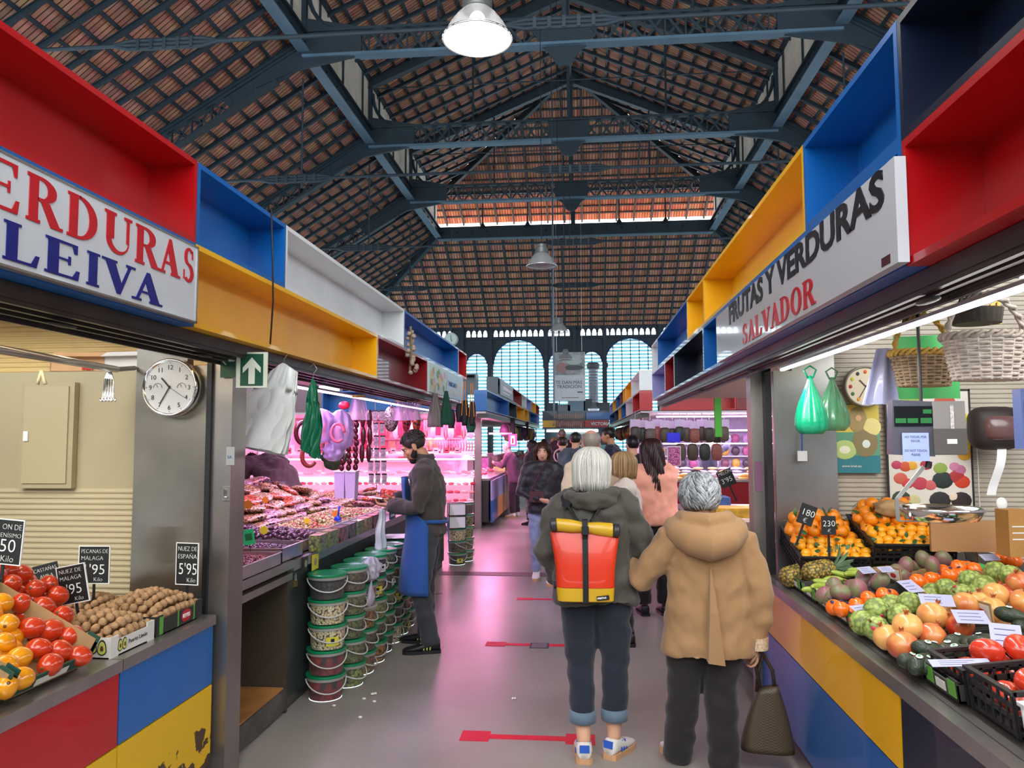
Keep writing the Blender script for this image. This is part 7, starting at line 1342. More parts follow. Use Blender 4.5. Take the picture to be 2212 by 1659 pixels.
for k in range(4): MB().bx(-1.5,1.6,-.2,0,-.02,0).build('shelf',WHITEP,label='%s white shelf at the back of the salt fish stall'%['lowest','second','third','top'][k],cat='shelf').location=(2.6,16.39,1.0+k*.26)
# ---------------------------------------------------------------- people
def skinmat(n,c): return mat('skin_'+n,sr(c),.5,var=.06,vs=12,sss=.08)
SK=dict(light=skinmat('light','D9A688'),tan=skinmat('tan','C08A68'),pink=skinmat('pink','E0A090'),brown=skinmat('brown','9A6A4E'))
def cloth(n,c,rough=.85,bump=.25,bs=220,var=.08,sheen=.2,**k): return mat('cloth_'+n,sr(c),rough,var=var,vs=6,bump=bump,bs=bs,sheen=sheen,**k)
V=Vector
def remesh(o,vox,smooth=4,fac=.6): return mods(o,('REMESH',dict(mode='VOXEL',voxel_size=vox,use_smooth_shade=True)),('SMOOTH',dict(factor=fac,iterations=smooth)))
def hand_mb(m,wr,d,n,side,curl=.5,k=1.0,spread=.08,thumb=.6):
    """wrist point, direction of the hand, palm normal, side=+1/-1 to which the thumb leaves; curl 0..1.6"""
    d=V(d).normalized(); n=V(n); n=(n-d*n.dot(d)).normalized(); s=d.cross(n)*side
    P=lambda a,b,c:wr+(d*a+s*b+n*c)*k
    m.tube([P(-.02,0,0),P(.01,0,0),P(.05,.002,0),P(.088,0,.002)],[.024*k,.027*k,.036*k,.034*k],12,flat=None) if False else None
    R3=Matrix((s,n,d)).transposed()
    m.ell(P(.05,0,0),(.040*k,.015*k,.050*k),12,8,rot=R3); m.ell(P(.012,0,0),(.027*k,.018*k,.03*k),10,8,rot=R3)
    for i,(off,L) in enumerate(((.028,.070),(.010,.078),(-.009,.072),(-.027,.058))):
        b=P(.082-.006*abs(i-1),off,.0); a=0; p=b; pts=[p-d*.015*k,p]
        for seg,f in ((.45,1.0),(.30,1.1),(.25,.8)):
            a+=curl*f*(.75+.1*i)*.62; dr=(d*math.cos(a)+n*math.sin(a)+s*spread*(1.5-i)*.5).normalized(); p=p+dr*L*seg*k; pts.append(p)
        m.tube(pts,[.0095*k,.0092*k,.0085*k,.008*k,.0062*k],8)
    b=P(.018,.026,.004); t1=P(.040,.050,.014+.01*thumb); t2=P(.062,.058-.012*thumb,.026+.012*thumb); t3=P(.080,.056-.02*thumb,.034+.016*thumb)
    m.tube([P(.01,.01,0),b,t1,t2,t3],[.016*k,.015*k,.0115*k,.010*k,.007*k],8)
def head_parts(m,c,R3,k=1.0,female=True):
    """head at centre c; local frame R3: x right, y forward, z up"""
    T=lambda x,y,z:c+R3@V((x,y,z))*k
    E=lambda p,r,**q:m.ell(T(*p),tuple(a*k for a in r),16,12,rot=R3,**q)
    E((0,-.012,.03),(.074,.092,.082)); E((0,.022,-.03),(.060,.066,.072)); E((0,.045,-.082),(.030,.032,.026)); E((.030,.03,-.065),(.026,.04,.03)); E((-.030,.03,-.065),(.026,.04,.03))
    m.tube([T(0,.082,.010),T(0,.094,-.012),T(0,.106,-.034),T(0,.092,-.042)],[.008*k,.009*k,.0125*k,.007*k],8)
    E((.012,.086,-.038),(.009,.010,.008)); E((-.012,.086,-.038),(.009,.010,.008)); E((0,.078,.022),(.048,.018,.012)); E((0,.083,-.062),(.022,.010,.006)); E((0,.080,-.070),(.019,.010,.006))
    E((.036,.062,-.022),(.022,.018,.018)); E((-.036,.062,-.022),(.022,.018,.018))
    for s in (-1,1): m.ell(T(s*.076,-.004,-.012),(.010*k,.020*k,.030*k),10,8,rot=R3@Euler((.15,0,s*-.35)).to_matrix()); m.ell(T(s*.078,-.006,-.034),(.008*k,.010*k,.010*k),8,6,rot=R3)
def face_bits(root,c,R3,k,eye='3A2A20',brow='3A2A20',lip='B0605A'):
    T=lambda x,y,z:c+R3@V((x,y,z))*k
    for s in (-1,1):
        m=MB(); m.ell(T(s*.030,.0690,.002),.0095*k,10,8); m.build('eye',mat('eye_white',sr('B8AEA6'),.2),root,smooth=True)
        m=MB(); m.ell(T(s*.030,.0750,.002),(.0052*k,.0052*k,.0052*k),8,6); m.build('iris',mat('iris_'+eye,sr(eye),.2),root,smooth=True)
        m=MB(); m.tube([T(s*.014,.088,.022),T(s*.030,.089,.028),T(s*.048,.078,.022)],[.003*k,.004*k,.002*k],6); m.build('eyebrow',mat('brow_'+brow,sr(brow),.8),root,smooth=True)
    m=MB(); m.ell(T(0,.091,-.0605),(.021*k,.006*k,.0045*k),10,6,rot=R3); m.ell(T(0,.089,-.0685),(.017*k,.006*k,.005*k),10,6,rot=R3); m.build('lips',mat('lips_'+lip,sr(lip),.4),root,smooth=True)
def strand_hair(m,c,R3,k,n,fn,seed=1,r=.0035,sides=4):
    rr=random.Random(seed)
    for i in range(n):
        pts,w=fn(rr)
        if not pts: continue
        m.tube([c+R3@(V(p)*k) for p in pts],[r*k*w*f for f in ([.6]+[1]*(len(pts)-2)+[.3])],sides,cap=True)
def hair_mat(n,c,c2=None):
    nm='hair_'+n
    if nm in _M: return _M[nm]
    m=bpy.data.materials.new(nm); m.use_nodes=True; nt=m.node_tree; b=nt.nodes['Principled BSDF']; g=nt.nodes.new('ShaderNodeNewGeometry'); r=nt.nodes.new('ShaderNodeValToRGB')
    nt.links.new(g.outputs['Random Per Island'],r.inputs[0]); r.color_ramp.elements[0].color=(*sr(c),1); r.color_ramp.elements[1].color=(*sr(c2 or c),1); nt.links.new(r.outputs[0],b.inputs['Base Color']); b.inputs['Roughness'].default_value=.42; _M[nm]=m; return m
def hair(root,c,R3,k,style,col,col2,n=260,seed=1):
    m=MB(); M_=hair_mat(col+col2,col,col2)
    def shell(th0,fr=.35,rx=.084,ry=.102,rz=.092,zc=.032,yc=-.014,cutz=-.02):
        # cap over the skull, open at the face
        def fn(p): return p
        for th in (0,):
            vs=[];nn=22;mm=12
            for j in range(mm+1):
                for i in range(nn):
                    ph=2*PI*i/nn; front=max(0,math.sin(ph)); tmax=PI*(.80-fr*front**1.5); t=tmax*j/mm
                    vs.append(c+R3@(V((rx*math.sin(t)*math.cos(ph),yc+ry*math.sin(t)*math.sin(ph),zc+rz*math.cos(t)))*k))
            m.add(vs,[(j*nn+i,j*nn+(i+1)%nn,(j+1)*nn+(i+1)%nn,(j+1)*nn+i) for j in range(mm) for i in range(nn)])
    if style=='bob':
        shell(0,.38)
        def fn(rr):
            ph=rr.uniform(0,2*PI); 
            if .28*PI<ph<.72*PI and rr.random()<.9: ph=rr.choice((rr.uniform(-.2,.25)*PI,rr.uniform(.75,1.2)*PI))
            R0=rr.uniform(.0,.25); pts=[]; out=rr.uniform(.98,1.10); end=-.105+rr.uniform(-.02,.018)+.03*max(0,math.sin(ph))
            for q in range(9):
                t=q/8; th=R0+(PI*.5-R0)*min(1,t*1.75); z=.034+.094*math.cos(th); rad=math.sin(th)*(1.0+.10*t)
                if t>.57: z=.034-(t-.57)/.43*(.034-end); rad=1.06-.10*((t-.57)/.43)**2
                w=.0025*math.sin(q*1.3+ph*9); pts.append(((.092*rad*out)*math.cos(ph)+w,-.016+.108*rad*out*math.sin(ph),z))
            return pts,rr.uniform(.8,1.5)
        strand_hair(m,c,R3,k,n,fn,seed,.0030)
    elif style=='wavy':
        shell(0,.36,.088,.106,.098)
        def fn(rr):
            ph=rr.uniform(0,2*PI); th0=rr.uniform(.05,.6)*PI; L=rr.uniform(.5,.85); pts=[]
            if math.sin(ph)>.3 and th0>.35*PI: return None,0
            s=.9*math.sin(3*ph+1)+rr.uniform(-.35,.35)
            for q in range(8):
                t=q/7; th=min(.84*PI,th0+L*t*.9); rad=1.00+.10*math.sin(PI*t)+.02*rr.random(); p2=ph+s*.5*t*math.sin(t*2)
                pts.append((.092*rad*math.sin(th)*math.cos(p2),-.016+.108*rad*math.sin(th)*math.sin(p2),.034+.100*rad*math.cos(th)))
            return pts,rr.uniform(.9,1.8)
        strand_hair(m,c,R3,k,n,fn,seed,.0030)
    elif style in('long','ponytail','curly'):
        shell(0,.38)
        def fn(rr):
            ph=rr.uniform(0,2*PI)
            if .25*PI<ph<.75*PI: ph=rr.choice((rr.uniform(-.15,.2)*PI,rr.uniform(.8,1.15)*PI))
            end={'long':-.20,'ponytail':-.2,'curly':-.34}[style]+rr.uniform(-.05,.04); pts=[]; out=rr.uniform(.97,1.12); am=.016 if style=='curly' else .003; fq=5 if style=='curly' else 1.3
            for q in range(12):
                t=q/11; th=.15+(PI*.5-.15)*min(1,t*2.6); z=.034+.094*math.cos(th); rad=math.sin(th)
                if t>.4: z=.034-(t-.4)/.6*(.034-end); rad=1.05
                bk=0 if t<.4 else -(t-.4)*.06
                pts.append((.092*rad*out*math.cos(ph)+am*t*math.sin(q*fq+ph*7),-.016+bk+.106*rad*out*math.sin(ph)*(1 if math.sin(ph)<0 else .6 if t>.5 else 1)+am*t*math.cos(q*fq+ph*5),z))
            return pts,rr.uniform(1,1.8)
        strand_hair(m,c,R3,k,n,fn,seed,.0055)
    elif style=='short':
        shell(0,.47,.0765,.0945,.0845,.031,-.012)
        def fn(rr):
            ph=rr.uniform(0,2*PI); th0=rr.uniform(.0,.5)*PI; pts=[]
            if math.sin(ph)>.2 and th0>.33*PI: return None,0
            for q in range(5):
                t=q/4; th=th0+.25*t; rad=1.0+.05*math.sin(PI*t); pts.append((.080*rad*math.sin(th)*math.cos(ph),-.013+.098*rad*math.sin(th)*math.sin(ph),.033+.089*rad*math.cos(th)))
            return pts,rr.uniform(.8,1.3)
        strand_hair(m,c,R3,k,n,fn,seed,.0022)
    elif style=='fringe':
        # balding: hair only round the sides and back
        vs=[];nn=24;mm=5
        for j in range(mm+1):
            for i in range(nn+1):
                ph=PI*.93+ (PI*1.14)*i/nn; t=PI*(.30+.42*j/mm); vs.append(c+R3@(V((.079*math.sin(t)*math.cos(ph),-.013+.098*math.sin(t)*math.sin(ph),.032+.088*math.cos(t)))*k))
        m.add(vs,[(j*(nn+1)+i,j*(nn+1)+i+1,(j+1)*(nn+1)+i+1,(j+1)*(nn+1)+i) for j in range(mm) for i in range(nn)])
    elif style=='bun':
        shell(0,.42); m.ell(c+R3@(V((0,-.10,.07))*k),.04*k,10,8)
    if m.v: m.build('hair',M_,root,smooth=True)
def shoe(root,an,yaw,L=.26,col=None,sole=None,pitch=0,name='shoe',stripe=None,heel=None,w=.046):
    """ankle point, yaw of toe direction (0=+Y), built around the foot"""
    R3=(Matrix.Rotation(yaw,3,'Z')@Matrix.Rotation(pitch,3,'X')); o=V((an[0],an[1],0)); z0=an[2]-.09
    def T(x,y,z): return o+R3@V((x,y,z))+V((0,0,z0))
    rings=[]
    for y,wd,h,zb in ((-.062,.5,.075,.02),(-.055,.78,.092,.02),(-.03,.9,.10,.02),(.0,.88,.100,.02),(.04,.92,.085,.02),(.09,1.0,.064,.02),(.135,1.0,.052,.02),(.17,.82,.045,.02),(.192,.4,.036,.022)):
        rings.append([T(w*wd*math.copysign(abs(math.cos(a))**.7,math.cos(a)),y*L/.26,zb+(h-zb)*(.5+.5*math.copysign(abs(math.sin(a))**.8,math.sin(a)))) for a in [2*PI*q/14 for q in range(14)]])
    e=MB().loft(rings).build(name,col,root,smooth=True)
    pr_=[(y,wd) for y,wd in ((-.066,.55),(-.055,.85),(-.02,.92),(.04,.92),(.09,1.05),(.14,1.03),(.175,.82),(.198,.4))]
    out=[(w*b*1.05,a*L/.26) for a,b in pr_]+[(-w*b*1.05,a*L/.26) for a,b in reversed(pr_)]
    MB().loft([[T(x,y,z) for x,y in out] for z in (0,.026)]).build('sole',sole,e,smooth=False)
    if stripe:
        m=MB()
        for q in range(3):
            for s in (-1,1):
                a=T(s*(w*.93),.012+.024*q,.030); b=T(s*(w*.72),-.006+.024*q+.012,.078); m.bar(a,b,.010,.004,upv=R3@V((s,0,0)))
        m.build('stripe',stripe,e)
    if heel: MB().box(T(0,-.058,.075),(.05,.012,.034),R3).build('heel_tab',heel,e)
    MB().tube([T(0,.02,.088),T(0,.05,.080),T(0,.085,.066)],[.014,.016,.013],6,flat=(1,.4)).build('laces',mat('laces_pale',sr('D8D8C8'),.7) if not name.startswith('work') else mat('laces_yellow',sr('B8B44A'),.7),e,smooth=True)
    return e
def ringloft(m,rings,n=20,sup=.85):
    """rings: (cx,cy,z,rx,ry)"""
    R_=[]
    for cx,cy,z,rx,ry in rings: R_.append([V((cx+rx*math.copysign(abs(math.cos(a))**sup,math.cos(a)),cy+ry*math.copysign(abs(math.sin(a))**sup,math.sin(a)),z)) for a in [2*PI*q/n for q in range(n)]])
    m.loft(R_)
def person(name_label,loc,rz,H=1.65,pose=None,skin='light',hairs=('short','3A2A20','1E1612'),top=None,trousers=None,shoes=None,vox=.013,lean=0,headrot=(0,0,0),female=True,hands=True,build=1.0,face=True,hn=160,parts=True,legvis=True,cat='person'):
    """local frame: faces +Y, feet at z=0. pose: joint points in metres (local)."""
    p=dict(pelvis=(0,0,.53*H),chest=(0,0,.74*H),neck=(0,-.005,.84*H),head=(0,.02,.925*H),
      shl=(-.105*H,0,.815*H),shr=(.105*H,0,.815*H),ell_=(-.135*H,-.01,.63*H),elr=(.135*H,-.01,.63*H),wrl=(-.14*H,.05,.48*H),wrr=(.14*H,.05,.48*H),
      hil=(-.055*H,0,.52*H),hir=(.055*H,0,.52*H),knl=(-.06*H,.02,.28*H),knr=(.06*H,.02,.28*H),anl=(-.06*H,0,.09),anr=(.06*H,0,.09),yl=0,yr=0)
    if pose: p.update(pose)
    g={k:(V(v) if isinstance(v,(tuple,list)) else v) for k,v in p.items()}
    root=empty('person',loc,rz,label=name_label,cat=cat); b=build; s=H/1.65
    R3=Euler(headrot).to_matrix(); hc=g['head']; k=s*.98*g.get('hk',1)
    M=MB(); head_parts(M,hc,R3,k,female)
    M.tube([g['neck']-V((0,0,.04)),g['neck'],hc+R3@V((0,-.02,-.05))],[.06*s,.052*s,.050*s],12)
    # torso
    ch,pe=g['chest'],g['pelvis']; shm=(g['shl']+g['shr'])/2
    M.tube([pe-V((0,0,.06*s)),pe,(pe*.5+ch*.5),ch,shm,g['neck']],[.12*s*b,.15*s*b,.125*s*b,.145*s*b,.11*s*b,.05*s],16,flat=(.72,1) )
    M.tube([g['shl'],shm,g['shr']],[.05*s,.07*s,.05*s],10)
    for S in 'lr':
        e=g['ell_'] if S=='l' else g['elr']; w=g['wr'+S]; sh=g['sh'+S]; a=g['an'+S]; kn=g['kn'+S]; hi=g['hi'+S]
        M.tube([sh,sh*.5+e*.5,e,e*.5+w*.5,w],[.052*s,.044*s,.037*s,.036*s,.025*s],10)
        M.tube([hi,hi*.5+kn*.5,kn,kn*.6+a*.4,a],[.088*s*b,.072*s*b,.054*s,.052*s,.036*s],12)
        M.ell(a-V((0,-.03,.04)),(.035,.075,.03),8,6)
        if hands:
            d=g.get('hd'+S,(w-e).normalized()); nn=g.get('hn'+S,V((1 if S=='l' else -1,0,0))); th=g.get('ht'+S,1 if S=='l' else -1)
            hand_mb(M,w,d,nn,th,g.get('cu'+S,.7),s*.95)
    body=M.build('body',SK[skin],root,smooth=True); remesh(body,min(vox,.006) if hands=='fine' else vox*.75,3,.5)
    if face: face_bits(root,hc,R3,k,lip='B0605A' if female else '9A6A5A')
    hair(root,hc,R3,k,hairs[0],hairs[1],hairs[2],hn,len(name_label))
    if trousers:
        t=dict(w=1.0,hem=.10,m=None,thick=1.12); t.update(trousers); M=MB(); W_=t['w']
        M.tube([pe+V((0,0,.08*s)),pe,pe-V((0,0,.07*s))],[.145*s*b,.165*s*b,.15*s*b],18,flat=(.75,1))
        for S in 'lr':
            a=g['an'+S]; kn=g['kn'+S]; hi=g['hi'+S]; end=a+(kn-a).normalized()*(t['hem']-a.z if t['hem']>a.z else 0); end=V((end.x,end.y,max(t['hem'],.012)))
            M.tube([hi+V((0,0,.03)),hi*.5+kn*.5,kn,kn*.5+end*.5,end],[.098*s*b*t['thick']/1.12,.084*s*W_*b,.068*s*W_,.064*s*W_,.060*s*W_],16)
        o=M.build('trousers',t['m'],root,smooth=True); remesh(o,vox,2,.4); disp(o.data,.012,(9,9,16),3)
        if t.get('cuff'):
            for S in 'lr':
                a=g['an'+S]; kn=g['kn'+S]; z=t['hem']; c=a+(kn-a)*((z-a.z)/(kn.z-a.z)); M2=MB(); M2.lathe([(.052*W_*s,-.002),(.064*s*W_,0),(.067*s*W_,.03),(.064*s*W_,.055),(.055*W_*s,.058)],(c.x,c.y,z-.005),n=18,cap=False); M2.build('cuff',t['cuff'],root,smooth=True)
    if top:
        t=dict(m=None,hem=.46*H,w=1.0,sl=1.0,collar=0,sleeve=1.0,flare=1.0,vox=vox,fold=.012,cuffm=None,depth=.72); t.update(top); W_=t['w']*b; M=MB(); hz=t['hem']
        cxy=lambda q:(pe.x+(ch.x-pe.x)*q,pe.y+(ch.y-pe.y)*q); rg=[]
        for z,rx in ((hz,.185*t['flare']),(hz+.3*(ch.z-hz),.178*t['flare']**.7),(hz+.65*(ch.z-hz),.172*t['flare']**.4),(ch.z,.178),(shm.z-.05*s,.172),(shm.z+.015*s,.13),(g['neck'].z-.005,.068)):
            q=(z-pe.z)/(ch.z-pe.z); x,y=cxy(q) if q<1 else (ch.x+(shm.x-ch.x)*min(1,(z-ch.z)/max(.01,shm.z-ch.z)),ch.y+(shm.y-ch.y)*min(1,(z-ch.z)/max(.01,shm.z-ch.z)))
            rg.append((x,y,z,rx*s*W_,rx*t['depth']*s*(W_*.6+.4)))
        ringloft(M,rg,24)
        for S in 'lr':
            e=g['ell_'] if S=='l' else g['elr']; w=g['wr'+S]; sh=g['sh'+S]; q=t['sl']; wend=e+(w-e)*t['sleeve']
            M.tube([sh*.8+shm*.2,sh*.96+e*.04,sh*.5+e*.5,e,e*.5+wend*.5,wend],[.07*s*q,.072*s*q,.064*s*q,.057*s*q,.052*s*q,.045*s*q],14)
        M.tube([g['shl']+V((0,0,.005)),shm+V((0,0,.005)),g['shr']+V((0,0,.005))],[.066*s,.088*s,.066*s],12)
        M.tube([pe,ch,shm-V((0,0,.03*s))],[.15*s*b,.172*s*b,.15*s*b],16,flat=(.80,1))
        if t['collar']: M.tube([g['neck']-V((0,0,.02)),g['neck']+V((0,0,t['collar']))],[.072*s,.070*s],14)
        o=M.build('jacket' if t.get('jacket',True) else 'top',t['m'],root,smooth=True); remesh(o,t['vox'],2,.4); disp(o.data,t['fold'],(8,8,11),5); disp(o.data,t['fold']*.5,(22,22,18),9)
    if shoes:
        for S in 'lr': shoe(root,g['an'+S],g['y'+S],col=shoes[0],sole=shoes[1],stripe=shoes[2] if len(shoes)>2 else None,heel=shoes[3] if len(shoes)>3 else None,L=.255*s,pitch=g.get('p'+S,0),name='shoe')
    return root,g
WSH=mat('shoe_white',sr('D8D6D0'),.5); BSH=mat('shoe_black',sr('1A1A1C'),.5); GUM=mat('gum_sole',sr('C89A70'),.6); BLS=mat('stripe_blue',sr('2A5AC0'),.5)
# woman with the roll-top backpack (seen from behind)
OLV=cloth('olive_jacket','45423A',rough=.75,bump=.15); DEN=cloth('dark_denim','141C2C',bump=.3,bs=400); DENC=cloth('denim_cuff','5E7284')
WX,WY=.06,4.10
w1,g1=person('woman seen from behind in an olive jacket and jeans, wearing the orange backpack',(WX,WY,0),0,1.615,
  pose=dict(pelvis=(-.01,0,.86),chest=(-.03,0,1.15),neck=(-.02,.0,1.36),head=(-.01,.02,1.478),shl=(-.175,0,1.30),shr=(.165,0,1.30),ell_=(-.255,-.03,1.06),wrl=(-.20,.10,.88),elr=(.26,.0,1.06),wrr=(.20,.20,1.06),
    hil=(-.085,0,.82),hir=(.085,0,.82),knl=(-.085,.03,.46),knr=(.10,.02,.47),anl=(-.07,-.06,.09),anr=(.085,.0,.09),yl=.05,yr=-.55,cul=1.0,cur=1.0,hnl=(1,0,0),hnr=(0,0,1),htr=1),
  hairs=('bob','E6E4DC','A8A69C'),hn=1300,headrot=(-.05,0,-.35),top=dict(m=OLV,hem=.80,w=1.16,flare=1.08,sl=1.12,vox=.010,fold=.028,collar=.02),trousers=dict(m=DEN,w=1.1,hem=.19,thick=1.2,cuff=DENC),shoes=(WSH,GUM,BLS,BLS),vox=.011,hands='fine')
M=MB(); 
def hood(M,c,w,d,h,drop):
    pts=[];
    for j in range(7):
        a=-PI*.05-(PI*.9)*j/6; pts.append((c[0]+w*math.cos(a),c[1]+d*math.sin(a)-.02,c[2]-drop*abs(math.sin(a))))
    M.tube(pts,[h*.6,h*.95,h*1.15,h*1.25,h*1.15,h*.95,h*.6],14)
    M.ell((c[0],c[1]-.03,c[2]-.02),(w*.9,d*.9,h*.9),14,8)
hood(M,(-.02,-.0,1.365),.125,.09,.042,.045); o=M.build('hood',OLV,w1,smooth=True); remesh(o,.009,2,.4); disp(o.data,.022,(14,14,26),4)
M=MB()   # sunglasses temple and lens on the turned face
hr=Euler((-.05,0,-.35)).to_matrix(); hcc=V((-.01,.02,1.478)); TT=lambda x,y,z:hcc+hr@(V((x,y,z))*.96)
M.tube([TT(.082,-.01,.002),TT(.080,.05,.004),TT(.070,.085,.004)],.003,6); M.ell(TT(.040,.092,.0),(.026,.006,.020),12,8,rot=hr); M.ell(TT(-.036,.094,.0),(.024,.006,.020),12,8,rot=hr); M.tube([TT(-.082,-.01,.002),TT(-.080,.05,.004),TT(-.062,.088,.004)],.003,6); M.build('sunglasses',BLACK,w1,smooth=True)
# backpack
bp=empty('backpack',(WX-.055,WY-.17,1.02),rz=.03,label='orange and yellow roll-top tarpaulin backpack on the back of the white-haired woman',cat='backpack')
TARP=dict(rough=.22,coat=.7)
ORG=mat('tarp_orange',sr('D23210'),.38,var=.08,vs=4,coat=.25,bump=.12,bs=9); YEL=mat('tarp_yellow',sr('CCA01C'),.38,var=.06,vs=5,coat=.25,bump=.1,bs=9)
def rr_ring(w,d,z,cy=0,n=28,sup=.45): return [V((w*math.copysign(abs(math.cos(a))**sup,math.cos(a)),cy+d*math.copysign(abs(math.sin(a))**sup,math.sin(a)),z)) for a in [2*PI*q/n for q in range(n)]]
def tilt(z): return -.02-.0*z
MB().loft([rr_ring(.135,.052,-.19,-.01),rr_ring(.142,.060,-.185,-.01),rr_ring(.146,.063,-.12,-.01)]).build('lower_panel',YEL,bp,smooth='auto')
m=MB(); m.loft([rr_ring(.146,.063,-.118,-.01),rr_ring(.150,.062,-.02,-.01),rr_ring(.162,.055,.06,-.005),rr_ring(.172,.040,.12,.0),rr_ring(.178,.028,.15,.0)]); m.build('main_panel',ORG,bp,smooth='auto')
m=MB(); rg=[]
for x,r_ in ((-.145,.030),(-.14,.033),(-.07,.034),(-.02,.028),(.02,.028),(.07,.035),(.135,.037),(.14,.034)): rg.append([V((x,-.025+.85*r_*math.cos(a),.175+(-.02 if abs(x)<.03 else 0)*0+r_*math.sin(a)-x*.10)) for a in [2*PI*q/16 for q in range(16)]])
m.loft(rg); m.build('roll_top',YEL,bp,smooth='auto')
for s in (-1,1):
    MB().lathe([(.030,0),(.036,.004),(.035,.028),(.02,.034)],(s*.142,-.025,.175-s*.0142),(s,0,-.1*s*s),n=16).build('roll_end',mat('tarp_dark',sr('2A2C30'),.4),bp,smooth='auto')
m=MB(); pts=[(0,-.072,-.19),(0,-.078,-.1),(0,-.077,0),(0,-.068,.06),(0,-.052,.12),(0,-.064,.17),(0,-.045,.212),(0,-.01,.215)]
for a,b in zip(pts,pts[1:]): m.bar(a,b,.028,.004,upv=(0,-1,.2))
m.build('centre_strap',mat('webbing_black',sr('121214'),.7,bump=.2,bs=300),bp)
MB().box((0,-.070,.165),(.036,.012,.04)).build('buckle',BLACK,bp); MB().box((.085,-.0745,-.165),(.062,.003,.022),(0,-.12,0)).build('brand_label',BLACK,bp)
text('FREITAG',.0115,(WX-.055+.06,WY-.17-.0775,1.02-.171),(1,0,.12),(0,0,1),CHALK,bp,th=.0003,bold=.0004)
for s in (-1,1):
    m=MB(); pts=[(s*.03,.03,.20),(s*.08,.05,.275),(s*.12,.13,.315),(s*.135,.24,.27),(s*.14,.30,.12),(s*.16,.24,-.05),(s*.15,.06,-.14)]
    for a,b in zip(pts,pts[1:]): m.bar(a,b,.045 if pts.index(a)<4 else .022,.008,upv=(s*.6,.2,.6))
    m.build('shoulder_strap',mat('webbing_black',(0,0,0)),bp)
# older woman in the camel coat
CAM=cloth('camel_wool','9C7750',rough=.9,bump=.2,bs=260,var=.04); DBR=cloth('dark_trousers','1C1618',bump=.1)
CX,CY=.615,3.98
w2,g2=person('older woman seen from behind in a camel hooded coat, with short wavy grey hair',(CX,CY,0),0,1.49,
  pose=dict(pelvis=(0,0,.76),chest=(0,0,1.00),neck=(-.0,.0,1.20),head=(-.02,.035,1.325),shl=(-.165,0,1.13),shr=(.165,0,1.13),ell_=(-.33,.03,.92),wrl=(-.38,.20,.98),elr=(.265,-.02,.86),wrr=(.235,.0,.60),
    hil=(-.09,0,.72),hir=(.09,0,.72),knl=(-.115,.03,.42),knr=(.06,.0,.41),anl=(-.15,.09,.10),anr=(.06,-.06,.09),hk=1.16,yl=.25,yr=0,pl=-.1,cul=.8,cur=1.5,hdr=(.05,.1,-1),hnr=(-1,0,0),htr=-1),
  hairs=('wavy','B8BCC0','4E545A'),hn=1500,headrot=(-.12,0,0),top=dict(m=CAM,hem=.57,w=1.2,flare=1.18,sl=1.35,vox=.010,fold=.014,sleeve=.93,depth=.66),trousers=dict(m=DBR,w=1.38,hem=.02),shoes=(WSH,GUM),vox=.011,hands='fine')
M=MB(); M.tube([(-.165,.03,1.20),(-.15,-.05,1.175),(-.08,-.12,1.14),(0,-.15,1.12),(.08,-.12,1.14),(.15,-.05,1.175),(.165,.03,1.20)],[.05,.06,.075,.08,.075,.06,.05],14); M.tube([(-.12,.03,1.245),(-.10,-.05,1.235),(0,-.10,1.225),(.10,-.05,1.235),(.12,.03,1.245)],[.035,.045,.05,.045,.035],12); M.ell((0,-.03,1.19),(.14,.10,.07),14,8); o=M.build('hood',CAM,w2,smooth=True); remesh(o,.009,6,.6)
m=MB(); m.tube([(g2['wrr'].x,g2['wrr'].y,.595),(g2['wrr'].x+.001,g2['wrr'].y,.655)],[.062,.064],18); m.build('cuff_lining',mat('cuff_pattern',sr('D0B89A'),.8,var=.3,vs=90,bump=.4,bs=200),w2,smooth='auto')
m=MB(); yb=-.158
m.loft([[V((0,-.135,1.02)),V((.004,-.135,1.02)),V((.004,-.13,1.02)),V((0,-.13,1.02))],[V((-.012,-.172,.80)),V((.028,-.172,.80)),V((.028,-.12,.80)),V((-.012,-.12,.80))],[V((-.025,-.182,.565)),V((.055,-.182,.555)),V((.055,-.12,.565)),V((-.025,-.12,.565))]])
m.build('back_pleat',CAM,w2)
# woven handbag in her right hand
hb=empty('handbag',(CX+.285,CY+.02,.10),rz=-.12,label='brown woven leather shopper held by the woman in the camel coat',cat='handbag')
def wv():
    m=bpy.data.materials.new('woven_leather'); m.use_nodes=True; nt=m.node_tree; b=nt.nodes['Principled BSDF']; L=nt.links.new; t=nt.nodes.new('ShaderNodeUVMap'); w=nt.nodes.new('ShaderNodeTexChecker'); w.inputs['Scale'].default_value=76; L(t.outputs[0],w.inputs[0])
    w.inputs[1].default_value=(*sr('54442F'),1); w.inputs[2].default_value=(*sr('3A2E20'),1); L(w.outputs[0],b.inputs[0]); b.inputs['Roughness'].default_value=.5; bp_=nt.nodes.new('ShaderNodeBump'); bp_.inputs['Strength'].default_value=.8; bp_.inputs['Distance'].default_value=.01; L(w.outputs['Fac'],bp_.inputs['Height']); L(bp_.outputs[0],b.inputs['Normal']); return m
m=MB(); R_=[]; n=40
for j in range(13):
    t=j/12; w_=.128*(1-.62*t**1.4); d_=.075*(1-.6*t); z=.0+.30*t
    R_.append([V((w_*math.copysign(abs(math.cos(a))**.6,math.cos(a))+.01*t,d_*math.copysign(abs(math.sin(a))**.6,math.sin(a)),z+.012*math.cos(a)*t)) for a in [2*PI*q/n for q in range(n)]])
m.loft(R_,cap=True); bo=m.build('body',wv(),hb,smooth=True); uvl=bo.data.uv_layers.new(name='UVMap')
for l in bo.data.loops:
    v=l.vertex_index; uvl.data[l.index].uv=((v%n)/n,(v//n)/12*.62)
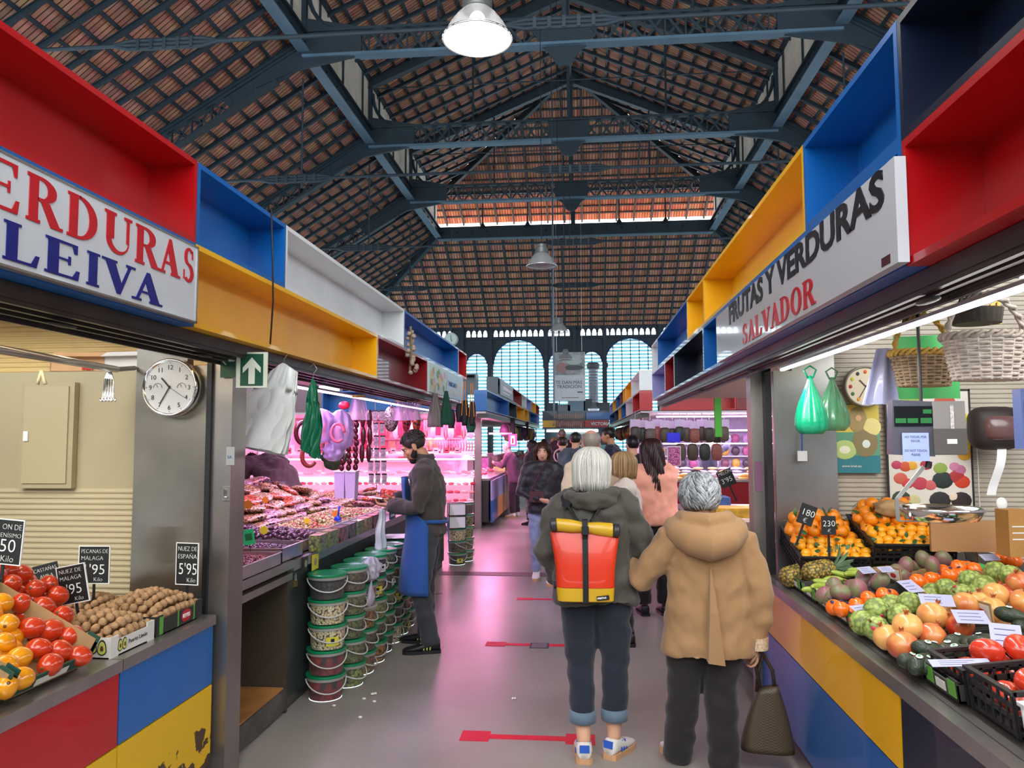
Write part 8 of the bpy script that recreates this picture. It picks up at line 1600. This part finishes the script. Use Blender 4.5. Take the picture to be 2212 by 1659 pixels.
for s in (-1,1): MB().tube([(s*.045,s*.01,.28),(s*.035,s*.012,.38),(-.01,s*.008,.462),(-.045,s*.01,.48),(-.05,s*.012,.44),(-.03,s*.02,.30)],.009,8).build('handle',mat('leather_handle',sr('3A2A1C'),.5),hb,smooth=True)
# market vendor, bearded, blue apron, facing the counter (left)
FLE=cloth('brown_fleece','3E3632',bump=.4,bs=160); GTR=cloth('grey_work_trousers','34373E'); BAP=cloth('blue_apron','1D4F96',bump=.15)
VX,VY=-1.24,6.05
w3,g3=person('bearded man in a brown fleece and blue apron, reading a paper in his hands',(VX,VY,0),R(97),1.77,
  pose=dict(pelvis=(0,0,.93),chest=(0,.0,1.25),neck=(0,.03,1.47),head=(0,.115,1.585),shl=(-.19,.02,1.40),shr=(.19,.02,1.40),ell_=(-.24,.06,1.12),elr=(.235,.03,1.14),wrl=(-.07,.31,1.12),wrr=(.10,.30,1.15),
    knl=(-.13,.05,.50),knr=(.11,.03,.50),anl=(-.15,-.04,.09),anr=(.13,.02,.09),yl=.15,yr=-.2,hdl=(.45,.9,.05),hdr=(-.45,.9,.05),hnl=(.2,-.1,1),hnr=(.2,-.1,1),htl=1,htr=-1,cul=.8,cur=.8),
  skin='tan',hairs=('short','1E1A18','3A322E'),headrot=(-.55,0,.0),female=False,top=dict(m=FLE,hem=.89,flare=.93,w=1.05,sl=1.1,vox=.010,fold=.018,collar=.05,sleeve=.95),trousers=dict(m=GTR,w=1.08,hem=.06),shoes=None,vox=.011,hands='fine',hn=700)
for S,lab in (('l','work'),('r','work')): shoe(w3,g3['an'+S],g3['y'+S],col=BSH,sole=BLACK,L=.29,name='shoe',stripe=mat('stripe_lime',sr('A8B83A'),.5),w=.05)
hr=Euler((-.55,0,0)).to_matrix(); hcc=V((0,.115,1.585)); TT=lambda x,y,z:hcc+hr@(V((x,y,z))*1.05)
M=MB(); M.ell(TT(0,.052,-.088),(.046,.042,.034),14,10,rot=hr); M.tube([TT(.066,.000,-.020),TT(.062,.016,-.045),TT(.046,.040,-.072)],[.012,.024,.030],8); M.tube([TT(-.066,.000,-.020),TT(-.062,.016,-.045),TT(-.046,.040,-.072)],[.012,.024,.030],8); M.ell(TT(0,.088,-.052),(.026,.010,.006),8,6,rot=hr); o=M.build('beard',mat('beard_dark',sr('221A16'),.9,bump=.8,bs=300,var=.3),w3,smooth=True); remesh(o,.006,2,.4)
m=MB()
def apr(u,v):
    z=1.34-v*.90; q=max(0,min(1,(v-.20)*5)); th=(u-.5)*2*(R(34)+q*R(62)); rx=.212+.05*max(0,v-.45); ry=.186+.06*max(0,v-.35)+.012*math.sin(v*7+u*3); return V((rx*math.sin(th)*(1 if q>0 else 1),ry*math.cos(th)+(.02 if v<.3 else 0)*(1-v*3),z))
m.sheet(apr,16,24); ap=m.build('apron',BAP,w3,smooth=True); mods(ap,('SOLIDIFY',dict(thickness=.004)))
m=MB(); m.tube([(-.19,.02,1.0),(-.185,-.10,1.0),(-.06,-.155,.99),(.06,-.155,.99),(.185,-.10,1.0),(.19,.02,1.0)],.016,6,flat=(.3,1)); m.bar((.03,-.16,.99),(.05,-.17,.72),.022,.004,upv=(0,1,0)); m.bar((-.02,-.16,.99),(-.05,-.17,.75),.022,.004,upv=(0,1,0))
for s in (-1,1): m.tube([(s*.10,.125,1.31),(s*.085,.08,1.43),(s*.05,.0,1.50)],.009,6,flat=(.3,1))
m.build('apron_ties',BAP,w3,smooth=True)
pp=empty('paper_sheet',V((VX,VY,0))+Matrix.Rotation(R(97),3,'Z')@V((.02,.42,1.175)),rot=(.15,0,R(100)),label='folded paper the bearded man is holding in both hands',cat='paper'); MB().sheet(lambda u,v:V(((u-.5)*.15,(v-.5)*.11,.008*math.sin(u*6))),8,2).build('sheet',PAPER,pp)
m=MB(); 
def tow(u,v): return V(((u-.5)*(.08+.06*v)+.01*math.sin(v*9),.018*math.sin(u*14+v*2)*(.4+v),-v*(.30+.06*abs(math.sin(u*5)))))
m.sheet(tow,22,14); tw=m.build('paper_bag',mat('white_film',sr('C8C6D2'),.4,coat=.2),smooth=True,label='white plastic bag hanging from the bearded man\'s hand over the buckets',cat='plastic bag'); tw.location=V((VX,VY,0))+Matrix.Rotation(R(97),3,'Z')@V((-.05,.36,1.09)); tw.rotation_euler=(0,0,R(70)); mods(tw,('SOLIDIFY',dict(thickness=.003)))
# ---------------------------------------------------------------- the people farther away
def walk(a=.12): return dict(anl=(-.09,a,.09),anr=(.09,-a,.09),knl=(-.09,a*.8,.46),knr=(.09,-a*.1,.46))
def at_head(px_,py_,Y,H):   # feet position for a person whose head shows at this pixel
    q=aty(px_,py_,Y); return (q.x,Y,0)
PUF=cloth('black_puffer','16171E',rough=.5,bump=.5,bs=30); LJ=cloth('light_jeans','8A94B8'); PNK=cloth('pink_sweater','E8A48C'); BLKC=cloth('black_cloth','101014'); CRE=cloth('cream_coat','D8C8A8'); WTT=cloth('white_fleece','D8D0C0'); PUR=cloth('purple_jacket','4A2E44'); DKP=cloth('dark_plum','2A1C28'); GRC=cloth('grey_blue_check','4A5664',var=.4); NVJ=cloth('navy_jacket','22223A'); GRY=cloth('grey_coat','8A8A98'); PCK=cloth('purple_check','5A4A8A',var=.4); BRN=cloth('brown_back','4A3634')
VX_=.018
def crowd(lab,px_,Y,rz,H,**k):
    k.setdefault('vox',VX_); return person(lab,at_head(px_,950,Y,H),R(rz),H,**k)
crowd('woman with glasses walking toward the camera in a black puffer jacket and light jeans',1172,8.9,180,1.60,pose=dict(walk(.14),wrr=(.02,.20,.95),elr=(.26,.06,1.02)),hairs=('long','4A2A1E','2E1A14'),top=dict(m=PUF,hem=.78,w=1.12,sl=1.15,collar=.04),trousers=dict(m=LJ),shoes=(WSH,GUM),hn=120)
e=empty('shoulder_bag',(aty(1160,1060,8.75).x,8.72,.98),0,'small maroon shoulder bag on the woman in the black puffer jacket','bag'); MB().box((0,0,0),(.17,.07,.12)).build('body',mat('maroon_leather',sr('4A1E2A'),.5),e); MB().tube([(-.06,.0,.06),(.05,-.02,.30),(.12,.03,.42)],.008,6).build('strap',mat('maroon_leather',(0,0,0)),e)
crowd('woman with long curly dark hair in a pink sweater and black trousers, seen from behind',1408,7.3,10,1.63,pose=dict(head=(.0,.02,1.515),ell_=(-.17,.16,1.10),wrl=(-.12,.36,1.08),elr=(.17,.16,1.10),wrr=(.12,.36,1.08)),hairs=('curly','3A1A1E','1E1014'),top=dict(m=PNK,hem=.83,w=1.22,sl=1.25,fold=.02),trousers=dict(m=BLKC,w=1.15,thick=1.2),shoes=(BSH,BLACK),hn=300,build=1.1)
crowd('blonde woman with sunglasses in a cream top, in profile beside the white-haired woman',1350,6.3,88,1.53,pose=dict(head=(0,.03,1.42)),hairs=('bob','C8A878','7A5A3A'),top=dict(m=WTT,hem=.70,w=1.12,sl=1.2,fold=.02),trousers=dict(m=BLKC),shoes=(BSH,BLACK),hn=500,headrot=(0,0,.0),skin='pink')
crowd('bald man in a cream checked coat, head just above the white hair',1283,6.6,12,1.72,pose=dict(head=(-.02,.03,1.60)),hairs=('fringe','B0A49A','8A7E74'),top=dict(m=CRE,hem=.60,w=1.2,sl=1.15,fold=.015),trousers=dict(m=GTR),shoes=(BSH,BLACK),female=False,skin='pink',hn=60)
crowd('man with short black hair between the blonde and the curly-haired woman',1367,9.2,20,1.68,hairs=('short','14141A','101014'),top=dict(m=BLKC),trousers=dict(m=BLKC),shoes=(BSH,BLACK),female=False,hn=80)
crowd('bearded man in a dark hooded jacket, in profile before the far right stalls',1322,11.2,75,1.80,pose=dict(head=(0,.05,1.675)),hairs=('short','1A1616','120E0E'),top=dict(m=NVJ,w=1.1,collar=.03),trousers=dict(m=GTR),shoes=(BSH,BLACK),female=False,skin='tan',hn=80)
crowd('man in a black hoodie with a pale round logo on the back',1215,12.0,5,1.68,hairs=('short','3A2A22','1E1612'),top=dict(m=BLKC,w=1.18,hem=.8),trousers=dict(m=PCK),shoes=(BSH,BLACK),female=False,hn=80)
q=aty(1212,985,11.82); e=empty('jacket_logo',q,0,'pale round logo on the black hoodie','logo'); MB().tube([(.11*math.cos(a),0,.11*math.sin(a)) for a in [2*PI*k/20 for k in range(20)]],.012,5,closed=True).build('ring',mat('logo_pink',sr('E0B0C0'),.6),e); MB().tube([(-.06,0,.05),(-.05,0,-.04),(.0,0,.0),(.01,0,.05),(.04,0,-.05),(.06,0,.03)],.01,5).build('mark',mat('logo_pink',(0,0,0)),e)
crowd('tall man in black far down the aisle, near the kiosk',1214,17.5,0,1.86,hairs=('short','8A8078','5A524C'),top=dict(m=BLKC,w=1.2),trousers=dict(m=BLKC),shoes=(BSH,BLACK),female=False,hn=50)
crowd('man in a grey-blue checked coat far down the aisle, partly behind the bald man',1243,11.0,-10,1.74,hairs=('short','2A2420','1A1614'),top=dict(m=GRC,hem=.6,w=1.2),trousers=dict(m=GTR),shoes=(BSH,BLACK),female=False,hn=60)
crowd('person with a hair bun far down the aisle by the kiosk',1175,21,0,1.62,hairs=('bun','3A2E28','221A16'),top=dict(m=GRY),trousers=dict(m=GTR),shoes=(BSH,BLACK),hn=40)
crowd('blond person in a pale coat far down the aisle by the kiosk',1198,19,0,1.66,hairs=('bob','C8A880','9A7A50'),top=dict(m=GRY),trousers=dict(m=GTR),shoes=(BSH,BLACK),hn=60)
crowd('distant dark-haired person by the kiosk counter',1236,23,0,1.70,hairs=('short','1E1A1A','141010'),top=dict(m=NVJ),trousers=dict(m=BLKC),shoes=(BSH,BLACK),hn=40)
crowd('dark-haired person at the stalls left of the walking woman',1150,14.5,60,1.60,hairs=('long','1A1418','100C10'),top=dict(m=BLKC),trousers=dict(m=BLKC),shoes=(BSH,BLACK),hn=60)
crowd('older customer in a purple padded jacket leaning toward the butcher case',1112,15.9,70,1.58,pose=dict(chest=(0,.06,1.15),neck=(0,.12,1.32),head=(0,.19,1.43),shl=(-.16,.10,1.27),shr=(.16,.10,1.27),ell_=(-.2,.2,1.05),wrl=(-.1,.42,1.12),elr=(.2,.2,1.05),wrr=(.1,.42,1.10)),headrot=(-.5,0,0),hairs=('fringe','D8A0A0','C89090'),top=dict(m=PUR,hem=.72,w=1.1),trousers=dict(m=DKP,w=1.15),shoes=(WSH,GUM),skin='pink',hn=40)
crowd('blonde butcher woman in black, behind the case facing the cross aisle',934,15.4,170,1.62,headrot=(-.45,0,0),hairs=('bob','E8B878','C08A4A'),top=dict(m=BLKC),trousers=dict(m=BLKC),shoes=(BSH,BLACK),skin='pink',hn=100)
crowd('butcher in a grey-blue shirt bending forward behind the case',966,15.4,200,1.75,pose=dict(chest=(0,.16,1.18),neck=(0,.32,1.32),head=(0,.42,1.40),shl=(-.19,.24,1.28),shr=(.19,.24,1.28)),headrot=(-.7,0,0),hairs=('short','2A2226','1A1418'),top=dict(m=cloth('butcher_shirt','8A88B0')),trousers=dict(m=GTR),shoes=(BSH,BLACK),female=False,skin='pink',hn=60)
crowd('salt fish seller in dark blue reaching up with both arms, behind the counter',1530,14.5,-60,1.70,pose=dict(ell_=(-.30,.15,1.50),wrl=(-.32,.35,1.70),elr=(.20,.25,1.45),wrr=(.05,.45,1.62)),headrot=(.25,0,0),hairs=('short','6A5A50','4A3E38'),top=dict(m=NVJ),trousers=dict(m=GTR),shoes=(BSH,BLACK),female=False,hn=60)
# vendor bending over behind the olive counter: back toward us
person('vendor in a brown sweatshirt bending over behind the dried fruit',(-3.05,7.6,0),R(60),1.75,pose=dict(pelvis=(0,0,.98),chest=(0,.18,1.32),neck=(0,.42,1.42),head=(0,.54,1.38),shl=(-.21,.34,1.40),shr=(.21,.34,1.40),ell_=(-.28,.45,1.12),wrl=(-.2,.62,.98),elr=(.28,.45,1.12),wrr=(.2,.62,.98)),headrot=(-1.2,0,0),hairs=('short','3A1E22','2A1418'),top=dict(m=BRN,hem=.85,w=1.25,sl=1.2,depth=.9,fold=.015),trousers=dict(m=GTR),shoes=(BSH,BLACK),female=False,hn=80)
# ---------------------------------------------------------------- lettering becomes mesh
bpy.context.view_layer.update(); _dg=bpy.context.evaluated_depsgraph_get()
for o in TX:
    me=bpy.data.meshes.new_from_object(o.evaluated_get(_dg)); n=bpy.data.objects.new('tmp',me); COL.objects.link(n); n.parent=o.parent; n.matrix_local=o.matrix_local.copy(); nm=o.name; bpy.data.objects.remove(o); n.name=nm
# ---------------------------------------------------------------- labels of look-alikes by their place
import bisect
def _n(k):
    W1=['','first','second','third','fourth','fifth','sixth','seventh','eighth','ninth','tenth','eleventh','twelfth','thirteenth','fourteenth','fifteenth','sixteenth','seventeenth','eighteenth','nineteenth','twentieth']
    return W1[k] if k<=20 else '%dth'%k if k%10>3 or k%10==0 else '%d%s'%(k,{1:'st',2:'nd',3:'rd'}[k%10])
def _px(o):
    d=o.matrix_world.translation-EYE; w=d.dot(fw); return (1106+F*d.dot(rt)/w,829.5-F*d.dot(up)/w)
bpy.context.view_layer.update(); G_={}
for o in COL.objects:
    if o.parent is None and o.get('category') and o.get('label'): G_.setdefault((o.get('category'),o['label']),[]).append(o)
for (c_,l_),os_ in G_.items():
    if len(os_)<2: continue
    os_=[(o,)+_px(o) for o in os_]; nb=1 if len(os_)<=7 else 3 if len(os_)>12 else 2; os_.sort(key=lambda t:t[2]); names_=[['']][0] if nb==1 else ['upper row','lower row'] if nb==2 else ['top row','middle row','bottom row']
    for b_ in range(nb):
        part=sorted(os_[len(os_)*b_//nb:len(os_)*(b_+1)//nb],key=lambda t:t[1])
        for i_,t in enumerate(part):
            pos=('leftmost' if i_==0 else 'rightmost' if i_==len(part)-1 else _n(i_+1)+' from the left'); add=pos if nb==1 else names_[b_]+', '+pos
            base=l_.split(' ')
            while len(base)+len(add.split(' '))>15: base=base[:-1]
            while base[-1].strip(',') in ('the','a','of','in','on','and','with','to','by','at','beside','between','nearest','behind','under'): base=base[:-1]
            t[0]['label']=' '.join(base).rstrip(',')+'; '+add
